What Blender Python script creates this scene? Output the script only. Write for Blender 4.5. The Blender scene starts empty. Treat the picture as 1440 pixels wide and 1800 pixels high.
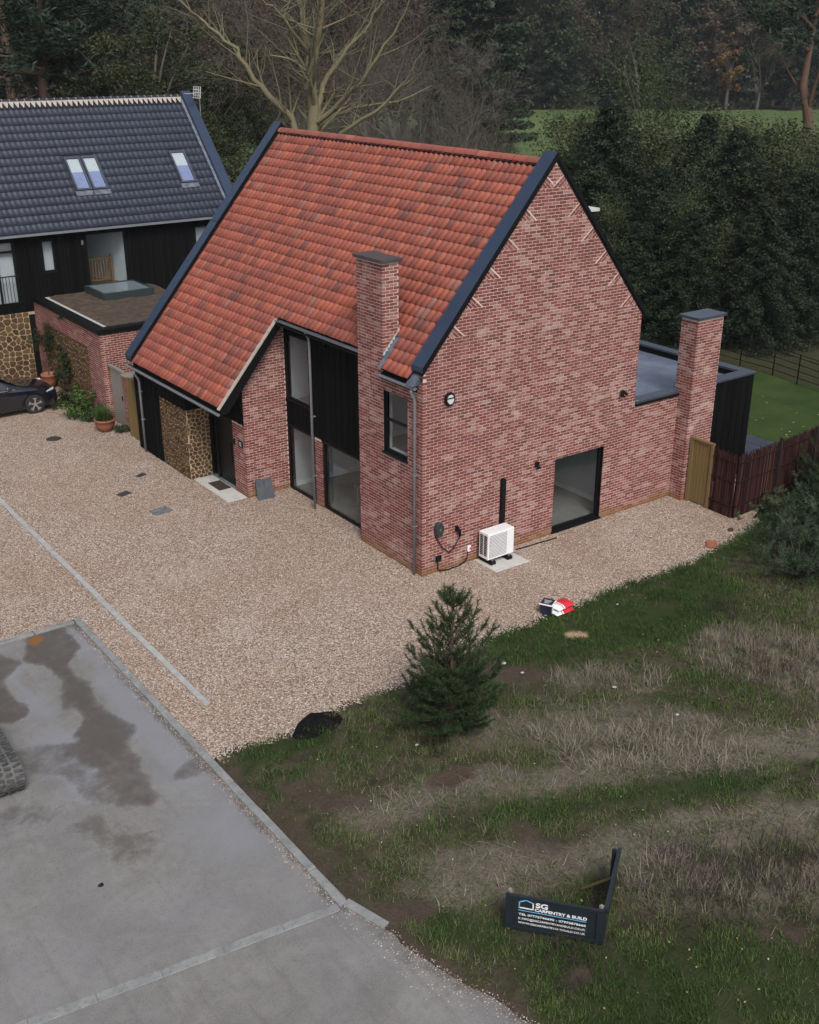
import bpy, math, random
import numpy as np
from mathutils import Vector, Matrix
random.seed(7); RNG = np.random.default_rng(7)
SC = bpy.context.scene
COL = SC.collection
# ------------------------------------------------------------------ camera (solved from the brick coursing of the house)
F_PX, CAM, YAW, PITCH = 1935.46, (-14.364, -19.144, 11.952), 0.93949, 0.40409
fw = Vector((math.cos(YAW)*math.cos(PITCH), math.sin(YAW)*math.cos(PITCH), -math.sin(PITCH)))
rt = Vector((math.sin(YAW), -math.cos(YAW), 0))
dn = fw.cross(rt)
cd = bpy.data.cameras.new('camera'); cam = bpy.data.objects.new('camera', cd); COL.objects.link(cam)
cd.sensor_fit = 'VERTICAL'; cd.sensor_height = 36; cd.lens = F_PX/1800*36; cd.clip_end = 3000
cam.matrix_world = Matrix(((rt.x, -dn.x, -fw.x, CAM[0]), (rt.y, -dn.y, -fw.y, CAM[1]), (rt.z, -dn.z, -fw.z, CAM[2]), (0, 0, 0, 1)))
SC.camera = cam
# ------------------------------------------------------------------ overcast light
SUN_EL, SUN_AZ = math.radians(48), math.radians(248)      # direction the light comes from (azimuth from +X, counter-clockwise)
W = bpy.data.worlds.new('World'); SC.world = W; W.use_nodes = True
wn, wl = W.node_tree.nodes, W.node_tree.links
bg = wn['Background']; sky = wn.new('ShaderNodeTexSky'); sky.sky_type = 'NISHITA'; sky.sun_disc = False
sky.sun_elevation = SUN_EL; sky.sun_rotation = math.pi/2 - SUN_AZ; sky.air_density = 1.0; sky.dust_density = 3.0; sky.ozone_density = 1.0
hs = wn.new('ShaderNodeHueSaturation'); hs.inputs['Saturation'].default_value = 0.55
hs.inputs['Value'].default_value = 1.0; wl.new(sky.outputs[0], hs.inputs['Color']); wl.new(hs.outputs[0], bg.inputs[0]); bg.inputs[1].default_value = 0.10
sd = bpy.data.lights.new('sun', 'SUN'); sd.energy = 1.35; sd.angle = math.radians(17); sd.color = (1, 0.965, 0.92)
sun = bpy.data.objects.new('sun', sd); COL.objects.link(sun)
sun.rotation_euler = Vector((math.cos(SUN_AZ)*math.cos(SUN_EL), math.sin(SUN_AZ)*math.cos(SUN_EL), math.sin(SUN_EL))).to_track_quat('Z', 'Y').to_euler()
sun.location = (-20, -30, 60)
SC.view_settings.view_transform = 'Standard'; SC.view_settings.look = 'None'; SC.view_settings.gamma = 1; SC.view_settings.exposure = 0.72
SC.view_settings.use_curve_mapping = False
SC.render.engine = 'CYCLES'; SC.cycles.max_bounces = 6; SC.cycles.transparent_max_bounces = 12; SC.cycles.use_denoising = True

# ------------------------------------------------------------------ helpers
def ray(u, v):
    return Vector(CAM), fw + rt*((u-720)/F_PX) + dn*((v-900)/F_PX)
def at(u, v, ax, val):                       # point of the photo where its line of sight meets the plane axis = val
    C, d = ray(u, v); return C + d*((val-C[ax])/d[ax])
def gnd(u, v, z=0.0): return at(u, v, 2, z)
def at_depth(u, D):                          # ground point below picture column u at D metres ahead of the camera
    f = Vector((fw.x, fw.y)).normalized(); px = (u-720)/F_PX*(D*math.cos(PITCH))
    return Vector((CAM[0]+f.x*D+rt.x*px, CAM[1]+f.y*D+rt.y*px, 0))
def link(o, parent=None):
    COL.objects.link(o)
    if parent is not None:
        o.parent = parent; o.matrix_parent_inverse = PINV.get(parent.name, Matrix())
    return o
PINV = {}
def thing(name, label, cat, loc=(0, 0, 0), group=None):
    o = bpy.data.objects.new(name, None); COL.objects.link(o); o.location = loc; o.empty_display_size = .2
    o['label'] = label; o['category'] = cat
    if group: o['group'] = group
    PINV[o.name] = Matrix.Translation(-Vector(loc)); return o
def tag(o, label=None, cat=None, group=None, kind=None):
    for k, v in (('label', label), ('category', cat), ('group', group), ('kind', kind)):
        if v: o[k] = v
    return o
def node(name, parent):                      # empty that groups a part's pieces
    o = bpy.data.objects.new(name, None); o.empty_display_size = .1; link(o, parent); return o
def copy_tree(o, parent=None, loc=None, rz=0.0, sc=(1, 1, 1)):
    c = o.copy(); COL.objects.link(c); c.parent = parent
    if parent is None:
        c.location = loc; c.rotation_euler = (0, 0, rz); c.scale = sc
    for ch in list(o.children): copy_tree(ch, c)
    return c
def raw(name, V, F, mat=None, attrs=None, smooth=False):
    me = bpy.data.meshes.new(name)
    if isinstance(F, np.ndarray):
        n, k = F.shape
        me.vertices.add(len(V)); me.vertices.foreach_set('co', np.ascontiguousarray(V, dtype=np.float32).ravel())
        me.loops.add(n*k); me.loops.foreach_set('vertex_index', np.ascontiguousarray(F, dtype=np.int32).ravel())
        me.polygons.add(n); me.polygons.foreach_set('loop_start', np.arange(0, n*k, k, dtype=np.int32))
        try: me.polygons.foreach_set('loop_total', np.full(n, k, dtype=np.int32))
        except Exception: pass
        me.update(calc_edges=True)
    else:
        me.from_pydata([tuple(v) for v in V], [], F); me.update()
    if attrs:
        for an, vals in attrs.items():
            dom = 'FACE' if len(vals) == len(me.polygons) else 'POINT'
            a = me.attributes.new(an, 'FLOAT', dom); a.data.foreach_set('value', np.asarray(vals, dtype=np.float32))
    if mat: me.materials.append(mat)
    if smooth: me.polygons.foreach_set('use_smooth', np.ones(len(me.polygons), dtype=bool))
    return me
class MB:
    def __init__(s): s.v = []; s.f = []; s.a = []; s.r = 0.5
    def add(s, vs, fs):
        b = len(s.v); s.v += [tuple(x) for x in vs]; s.f += [tuple(b+i for i in f) for f in fs]; s.a += [s.r]*len(fs); return s
    def quad(s, *p): return s.add(p, [tuple(range(len(p)))])
    def box(s, x0, x1, y0, y1, z0, z1):
        return s.add([(x, y, z) for z in (z0, z1) for y in (y0, y1) for x in (x0, x1)],
                     [(0, 2, 3, 1), (4, 5, 7, 6), (0, 1, 5, 4), (2, 6, 7, 3), (0, 4, 6, 2), (1, 3, 7, 5)])
    def obox(s, c, X, Y, Z):                 # centre and three half-axis vectors
        c, X, Y, Z = map(Vector, (c, X, Y, Z))
        return s.add([c+X*i+Y*j+Z*k for k in (-1, 1) for j in (-1, 1) for i in (-1, 1)],
                     [(0, 2, 3, 1), (4, 5, 7, 6), (0, 1, 5, 4), (2, 6, 7, 3), (0, 4, 6, 2), (1, 3, 7, 5)])
    def bar(s, a, b, w, h=None, up=(0, 0, 1)):
        a, b = Vector(a), Vector(b); d = b-a; h = h or w; up = Vector(up)
        if abs(d.normalized().dot(up)) > .99: up = Vector((1, 0, 0))
        x = d.cross(up).normalized(); y = x.cross(d).normalized()
        return s.obox((a+b)/2, d/2, x*w/2, y*h/2)
    def tube(s, pts, rad, n=8, cap=True):
        pts = [Vector(p) for p in pts]; rad = rad if isinstance(rad, (list, tuple)) else [rad]*len(pts)
        b = len(s.v); up = Vector((.31, .17, .94))
        for i, p in enumerate(pts):
            d = (pts[min(i+1, len(pts)-1)]-pts[max(i-1, 0)]).normalized()
            x = d.cross(up)
            x = x.normalized() if x.length > .05 else d.cross(Vector((1, 0, 0))).normalized()
            y = d.cross(x)
            for k in range(n):
                t = 2*math.pi*k/n; s.v.append(tuple(p+(x*math.cos(t)+y*math.sin(t))*rad[i]))
        for i in range(len(pts)-1):
            for k in range(n):
                s.f.append((b+i*n+k, b+i*n+(k+1) % n, b+(i+1)*n+(k+1) % n, b+(i+1)*n+k)); s.a.append(s.r)
        if cap:
            s.f.append(tuple(b+k for k in range(n))[::-1]); s.a.append(s.r)
            s.f.append(tuple(b+(len(pts)-1)*n+k for k in range(n))); s.a.append(s.r)
        return s
    def prism(s, poly, ax, a, b):            # polygon in the two other axes (in order), extruded along axis ax
        o = [i for i in range(3) if i != ax]; n = len(poly); vs = []
        for t in (a, b):
            for q in poly:
                p = [0, 0, 0]; p[o[0]] = q[0]; p[o[1]] = q[1]; p[ax] = t; vs.append(p)
        return s.add(vs, [tuple(range(n))[::-1], tuple(range(n, 2*n))]+[(i, (i+1) % n, n+(i+1) % n, n+i) for i in range(n)])
    def lathe(s, c, prof, n=20):             # profile of (radius, z) about a vertical axis at c
        b = len(s.v); c = Vector(c)
        for r, z in prof:
            for k in range(n):
                t = 2*math.pi*k/n; s.v.append((c.x+r*math.cos(t), c.y+r*math.sin(t), c.z+z))
        for i in range(len(prof)-1):
            for k in range(n): s.f.append((b+i*n+k, b+i*n+(k+1) % n, b+(i+1)*n+(k+1) % n, b+(i+1)*n+k)); s.a.append(s.r)
        return s
    def build(s, name, mat, parent=None, smooth=False, bevel=0.0, recalc=True):
        me = bpy.data.meshes.new(name); me.from_pydata(s.v, [], s.f); me.update()
        if recalc:
            import bmesh
            bm = bmesh.new(); bm.from_mesh(me); bmesh.ops.recalc_face_normals(bm, faces=bm.faces); bm.to_mesh(me); bm.free()
        if len(set(s.a)) > 1:
            a = me.attributes.new('r', 'FLOAT', 'FACE'); a.data.foreach_set('value', s.a)
        if mat: me.materials.append(mat)
        if smooth:
            for p in me.polygons: p.use_smooth = True
        o = bpy.data.objects.new(name, me); link(o, parent)
        if bevel:
            m = o.modifiers.new('b', 'BEVEL'); m.width = bevel; m.segments = 2; m.limit_method = 'ANGLE'; m.angle_limit = .7
        return o
def mobj(name, me, parent=None, loc=None):
    o = bpy.data.objects.new(name, me); link(o, parent)
    if loc is not None: o.location = loc
    return o

# ------------------------------------------------------------------ materials
class NT:
    def __init__(s, name):
        s.m = bpy.data.materials.new(name); s.m.use_nodes = True; s.t = s.m.node_tree; s.b = s.t.nodes['Principled BSDF']
    def n(s, typ, **kw):
        x = s.t.nodes.new('ShaderNode'+typ)
        for k, v in kw.items(): setattr(x, k, v)
        return x
    def set(s, sock, v):
        if isinstance(v, bpy.types.NodeSocket): s.t.links.new(v, sock)
        else: sock.default_value = (v+(1,)) if isinstance(v, tuple) and len(v) == 3 and sock.type == 'RGBA' else v
    def pos(s): return s.n('NewGeometry').outputs['Position']
    def obj(s): return s.n('TexCoord').outputs['Object']
    def attr(s, name): return s.n('Attribute', attribute_name=name).outputs['Fac']
    def noise(s, vec, scale, detail=4, rough=.55, dist=0.0, out='Fac'):
        x = s.n('TexNoise'); s.set(x.inputs['Vector'], vec); x.inputs['Scale'].default_value = scale
        x.inputs['Detail'].default_value = detail; x.inputs['Roughness'].default_value = rough; x.inputs['Distortion'].default_value = dist
        return x.outputs[out]
    def vor(s, vec, scale, out='Color', feature='F1', rand=1.0):
        x = s.n('TexVoronoi', feature=feature); s.set(x.inputs['Vector'], vec); x.inputs['Scale'].default_value = scale
        x.inputs['Randomness'].default_value = rand; return x.outputs[out]
    def mapv(s, vec, scale=(1, 1, 1), loc=(0, 0, 0), rot=(0, 0, 0)):
        x = s.n('Mapping'); s.set(x.inputs['Vector'], vec); x.inputs['Scale'].default_value = scale
        x.inputs['Location'].default_value = loc; x.inputs['Rotation'].default_value = rot; return x.outputs[0]
    def ramp(s, fac, stops, interp='LINEAR'):
        x = s.n('ValToRGB'); s.set(x.inputs[0], fac); e = x.color_ramp.elements; x.color_ramp.interpolation = interp
        while len(e) < len(stops): e.new(.5)
        for i, (p, c) in enumerate(stops):
            e[i].position = p; e[i].color = (c if isinstance(c, tuple) else (c, c, c))+(1,)
        return x.outputs[0]
    def mix(s, fac, a, b, mode='MIX'):
        x = s.n('Mix', data_type='RGBA', blend_type=mode)
        s.set(x.inputs[0], fac); s.set(x.inputs[6], a); s.set(x.inputs[7], b); return x.outputs[2]
    def math(s, op, a, b=0.0, clamp=False):
        x = s.n('Math', operation=op, use_clamp=clamp); s.set(x.inputs[0], a); s.set(x.inputs[1], b); return x.outputs[0]
    def bump(s, h, strength=.3, dist=.01):
        x = s.n('Bump'); x.inputs['Strength'].default_value = strength; x.inputs['Distance'].default_value = dist
        s.set(x.inputs['Height'], h); s.t.links.new(x.outputs[0], s.b.inputs['Normal'])
    def out(s, col=None, rough=None, metal=None, spec=None):
        for k, v in (('Base Color', col), ('Roughness', rough), ('Metallic', metal), ('Specular IOR Level', spec)):
            if v is not None: s.set(s.b.inputs[k], v)
        return s.m
def plain(name, col, rough=.6, metal=0.0, var=.12, scale=8.0, bump=0.0, spec=None):
    t = NT(name); p = t.pos(); f = t.noise(p, scale, 5, .6)
    c = t.mix(t.ramp(f, [(.3, 0.0), (.7, 1.0)]), tuple(x*(1-var) for x in col), tuple(min(1, x*(1+var)) for x in col))
    if bump: t.bump(t.noise(p, scale*8, 4), bump, .004)
    return t.out(c, rough, metal, spec)
MT = {}
# brick: soft red handmade stock with lime bloom smeared over face and joints
def brick_mat(name, bloom, dark=1.0, mort=False):
    t = NT(name); p = t.pos(); r = t.attr('r')
    bl = t.noise(p, 1.5, 6, .74, .2); b2 = t.noise(p, 7.5, 4, .7)
    blo = t.math('MULTIPLY', t.ramp(bl, [(.53, .0), (.72, 1.0)]), t.ramp(b2, [(.36, .12), (.60, 1.0)]))
    blo = t.math('ADD', t.math('MULTIPLY', blo, bloom), t.math('MULTIPLY', t.ramp(r, [(.30, 0.0), (.72, .16), (.88, .40)], 'CONSTANT'), bloom), True)
    if mort: c = t.mix(t.ramp(t.noise(p, 1.3, 4), [(.3, 0.0), (.7, 1.0)]), (.52, .41, .37), (.70, .57, .52))
    else:
        c = t.ramp(r, [(0, (.120*dark, .040*dark, .036*dark)), (.3, (.165*dark, .046*dark, .038*dark)), (.6, (.200*dark, .058*dark, .046*dark)), (.85, (.240*dark, .090*dark, .072*dark)), (1, (.21*dark, .105*dark, .092*dark))])
        c = t.mix(t.ramp(t.noise(p, 42, 4, .7), [(.35, .0), (.75, .4)]), c, (.22*dark, .10*dark, .09*dark))
    c = t.mix(blo, c, (.47, .345, .31))
    sz = t.n('SeparateXYZ'); t.set(sz.inputs[0], p)                      # rust-brown splash and algae along the foot of the wall
    low = t.ramp(t.math('ADD', sz.outputs[2], t.math('MULTIPLY', t.noise(p, 1.7, 4), .42)), [(.22, 1.0), (.52, 0.0)])
    c = t.mix(t.math('MULTIPLY', low, .75), c, (.20, .105, .035))
    t.bump(t.noise(p, 60, 5, .7), .5, .004)
    return t.out(c, .92, 0, .2)
MT['brick'] = brick_mat('brick_stock', .74); MT['mortar'] = brick_mat('lime_mortar', .12, mort=True)
MT['brick_nb'] = brick_mat('brick_neighbour', .4, .95)
t = NT('clay_pantile'); p = t.pos(); r = t.attr('r')
c = t.ramp(r, [(0, (.155, .060, .050)), (.2, (.22, .068, .050)), (.45, (.295, .079, .054)), (.65, (.335, .090, .058)), (.85, (.385, .106, .060)), (1, (.28, .122, .098))])
st = t.noise(t.mapv(p, (1.2, 9, 1.2)), 2.2, 4, .62)
c = t.mix(t.ramp(st, [(.50, 0.0), (.68, .48)]), c, (.16, .09, .082)); c = t.mix(t.ramp(t.noise(p, 9, 4), [(.55, 0.0), (.85, .4)]), c, (.33, .16, .125))
t.bump(t.noise(p, 50, 4), .25, .004); MT['tile'] = t.out(c, .62, 0, .35)
t = NT('charcoal_tile'); p = t.pos(); r = t.attr('r')
c = t.ramp(r, [(0, (.014, .018, .033)), (.6, (.018, .023, .042)), (1, (.023, .029, .050))]); c = t.mix(t.ramp(t.noise(p, 3, 5), [(.5, 0.0), (.8, .25)]), c, (.05, .055, .075))
t.bump(t.noise(p, 50, 4), .2, .003); MT['tile_dark'] = t.out(c, .5, 0, .5)
t = NT('slate_blue_metal'); p = t.pos()
c = t.mix(t.noise(p, 2.5, 4), (.024, .040, .078), (.034, .052, .092)); MT['coping'] = t.out(c, t.ramp(t.noise(p, 6, 4), [(.3, .34), (.7, .48)]), .25, .6)
t = NT('roof_membrane'); p = t.pos()
c = t.mix(t.ramp(t.noise(p, 1.6, 6, .65, .4), [(.35, 0.0), (.75, 1.0)]), (.085, .105, .15), (.17, .195, .25)); MT['membrane'] = t.out(c, .42, 0, .6)
MT['parapet'] = plain('parapet_metal', (.055, .066, .088), .4, .2, .2, 3)
t = NT('charred_timber'); p = t.pos(); r = t.attr('r')
c = t.mix(r, (.0022, .0023, .0027), (.0055, .0055, .006)); c = t.mix(t.ramp(t.noise(t.mapv(p, (30, 30, 1.5)), 2, 5, .7), [(.5, 0.0), (.8, .5)]), c, (.010, .0095, .0095))
t.bump(t.noise(t.mapv(p, (40, 40, 2)), 2.5, 5, .7), .5, .006); MT['board'] = t.out(c, .8, 0, .1)
MT['black'] = plain('black_powder_coat', (.005, .0053, .006), .45, 0, .15, 5, 0, .25)
MT['black_soft'] = plain('black_plastic', (.006, .006, .0063), .6, 0, .2, 9, 0, .2)
t = NT('carstone'); p = t.pos(); r = t.attr('r')
c = t.ramp(r, [(0, (.040, .021, .011)), (.4, (.075, .041, .018)), (.75, (.118, .068, .028)), (1, (.062, .040, .026))]); c = t.mix(t.ramp(t.noise(p, 22, 5, .7), [(.4, 0.0), (.75, .5)]), c, (.165, .105, .052))
t.bump(t.noise(p, 26, 5, .7), .7, .012); MT['stone'] = t.out(c, .9, 0, .2)
MT['stone_mortar'] = plain('stone_mortar', (.37, .295, .205), .95, 0, .2, 14, .5)
t = NT('galvanised_steel'); p = t.pos()
MT['galv'] = t.out(t.mix(t.noise(p, 9, 3), (.20, .215, .235), (.32, .335, .355)), .45, .5)
t = NT('lead_flashing'); p = t.pos()
MT['lead'] = t.out(t.mix(t.ramp(t.noise(p, 5, 5), [(.35, 0.0), (.7, 1.0)]), (.085, .10, .13), (.19, .21, .25)), .5, .35)
MT['lead_pale'] = plain('pale_lead_edge', (.5, .49, .47), .6)
MT['white'] = plain('white_enamel', (.74, .74, .74), .4, 0, .04, 4)
MT['plaster'] = plain('white_plaster', (.55, .56, .56), .85, 0, .05, 2)
MT['floor_in'] = plain('interior_floor', (.26, .24, .22), .5, 0, .15, 2)
MT['soffit'] = plain('dark_soffit', (.008, .008, .008), .85, 0, .1, 5, 0, .1)
t = NT('window_glass'); nt = t.t; nt.nodes.remove(t.b); g = t.n('BsdfGlossy'); g.inputs['Roughness'].default_value = .02; g.inputs['Color'].default_value = (.9, .95, 1, 1)
tr = t.n('BsdfTransparent'); tr.inputs[0].default_value = (.70, .75, .77, 1); fr = t.n('Fresnel'); t.set(fr.inputs[0], t.math('ADD', 1.6, t.math('MULTIPLY', t.n('NewGeometry').outputs['Backfacing'], 1/1.6-1.6))); mx = t.n('MixShader')
nt.links.new(fr.outputs[0], mx.inputs[0]); nt.links.new(tr.outputs[0], mx.inputs[1]); nt.links.new(g.outputs[0], mx.inputs[2]); nt.links.new(mx.outputs[0], nt.nodes['Material Output'].inputs[0]); MT['glass'] = t.m
def wood(name, a, b, sc=(18, 18, 1.2), rough=.75):
    t = NT(name); p = t.pos(); c = t.mix(t.noise(t.mapv(p, sc), 2.2, 5, .65), a, b); t.bump(t.noise(t.mapv(p, sc), 5, 4), .3, .004); return t.out(c, rough, 0, .25)
MT['wood_new'] = wood('new_softwood', (.13, .088, .036), (.215, .150, .064)); MT['wood_grey'] = wood('weathered_oak', (.17, .15, .13), (.28, .25, .22))
MT['wood_warm'] = wood('indoor_oak', (.20, .11, .05), (.30, .18, .09)); MT['verge_pale'] = plain('verge_mortar', (.36, .315, .27), .9, 0, .15, 9)
t = NT('brushwood'); r = t.attr('r'); MT['brush'] = t.out(t.ramp(r, [(0, (.020, .008, .008)), (.5, (.05, .018, .017)), (.9, (.085, .034, .030)), (1, (.12, .07, .06))]), .85, 0, .2)
MT['terracotta'] = plain('terracotta', (.26, .095, .05), .8, 0, .2, 6, .2); MT['slab'] = plain('pale_paving', (.46, .45, .42), .8, 0, .1, 5, .2)
MT['slate'] = plain('grey_slate_tile', (.062, .070, .085), .55, 0, .25, 4); MT['iron'] = plain('cast_iron', (.05, .047, .045), .6, .3, .3, 12)
MT['red_print'] = plain('red_plastic', (.56, .025, .04), .35, 0, .15, 10); MT['white_plastic'] = plain('white_plastic', (.70, .70, .70), .4, 0, .06, 8)
MT['navy'] = plain('navy_plastic', (.016, .018, .04), .35, 0, .2, 10); MT['sand'] = plain('builders_sand', (.42, .31, .19), .95, 0, .25, 14, .6)
MT['rubber'] = plain('track_rubber', (.11, .106, .10), .9, 0, .35, 5, .4); MT['rubber_dark'] = plain('rubber_lug', (.05, .05, .05), .85, 0, .4, 9, .4)
MT['mat'] = plain('coir_mat', (.035, .022, .015), .95, 0, .4, 30, .6)
MT['paint_navy'] = NT('car_paint').out((.006, .007, .014), .12, 0, .6); MT['paint_navy'].node_tree.nodes['Principled BSDF'].inputs['Coat Weight'].default_value = .8
MT['tyre'] = plain('tyre', (.013, .013, .013), .8); MT['alloy'] = plain('alloy', (.5, .5, .52), .25, .8, .05)
MT['lampglass'] = plain('headlight_lens', (.42, .44, .46), .1)
MT['sedum'] = plain('sedum_roof', (.060, .040, .026), .95, 0, .6, 5, 1.0); MT['chip'] = plain('white_chippings', (.42, .40, .37), .9, 0, .3, 30, .7)
MT['membrane_black'] = plain('black_membrane', (.006, .006, .0065), .9, 0, .3, 6, .5, .1); MT['chrome'] = plain('bright_trim', (.6, .6, .62), .15, .9, .02)
MT['sign_black'] = plain('sign_board', (.014, .019, .024), .4, 0, .15, 4); MT['sign_white'] = plain('sign_white', (.72, .73, .74), .5, 0, .03); MT['sign_blue'] = plain('sign_blue', (.13, .42, .68), .5, 0, .1)
# ------------------------------------------------------------------ the setting: ground, gravel, road, verge
def vnoise(x, y, seed=0):
    x = np.asarray(x, float); y = np.asarray(y, float); xi = np.floor(x).astype(np.int64); yi = np.floor(y).astype(np.int64); xf = x-xi; yf = y-yi
    def h(a, b):
        n = (a*374761393+b*668265263+seed*974634497) & 0xffffffff; n = ((n ^ (n >> 13))*1274126177) & 0xffffffff; return ((n ^ (n >> 16)) & 0xffff)/65535.0
    u = xf*xf*(3-2*xf); v = yf*yf*(3-2*yf)
    return (h(xi, yi)*(1-u)+h(xi+1, yi)*u)*(1-v)+(h(xi, yi+1)*(1-u)+h(xi+1, yi+1)*u)*v
def fbm(x, y, s=1.0, seed=0, o=4):
    r = 0; a = .5
    for i in range(o): r = r+a*vnoise(np.asarray(x)*s*2**i, np.asarray(y)*s*2**i, seed+i); a *= .5
    return r/(1-.5**o)
def sstep(a, b, x):
    t = np.clip((x-a)/(b-a), 0, 1); return t*t*(3-2*t)
def seg_dist(x, y, pts):
    d = np.full(np.shape(x), 1e9)
    for (ax, ay), (bx, by) in zip(pts[:-1], pts[1:]):
        vx, vy = bx-ax, by-ay; t = np.clip(((x-ax)*vx+(y-ay)*vy)/(vx*vx+vy*vy), 0, 1); d = np.minimum(d, np.hypot(x-ax-t*vx, y-ay-t*vy))
    return d
EDGE = [(-7.46, -3.75), (-7.29, -3.58), (-5.78, -3.56), (-5.3, -3.5), (-2.98, -3.47), (-.3, -3.09), (1.08, -3.06), (4.43, -3.07), (6.4, -3.05), (8.27, -2.74), (9.99, -2.33), (10.9, -1.95), (14, -1.5)]
def y_edge(x):
    x = np.asarray(x, float); e = np.interp(x, [p[0] for p in EDGE], [p[1] for p in EDGE])
    return e+(fbm(x, x*0+3.3, 1.6, 5, 4)-.5)*.34+(vnoise(x*9, x*0, 9)-.5)*.07
ROADX = [(-16, -5.2), (-13.5, -5.75), (-11.46, -6.66), (-10.4, -7.02), (-9.58, -7.28), (-8.9, -7.33), (-8.0, -7.46), (3, -7.46)]
def x_road(y):
    y = np.asarray(y, float); e = np.interp(y, [p[0] for p in ROADX], [p[1] for p in ROADX])
    return e+np.where(y < -8.85, (fbm(y, y*0+1.1, 2.2, 15, 4)-.5)*.3, 0)
# terrain out to the horizon
t = NT('rough_ground'); p = t.pos()
c = t.mix(t.ramp(t.noise(p, .05, 5), [(.35, 0.0), (.65, 1.0)]), (.030, .036, .015), (.058, .052, .030)); c = t.mix(t.ramp(t.noise(p, 2.5, 5), [(.4, 0.0), (.8, .6)]), c, (.022, .020, .012))
t.bump(t.noise(p, 6, 5), .8, .08); MT['terrain'] = t.out(c, .95, 0, .1)
g = MB(); g.quad((-900, -900, -.06), (900, -900, -.06), (900, 900, -.06), (-900, 900, -.06)); tag(g.build('ground', MT['terrain']), kind='structure')
# grass field beyond the trees
t = NT('field_grass'); p = t.pos()
c = t.mix(t.ramp(t.noise(p, .035, 5), [(.35, 0.0), (.65, 1.0)]), (.060, .100, .030), (.105, .140, .052)); c = t.mix(t.ramp(t.noise(p, .4, 4), [(.5, 0.0), (.8, .5)]), c, (.13, .13, .06))
MT['field'] = t.out(c, .95, 0, .1)
a, b, c_, d = at_depth(-900, 92), at_depth(2400, 92), at_depth(2900, 222), at_depth(-1500, 222)
g = MB(); g.quad(*[(q.x, q.y, -.03) for q in (a, b, c_, d)]); tag(g.build('field', MT['field']), kind='structure')
# rear lawn and patio
t = NT('lawn_grass'); p = t.pos()
c = t.mix(t.ramp(t.noise(p, .8, 5), [(.35, 0.0), (.65, 1.0)]), (.026, .052, .011), (.050, .080, .018)); c = t.mix(t.ramp(t.noise(p, 30, 3), [(.4, 0.0), (.7, .6)]), c, (.018, .034, .008))
t.bump(t.noise(p, 40, 4), .9, .03); MT['lawn'] = t.out(c, .9, 0, .15)
g = MB(); g.quad((12.2, -2.2, -.02), (21.4, -1.0, -.02), (21.9, 20, -.02), (7.2, 20, -.02), (7.2, 3, -.02)); tag(g.build('lawn', MT['lawn']), kind='structure')
g = MB(); g.box(12.1, 15.0, -1.2, 2.0, -.05, .03)
pat = tag(g.build('patio', plain('patio_base', (.07, .07, .075), .9)), kind='structure')
for i in range(4):
    for j in range(3):
        g = MB(); g.box(12.15+i*.71, 12.84+i*.71, -1.15+j*1.04, -.13+j*1.04, .031, .045); g.build('paving_slab', MT['parapet'], pat)
# gravel forecourt
t = NT('pea_gravel'); p = t.pos()
v1 = t.n('TexVoronoi'); t.set(v1.inputs['Vector'], p); v1.inputs['Scale'].default_value = 33
sep = t.n('SeparateColor'); t.set(sep.inputs[0], v1.outputs['Color'])
c = t.ramp(sep.outputs[0], [(0, (.125, .086, .068)), (.16, (.205, .148, .116)), (.4, (.335, .252, .198)), (.62, (.425, .333, .268)), (.82, (.515, .428, .358)), (.93, (.64, .575, .51)), (1, (.25, .145, .08))])
c = t.mix(t.ramp(v1.outputs['Distance'], [(.4, 0.0), (.8, .7)]), c, (.10, .075, .06))
c = t.mix(t.ramp(t.noise(p, .32, 5, .6), [(.35, .0), (.75, .45)]), c, (.235, .150, .092), 'MIX')
c = t.mix(t.ramp(t.noise(p, .7, 5, .65), [(.60, .0), (.76, .5)]), c, (.17, .11, .082)); c = t.mix(t.ramp(t.noise(t.mapv(p, (.9, .12, 1)), 1.0, 4, .6), [(.52, .0), (.66, .22)]), c, (.24, .17, .125))
c = t.mix(t.ramp(t.noise(p, .5, 5, .6), [(.54, .0), (.75, .28)]), c, (.50, .44, .40))
hgt = t.math('SUBTRACT', 1.0, v1.outputs['Distance']); t.bump(hgt, .7, .015); MT['gravel'] = t.out(c, .85, 0, .25)
g = MB(); pts = []
ys = np.linspace(2.9, -3.72, 40)
for y in ys: pts.append((-7.46, y))
for x in np.arange(-7.4, 9.0, .06): pts.append((x, float(y_edge(x))))
pts += [(9.9, -2.25), (10.6, -1.9), (11.4, -1.2), (11.4, .3), (9, .3), (9, 1), (7, 4), (7, 13.2), (6, 16.2), (3, 20), (2.5, 26), (-30, 26), (-30, 2.9)]
g.add([(x, y, .012) for x, y in pts], [tuple(range(len(pts)))]); tag(g.build('gravel', MT['gravel']), kind='structure')
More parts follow.
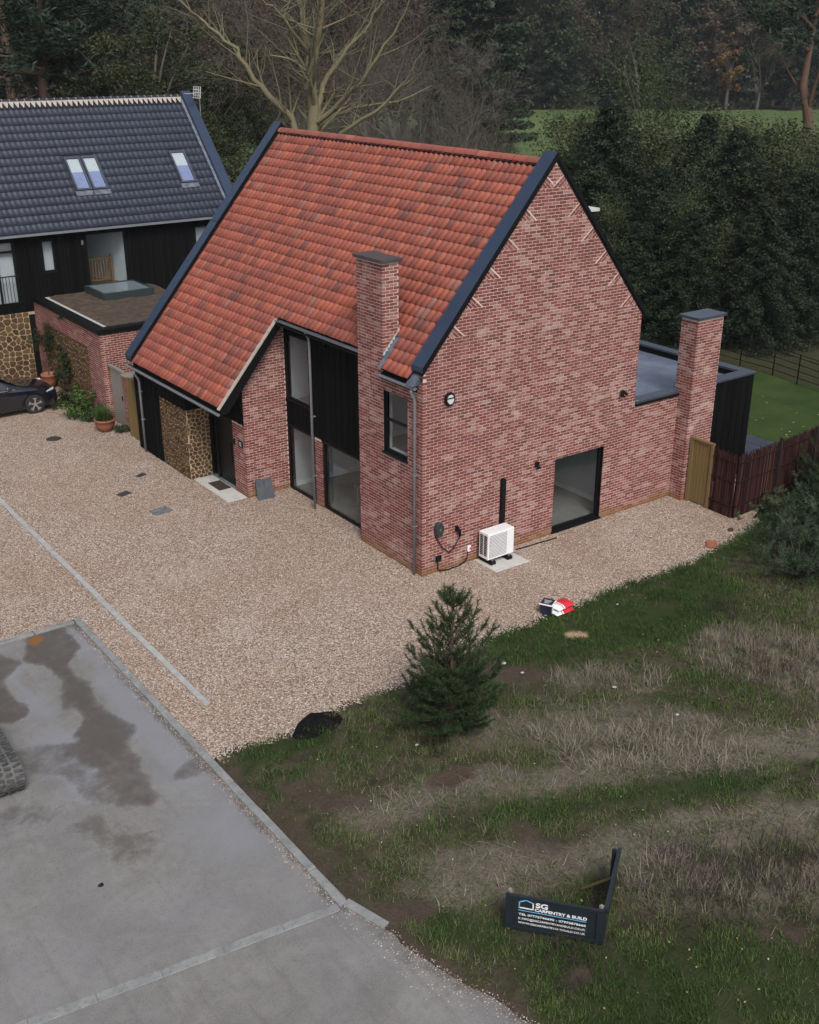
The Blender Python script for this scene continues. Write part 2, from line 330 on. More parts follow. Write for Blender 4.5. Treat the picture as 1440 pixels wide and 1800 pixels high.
# real pebbles lying loose over the sheet (too many to count)
def pebbles(name, xs, ys, zs, size, mat, parent=None):
    n = len(xs); base = np.array([(1, 0, 0), (0, 1, 0), (-1, 0, 0), (0, -1, 0), (0, 0, 1)], float); F = np.array([(0, 1, 4), (1, 2, 4), (2, 3, 4), (3, 0, 4)])
    an = RNG.uniform(0, 6.28, n); s = size*RNG.uniform(.5, 1.4, n); q = RNG.uniform(.55, 1, n)
    V = base[None]*np.stack([s, s*q, s*.62], 1)[:, None, :]; ca, sa = np.cos(an)[:, None], np.sin(an)[:, None]
    X = V[..., 0]*ca-V[..., 1]*sa+xs[:, None]; Y = V[..., 0]*sa+V[..., 1]*ca+ys[:, None]; Z = V[..., 2]+zs[:, None]
    Vv = np.stack([X, Y, Z], -1).reshape(-1, 3); Ff = (F[None]+(np.arange(n)*5)[:, None, None]).reshape(-1, 3)
    return mobj(name, raw(name, Vv, Ff, mat, {'r': np.repeat(RNG.random(n), 4)}), parent)
t = NT('loose_pebble'); MT['pebble'] = t.out(t.ramp(t.attr('r'), [(0, (.13, .085, .065)), (.35, (.30, .215, .17)), (.7, (.43, .35, .295)), (.95, (.60, .55, .50)), (1, (.25, .14, .08))]), .85, 0, .25)
n = 78000; px = RNG.uniform(-9.5, 9.5, n); py = RNG.uniform(-4, 13, n); ds = np.hypot(px-CAM[0], py-CAM[1])
ok = (py > y_edge(px)+.02) & (px > -7.44) & ~((px > 0) & (py > -.03)) & ~((px > -1) & (py > 6.9)) & ~((px > -1.66) & (py > 9.1)) & (RNG.random(n) < np.clip(26/ds, 0, 1)**2) & (np.abs(px+6.74) > .075)
m_ = 9000; ex_ = RNG.uniform(-7.4, 9.5, m_); ey_ = y_edge(ex_)-np.abs(RNG.normal(0, .13, m_)); px, py, ok = np.concatenate([px[ok], ex_]), np.concatenate([py[ok], ey_]), None
ok = np.ones(len(px), bool)
tag(pebbles('loose_gravel', px[ok], py[ok], np.where(py < y_edge(px), .022, .012), .017, MT['pebble']), 'loose pale brown pebbles strewn over the gravel forecourt', 'gravel', kind='stuff')
# concrete road
xs = np.arange(-20, -4.9, .09); ys = np.arange(-18, 2.80, .09); GX, GY = np.meshgrid(xs, ys)
XR = np.minimum(GX, x_road(GY)-.02); nx, ny = len(xs), len(ys)
def G2(u, v): q = gnd(u, v); return (q.x, q.y)
wob = (fbm(XR, GY, 1.1, 3, 5)-.5)
def blob(pts, w, fe): return sstep(w+fe, w-fe, seg_dist(XR, GY, pts)+wob*1.25)
dirt = np.maximum.reduce([blob([G2(75, 1118), G2(150, 1235), G2(190, 1310)], .42, .12), blob([G2(-30, 1150), G2(15, 1255)], .40, .1), .8*blob([G2(205, 1300), G2(245, 1400)], .30, .2),
    .55*blob([G2(60, 1330), G2(190, 1400)], .25, .25), .6*blob([G2(160, 1450), G2(230, 1480)], .25, .3), .65*blob([G2(360, 1340), G2(330, 1360)], .18, .14), .5*blob([G2(0, 1440), G2(60, 1430)], .4, .4)])
dirt = np.maximum(dirt, .75*sstep(.20, .05, np.where(GY > -8.2, (-7.6-XR), 9)+wob*.35))
dirt = np.maximum(dirt, .6*sstep(.4, .0, np.where(GY > -8, 9, x_road(GY)-XR)+wob*.4))
pale = np.maximum.reduce([blob([G2(20, 1190), G2(90, 1270), G2(130, 1390)], .34, .2), blob([G2(140, 1120), G2(230, 1250), G2(300, 1330)], .38, .2), blob([G2(300, 1330), G2(430, 1480)], .4, .5)])
rust = sstep(.30, .05, seg_dist(XR, GY, [G2(61, 1127), G2(64, 1123)]))
arc = sstep(.5, .1, np.abs(np.hypot(XR+12.5, GY+16.5)-4.9)+wob*.6)*(GY < -8.4)
F = (np.arange(nx-1)[None, :]+np.arange(ny-1)[:, None]*nx).reshape(-1, 1)+np.array([0, 1, nx+1, nx])
t = NT('concrete_road'); p = t.pos()
n1 = t.noise(p, .9, 6, .65, .5); n2 = t.noise(p, 7, 5, .7)
c = t.mix(t.ramp(n1, [(.38, 0.0), (.62, 1.0)]), (.145, .138, .128), (.208, .200, .188)); c = t.mix(t.ramp(n2, [(.45, 0.0), (.62, .4)]), c, (.12, .113, .105)); c = t.mix(t.ramp(t.noise(p, .35, 5, .6), [(.48, 0.0), (.6, .3)]), c, (.175, .18, .198)); c = t.mix(t.ramp(t.vor(p, 95, 'Color'), [(.2, .0), (.9, .35)]), c, (.25, .245, .24)); c = t.mix(t.ramp(t.noise(p, 130, 2), [(.55, 0.0), (.7, .5)]), c, (.06, .058, .056))
c = t.mix(t.ramp(t.noise(t.mapv(p, (2.2, .16, 1)), 1.6, 5, .65), [(.54, 0.0), (.68, .38)]), c, (.105, .098, .088)); c = t.mix(t.ramp(t.noise(p, 28, 3, .6), [(.62, 0.0), (.72, .55)]), c, (.075, .068, .06)); c = t.mix(t.math('MULTIPLY', t.attr('pale'), .7), c, (.20, .205, .225)); c = t.mix(t.math('MULTIPLY', t.math('MULTIPLY', t.attr('arc'), t.ramp(n2, [(.35, .2), (.6, 1.0)])), .55), c, (.24, .235, .225))
df = t.ramp(t.math('ADD', t.attr('dirt'), t.math('MULTIPLY', t.math('SUBTRACT', t.noise(p, 2.6, 7, .75, .3), .5), 1.5)), [(.28, 0.0), (.60, .6), (1.1, .92)]); c = t.mix(t.math('MULTIPLY', df, .9, True), c, t.mix(t.noise(p, 5, 5), (.052, .043, .035), (.088, .072, .058)))
c = t.mix(t.ramp(t.math('ADD', t.attr('rust'), t.math('MULTIPLY', t.math('SUBTRACT', t.noise(p, 5, 5, .7), .5), 1.2)), [(.35, 0.0), (.75, .9)]), c, (.20, .085, .025))
sp = t.ramp(t.vor(p, 5.5, 'Distance'), [(.03, 1.0), (.06, 0.0)]); c = t.mix(t.math('MULTIPLY', sp, t.ramp(t.noise(p, .8, 3), [(.5, 0.0), (.6, .8)])), c, (.05, .045, .04))
t.bump(t.noise(p, 45, 6, .7), .35, .006); MT['road'] = t.out(c, t.ramp(df, [(0, .82), (1, .55)]), 0, .35)
tag(mobj('road', raw('road', np.stack([XR, GY, np.full_like(XR, -.004)], -1).reshape(-1, 3), F, MT['road'], {'dirt': dirt.ravel(), 'pale': pale.ravel(), 'rust': rust.ravel(), 'arc': arc.ravel()})), kind='structure')
n = 5200; gy_ = RNG.uniform(-15, 2.5, n); gx_ = x_road(gy_)-.14*(gy_ > -8.2)-np.abs(RNG.normal(0, .16, n))*np.where(gy_ < -8.2, 1.6, .7)+.06
tag(pebbles('road_grit', gx_, gy_, np.full(n, -.003), .010, MT['pebble']), 'grit and crumbs of soil swept along the edge of the concrete road', 'grit', kind='stuff')
# kerbs: single stones
t = NT('kerb_concrete'); p = t.pos(); c = t.mix(t.ramp(t.noise(p, 3, 5), [(.3, 0.0), (.7, 1.0)]), (.17, .174, .174), (.26, .264, .26)); c = t.mix(t.ramp(t.noise(p, 14, 4), [(.5, 0.0), (.75, .6)]), c, (.115, .108, .095))
t.bump(t.noise(p, 40, 4), .3, .005); MT['kerb'] = t.out(c, .85, 0, .25)
ker = tag(MB().box(-7.60, -7.47, -8.0, 2.7, -.1, -.01).build('kerb', MT['mortar']), kind='structure')
km = raw('kerb_stone', *(lambda m: (m.v, m.f))(MB().box(-.072, .072, -.447, .447, -.1, .045)), MT['kerb'])
y = 2.72
while y > -7.6:
    o = mobj('kerb_stone', km, ker); o.location = (-7.535+random.uniform(-.006, .006), y-.4495, random.uniform(-.008, .006)); o.rotation_euler.z = random.uniform(-.006, .006)
    o.modifiers.new('b', 'BEVEL').width = .012; y -= .905
for k, (a, b) in enumerate((((-7.535, -7.24), (-7.52, -8.06)), ((-7.49, -8.10), (-7.27, -8.86)))):
    a, b = Vector(a+(-.045,)), Vector(b+(-.055,)); g = MB(); g.bar(a, b, .15, .15); g.build('kerb_stone', MT['kerb'], ker, bevel=.012)
x = -7.62
while x > -16:                                # kerb along the top of the road
    o = mobj('kerb_stone', km, ker); o.location = (x-.46, 2.79, random.uniform(-.01, 0)); o.rotation_euler.z = math.pi/2; o.modifiers.new('b', 'BEVEL').width = .012; x -= .905
a, b = Vector((-7.62, -8.12, 0)), Vector((-13.5, -7.30, 0)); L = (b-a).length; d = (b-a)/L
g = MB(); g.box(-7.61, -7.465, 2.725, 2.86, -.1, .036); g.build('kerb_stone', MT['kerb'], ker, bevel=.012)
cr = tag(MB().bar(a+Vector((0, 0, -.05)), b+Vector((0, 0, -.05)), .12, .08).build('kerb', MT['mortar']), kind='structure')
k = 0.0
while k < L-.9:                               # flush channel stones across the road
    g = MB(); q = a+d*(k+.45); g.obox((q.x, q.y, -.045), d*.447, Vector((-d.y, d.x, 0))*.082, (0, 0, .049)); g.build('kerb_stone', MT['kerb'], cr, bevel=.008); k += .905
ed = tag(MB().box(-6.775, -6.705, -2.0, 16, -.08, .005).build('edging', MT['mortar']), kind='structure')
em = raw('edging_stone', *(lambda m: (m.v, m.f))(MB().box(-.062, .062, -.454, .454, -.06, .036)), plain('pale_edging', (.33, .33, .32), .85, 0, .18, 5, .3))
y = -2.02
while y < 16:
    o = mobj('edging_stone', em, ed); o.location = (-6.742+random.uniform(-.008, .008), y+.457, random.uniform(-.004, .003)); y += .9135
# verge: rough heath in front, bumpy and patchy
xs = np.arange(-7.6, 17, .1); ys = np.arange(-17, -1.2, .1); GX, GY = np.meshgrid(xs, ys)
BA = [G2(640, 1440), (-5.55, -6.76), (-3.69, -7.55), (-1.21, -8.56), (1.77, -9.89), (5, -11.5)]
BB = [G2(800, 1545), (-5.52, -8.85), (-4.2, -9.49), (-2.22, -10.1), (-.05, -11.16), (3, -12.8)]
def verge_fields(x, y):
    wb = fbm(x, y, .9, 21, 5)-.5; w2 = fbm(x, y, 2.6, 41, 4)-.5
    dg = np.minimum(y_edge(x)-y, x-x_road(y))                      # metres in from the gravel or the road
    straw = np.maximum(sstep(.75, .2, seg_dist(x, y, BA)+wb*1.1), sstep(.75, .25, seg_dist(x, y, BB)+wb*1.2))
    straw = np.maximum(straw, .8*sstep(1.1, .4, seg_dist(x, y, [G2(800, 1270), G2(1000, 1290), G2(1200, 1280)])+wb*1.6))
    tall = np.maximum.reduce([sstep(1.5, .8, seg_dist(x, y, [G2(1330, 1150), G2(1440, 1180), (5.5, -8.5)])+wb*1.2), sstep(.6, .2, seg_dist(x, y, [G2(1130, 1190), G2(1010, 1190)])+wb),
        .7*sstep(1.0, .4, seg_dist(x, y, [G2(1000, 1320), G2(1250, 1330)])+wb), .9*sstep(.8, .3, seg_dist(x, y, [G2(1150, 1560), G2(1430, 1560)])+wb*.8)])
    lush = np.maximum.reduce([sstep(1.15, .5, dg+wb*.9)*(x > -.8), .9*sstep(1.5, .7, seg_dist(x, y, [G2(930, 1130), G2(1150, 1090), G2(1230, 1040)])+wb), .8*sstep(.5, .2, seg_dist(x, y, [G2(440, 1345), G2(560, 1300)])+wb),
        .75*sstep(.55, .2, seg_dist(x, y, [G2(870, 1440), G2(1150, 1400), G2(1300, 1375)])+wb*.9), .8*sstep(1.2, .5, seg_dist(x, y, [G2(1000, 1750), G2(1250, 1720), G2(1420, 1740)])+wb*1.3), .7*sstep(.5, .2, seg_dist(x, y, [G2(860, 1660), G2(800, 1640)])+wb)])
    mud = np.maximum.reduce([sstep(.28, .12, seg_dist(x, y, [G2(770, 1385), G2(810, 1375)])+w2*.35), sstep(.3, .12, seg_dist(x, y, [G2(665, 1610), G2(735, 1605)])+w2*.3), .8*sstep(.35, .1, seg_dist(x, y, [G2(520, 1395), G2(640, 1430)])+w2*.6),
        sstep(.16, .08, seg_dist(x, y, [G2(1342, 1652), G2(1350, 1656)])+w2*.1), sstep(.16, .08, seg_dist(x, y, [G2(1390, 1645), G2(1402, 1650)])+w2*.1), .7*sstep(.20, .03, (x-x_road(y))+w2*.4), .35*sstep(.18, .05, dg+w2*.3)*(x < -1), .8*sstep(.5, .15, seg_dist(x, y, [G2(880, 1185), G2(930, 1190)])+w2*.5),
        .9*sstep(.2, .08, seg_dist(x, y, [G2(1010, 1725), G2(1020, 1720)])+w2*.2), .5*sstep(.4, .15, seg_dist(x, y, [G2(480, 1420), G2(600, 1560)])+w2*1.2), .6*sstep(.5, .2, seg_dist(x, y, [G2(930, 1480), G2(980, 1490)])+w2*.7)])
    sand = np.maximum(sstep(.17, .11, seg_dist(x, y, [G2(1003, 1116), G2(1020, 1114)])+w2*.12), .8*sstep(.16, .06, seg_dist(x, y, [G2(1215, 992), G2(1255, 985)])+w2*.5))
    return dg, straw, tall, lush, mud, sand
def verge_z(x, y):
    dg = np.minimum(y_edge(x)-y, x-x_road(y))
    e = sstep(-.02, .35, dg)
    return -.012+e*.04+e*sstep(.1, 1.5, dg)*((fbm(x, y, .45, 31, 3)-.5)*.30+(fbm(x, y, 2.2, 33, 3)-.5)*.10+.03)-sstep(0, -.1, dg)*.04
dg, straw, tall, lush, mud, sand = verge_fields(GX, GY); Z = verge_z(GX, GY); nx, ny = len(xs), len(ys)
F = (np.arange(nx-1)[None, :]+np.arange(ny-1)[:, None]*nx).reshape(-1, 1)+np.array([0, 1, nx+1, nx])
F = F[(dg.ravel()[F].max(1) > -.25)]
t = NT('heath_soil'); p = t.pos()
c = t.mix(t.ramp(t.noise(p, 3.5, 5), [(.35, 0.0), (.65, 1.0)]), (.036, .036, .019), (.075, .066, .042)); c = t.mix(t.math('MULTIPLY', t.attr('lush'), .8), c, (.022, .040, .010))
c = t.mix(t.math('MULTIPLY', t.attr('straw'), t.ramp(t.noise(p, 7, 5, .7), [(.3, .55), (.6, .95)])), c, (.165, .140, .112)); c = t.mix(t.attr('mud'), c, t.mix(t.noise(p, 9, 5), (.048, .034, .027), (.098, .070, .057)))
c = t.mix(t.attr('sand'), c, (.40, .30, .19)); c = t.mix(t.ramp(t.noise(p, 24, 4), [(.45, 0.0), (.75, .5)]), c, (.03, .024, .016))
t.bump(t.noise(p, 18, 6, .7), .9, .04); MT['verge'] = t.out(c, .95, 0, .1)
tag(mobj('verge', raw('verge', np.stack([GX, GY, Z], -1).reshape(-1, 3), F, MT['verge'], {'lush': lush.ravel(), 'straw': np.maximum(straw, tall).ravel(), 'mud': mud.ravel(), 'sand': sand.ravel()}, True)), kind='structure')
# grass blades
def blades(name, x, y, z, ln, w, bend, r, mat, flat=None):
    n = len(x); an = RNG.uniform(0, 6.28, n); dx, dy = np.cos(an), np.sin(an); tx, ty = -dy, dx
    V = np.zeros((n, 5, 3)); up = np.sqrt(np.clip(1-bend**2, .02, 1))
    for i, (f, ww) in enumerate(((0, 1), (0, -1), (.55, .8), (.55, -.8), (1, 0))):
        hx = bend*ln*f*(.35+.65*f); V[:, i, 0] = x+dx*hx+tx*w*ww*.5; V[:, i, 1] = y+dy*hx+ty*w*ww*.5; V[:, i, 2] = z+up*ln*f*(1-.25*bend*f)
    b = (np.arange(n)*5)[:, None]
    Vv = V.reshape(-1, 3); T = np.concatenate([b+np.array([0, 1, 3]), b+np.array([0, 3, 2]), b+np.array([2, 3, 4])], 1).reshape(-1, 3)
    return mobj(name, raw(name, Vv, T, mat, {'r': np.repeat(r, 3)}))
t = NT('green_grass'); MT['g_green'] = t.out(t.ramp(t.attr('r'), [(0, (.018, .040, .008)), (.45, (.036, .074, .014)), (.8, (.068, .102, .026)), (1, (.12, .128, .054))]), .7, 0, .2)
t = NT('straw_grass'); MT['g_dry'] = t.out(t.ramp(t.attr('r'), [(0, (.045, .036, .022)), (.4, (.115, .098, .072)), (.75, (.20, .172, .132)), (1, (.30, .262, .205))]), .8, 0, .15)
def scatter(n, x0=-7.5, x1=13, y0=-14.5, y1=-1.5):
    x = RNG.uniform(x0, x1, n); y = RNG.uniform(y0, y1, n)
    f = Vector((fw.x, fw.y)).normalized(); D = (x-CAM[0])*f.x+(y-CAM[1])*f.y; S = (x-CAM[0])*rt.x+(y-CAM[1])*rt.y
    k = (np.abs(S) < D*.46+.6) & (D > 6.5); x, y = x[k], y[k]; fl = verge_fields(x, y); k = fl[0] > -.05
    return x[k], y[k], [q[k] for q in fl]
x, y, (dg, straw, tall, lush, mud, sand) = scatter(520000)
cl = fbm(x, y, 3.2, 71, 4); den = np.clip(.66+lush*.6-mud*1.0-straw*.38-tall*.2-sand*1.5, .02, 1)*np.clip((cl-.30)*3.4, .05, 1); k = RNG.random(len(x)) < den
x, y, dg, lush, straw, cl, tall = x[k], y[k], dg[k], lush[k], straw[k], cl[k], tall[k]; n = len(x)
ln = (.045+.10*RNG.random(n)+.12*np.clip(cl-.45, 0, 1)*(1-lush))*np.where(dg < .1, .8, 1)
tag(blades('green_grass', x, y, verge_z(x, y)-.01, ln, .007+.006*RNG.random(n), RNG.uniform(.25, .95, n), np.clip(RNG.normal(.44, .2, n)-.08*lush+.30*(1-lush)+.9*(fbm(x, y, .8, 75, 3)-.5), 0, 1), MT['g_green']), 'short dark green grass covering the verge', 'grass', kind='stuff')
x, y, (dg, straw, tall, lush, mud, sand) = scatter(300000)
cl = fbm(x, y, 2.6, 81, 4); den = np.clip(.11+straw*.40+tall*.8-lush*.45-mud*.9-sand*1.5, .012, 1)*np.clip((cl-.36)*4.2, .05, 1)*(dg > .12); k = RNG.random(len(x)) < den
x, y, straw, tall, cl = x[k], y[k], straw[k], tall[k], cl[k]; n = len(x)
ln = .09+.17*RNG.random(n)+.08*straw+tall*.24*RNG.random(n); bend = np.clip(RNG.normal(.84, .14, n)+.14*straw-.22*tall, .2, .992)
tag(blades('dry_grass', x, y, verge_z(x, y)-.01, ln, .006+.005*RNG.random(n), bend, np.clip(RNG.normal(.45, .2, n)+.18*straw+.12*tall-.12*(cl < .45), 0, 1), MT['g_dry']), 'tangled straw coloured dead grass across the verge', 'grass', kind='stuff')
# ------------------------------------------------------------------ brickwork machinery
CO = .075
def sub_iv(iv, a, b):
    out = []
    for x0, x1 in iv:
        if b <= x0 or a >= x1: out.append((x0, x1)); continue
        if a > x0: out.append((x0, a))
        if b < x1: out.append((b, x1))
    return [(p, q) for p, q in out if q-p > .03]
BRICKS = {}       # house name -> list of (face quad, inward normal, full flag, frame)
def lay(house, O, U, N, iv_fn, z0, z1, shift=0, depth=.1, rlist=None):
    """courses of stretcher bond between the spans iv_fn(z) on the plane through O along U, facing N"""
    O, U, N = Vector(O), Vector(U), Vector(N); L = BRICKS.setdefault(house, [])
    n0 = int(round(z0/CO)); n1 = int(math.floor(z1/CO+1e-6))
    for n in range(n0, n1):
        zb, zt = n*CO+.007, n*CO+.069; m = iv_fn(n*CO+.0375); b_, t_ = iv_fn(n*CO+.002), iv_fn(n*CO+.073)
        if not (len(b_) == len(m) == len(t_)): b_ = t_ = m
        off = ((n+shift) % 2)*.1125
        for (m0, m1), (b0, b1), (t0, t1) in zip(m, b_, t_):
            lo, hi = min(b0, t0), max(b1, t1); k = math.floor((lo-off)/.225)
            while True:
                a, b = off+k*.225, off+(k+1)*.225-.013; k += 1
                if a > hi: break
                ab, bb = max(a, b0), min(b, b1); at_, bt = max(a, t0), min(b, t1)
                if max(bb-ab, bt-at_) < .03: continue
                bb, bt = max(bb, ab+.002), max(bt, at_+.002)
                jit = random.uniform(-.0012, .0022)
                q = [O+U*ab+Vector((0, 0, zb)), O+U*bb+Vector((0, 0, zb)), O+U*bt+Vector((0, 0, zt)), O+U*at_+Vector((0, 0, zt))]
                q = [p+N*jit for p in q]; full = (bb-ab > .2115 and bt-at_ > .2115)
                L.append((q, N, depth, full))
def mortar(house_node, name, O, U, N, iv_fn, z0, z1, mat, back=.004):
    O, U, N = Vector(O), Vector(U), Vector(N); g = MB(); n0 = int(round(z0/CO)); n1 = int(math.ceil(z1/CO-1e-6))
    for n in range(n0, n1):
        zb, zt = n*CO, min((n+1)*CO, z1); m = iv_fn((zb+zt)/2); b_, t_ = iv_fn(zb+.002), iv_fn(zt-.002)
        if not (len(b_) == len(m) == len(t_)): b_ = t_ = m
        for (b0, b1), (t0, t1) in zip(b_, t_):
            e = .006
            g.quad(*[O+U*u+Vector((0, 0, z))-N*back for u, z in ((b0+e, zb), (b1-e, zb), (t1-e, zt), (t0+e, zt))])
    return g.build(name, mat, house_node, recalc=False)
def emit_bricks(house, parent, mat, limit=300):
    L = BRICKS[house]; cam_v = Vector(CAM)
    order = sorted(range(len(L)), key=lambda i: (sum(L[i][0], Vector())/4-cam_v).length)
    solo = set(); cnt = 0
    for i in order:
        if cnt >= limit: break
        if L[i][3]: solo.add(i); cnt += 1
    g = MB(); meshes = []
    if limit:
        for k in range(24):
            m = MB(); j = lambda: random.uniform(-.0018, .0018); z = .031
            f = [(-.106+j(), 0, -z+j()), (.106+j(), 0, -z+j()), (.106+j(), 0, z+j()), (-.106+j(), 0, z+j())]
            m.add(f+[(a, .1, c) for a, b, c in f], [(0, 1, 2, 3), (0, 4, 5, 1), (1, 5, 6, 2), (2, 6, 7, 3), (3, 7, 4, 0)])
            meshes.append(raw('brick', m.v, m.f, mat, {'r': [random.random()]*5}))
    for i, (q, N, dep, full) in enumerate(L):
        if i in solo:
            o = bpy.data.objects.new('brick', random.choice(meshes)); link(o, parent); o.location = sum(q, Vector())/4
            o.rotation_euler = (0, 0, math.atan2(-N.y, -N.x)-math.pi/2); continue
        g.r = random.random(); b = [p-N*dep for p in q]
        g.add(q+b, [(0, 1, 2, 3), (0, 4, 5, 1), (1, 5, 6, 2), (2, 6, 7, 3), (3, 7, 4, 0)])
    o = g.build('brickwork', mat, parent, recalc=False); o['kind'] = 'stuff'; return o
def window(parent, O, U, N, u0, u1, z0, z1, bars=(), hbars=(), fr=.06, setback=.07, name='window', mat='black', sill=True):
    """black frame with its pane, sunk into the wall by setback"""
    O, U, N = Vector(O), Vector(U), Vector(N); Z = Vector((0, 0, 1)); w = node(name, parent); g = MB()
    def bx(a, b, c, d, n0, n1): q = O+U*((a+b)/2)+Z*((c+d)/2)-N*((n0+n1)/2); g.obox(q, U*(b-a)/2, N*(n1-n0)/2, Z*(d-c)/2)
    s0, s1 = setback, setback+.07
    bx(u0, u0+fr, z0, z1, s0, s1); bx(u1-fr, u1, z0, z1, s0, s1); bx(u0+fr, u1-fr, z0, z0+fr, s0, s1); bx(u0+fr, u1-fr, z1-fr, z1, s0, s1)
    for b in bars: bx(b-fr*.45, b+fr*.45, z0+fr, z1-fr, s0+.004, s1-.004)
    for h in hbars: bx(u0+fr, u1-fr, h-fr*.45, h+fr*.45, s0+.002, s1-.002)
    g.build('frame', MT[mat], w)
    g = MB(); bx(u0-.01, u0+.012, z0, z1, .012, s0-.002); bx(u1-.012, u1+.01, z0, z1, .012, s0-.002); bx(u0, u1, z1-.012, z1+.01, .012, s0-.002); g.build('reveal', MT[mat], w)
    if sill:
        g = MB(); bx(u0-.03, u1+.03, z0-.03, z0+.008, -.045, s0+.01); g.build('sill', MT[mat], w)
    g = MB(); n = s0+.035; g.quad(*[O+U*u+Z*z-N*n for u, z in ((u0+fr*.5, z0+fr*.5), (u1-fr*.5, z0+fr*.5), (u1-fr*.5, z1-fr*.5), (u0+fr*.5, z1-fr*.5))]); g.build('pane', MT['glass'], w)
    return w
def room(parent, x0, x1, y0, y1, z0, z1, open_side, floor='floor_in', skirt=True, skip=None):
    """plastered room seen through a window; open_side is the wall that the window wall closes"""
    c = [(x0, y0), (x1, y0), (x1, y1), (x0, y1)]; sides = {'y0': 0, 'x1': 1, 'y1': 2, 'x0': 3}
    g = MB()
    for nme, i in sides.items():
        if nme in (open_side, skip): continue
        a, b = c[i], c[(i+1) % 4]; g.quad((a[0], a[1], z0), (b[0], b[1], z0), (b[0], b[1], z1), (a[0], a[1], z1))
    g.quad((x0, y0, z1), (x1, y0, z1), (x1, y1, z1), (x0, y1, z1)); g.build('interior_wall', MT['plaster'], parent, recalc=False)
    g = MB(); g.quad((x0, y0, z0), (x1, y0, z0), (x1, y1, z0), (x0, y1, z0)); g.build('interior_floor', MT[floor], parent, recalc=False)
    if skirt:
        g = MB(); e = .02
        g.box(x0+e, x1-e, y1-.03, y1-.008, z0, z0+.14); (None if skip else g.box(x1-.03, x1-.008, y0+e, y1-.04, z0, z0+.14)); g.build('skirting', MT['white'], parent)
TILE_M = {}
def tile_mesh(w, ln, style, r, mat):
    key = (w, ln, style, r)
    if key in TILE_M: return TILE_M[key]
    n = 10; V = []; prof = []; lip = .028 if style == 'pan' else .016
    for i in range(n+1):
        t_ = i/n
        if style == 'pan': h = .062*max(0, math.sin(math.pi*min(1, max(0, (t_-.07)/.86))))**.42
        else: h = .011*(.5-.5*math.cos(2*math.pi*t_))**1.2
        prof.append((t_*w*1.0, h))
    for v, lift in ((0, lip), (ln+.05, 0)):
        for u, h in prof: V.append((u, v, h+lift))
    for u, h in prof: V.append((u, .003, max(0, h+lip-.040)))
    F = [(i, i+1, n+2+i, n+1+i) for i in range(n)]+[(2*n+2+i, 2*n+3+i, i+1, i) for i in range(n)]
    me = raw('roof_tile', V, F, mat, {'r': [r]*len(F)}); sm = np.zeros(len(F), bool); sm[:n] = True; me.polygons.foreach_set('use_smooth', sm)
    TILE_M[key] = me; return me
def tile_field(parent, O, U, V, w, gauge, cols, rows, keep, mat, style, limit=300, vis=None):
    """rows of tiles on the plane through O (eave end) along U, climbing V"""
    O, U, V = Vector(O), Vector(U), Vector(V); N = U.cross(V).normalized(); cam_v = Vector(CAM); items = []
    for i in range(rows):
        for j in range(cols):
            c = O+U*((j+.5)*w)+V*((i+.5)*gauge)
            if keep(c, i, j): items.append((i, j, (c-cam_v).length))
    items.sort(key=lambda q: q[2]); rs = [k/13 for k in range(14)]
    big = MB()
    for n, (i, j, _) in enumerate(items):
        cn = float(fbm(np.array([j*.45]), np.array([i*.6]), 1, 3, 3)[0]); r = min(13, max(0, int(random.gauss(7+(cn-.5)*10, 2.4)))) if style == 'pan' else min(13, max(0, int(random.gauss(6, 2.5))))
        me = tile_mesh(w, gauge, style, rs[r], mat); jx, jy, jz = random.uniform(-.004, .004), random.uniform(-.006, .006), random.uniform(-.002, .004)
        P = O+U*(j*w+jx)+V*(i*gauge+jy)+N*jz
        if n < limit and (vis is None or vis(P)):
            o = bpy.data.objects.new('roof_tile', me); link(o, parent)
            o.matrix_basis = Matrix((( U.x, V.x, N.x, P.x), (U.y, V.y, N.y, P.y), (U.z, V.z, N.z, P.z), (0, 0, 0, 1)))
        else:
            big.r = rs[r]; big.add([P+U*q.co.x+V*q.co.y+N*q.co.z for q in me.vertices], [tuple(f.vertices) for f in me.polygons])
    o = big.build('roof_tiling', mat, parent, recalc=False, smooth=False); o['kind'] = 'stuff'; k = len(o.data.polygons)//20; o.data.polygons.foreach_set('use_smooth', np.tile(np.arange(20) < 10, k))
    return o
def boards(parent, O, U, N, u0, u1, zf, pitch=.145, thick=.022, cut=(), mat=None, joined=False, name='board'):
    """upright boards; zf(u) gives (bottom, top); cut is a list of openings (u0, u1, z0, z1)"""
    O, U, N = Vector(O), Vector(U), Vector(N); Z = Vector((0, 0, 1)); mat = mat or MT['board']; n = max(1, int(round((u1-u0)/pitch))); p = (u1-u0)/n; G = MB()
    for i in range(n):
        a, b = u0+i*p+.004, u0+(i+1)*p-.004; zb, zt = zf((a+b)/2); spans = [(zb, zt)]
        for (c0, c1, d0, d1) in cut:
            if b > c0+.03 and a < c1-.03: spans = sub_iv(spans, d0, d1)
        proud = .012 if i % 2 else 0.0
        for s0, s1 in spans:
            g = G if joined else MB(); g.r = random.random()
            ta, tb = zf(a)[1], zf(b)[1]
            zt0, zt1 = (ta, tb) if abs(s1-zt) < 1e-6 else (s1, s1)
            f = [O+U*a+Z*s0, O+U*b+Z*s0, O+U*b+Z*zt1, O+U*a+Z*zt0]; f = [q+N*(thick+proud) for q in f]; k = [q-N*(thick+proud-.002) for q in f]
            g.add(f+k, [(0, 1, 2, 3), (0, 4, 5, 1), (1, 5, 6, 2), (2, 6, 7, 3), (3, 7, 4, 0)])
            if not joined:
                me = raw(name, g.v, g.f, mat, {'r': g.a}); mobj(name, me, parent)
    if joined:
        o = G.build('boarding', mat, parent, recalc=False); o['kind'] = 'stuff'
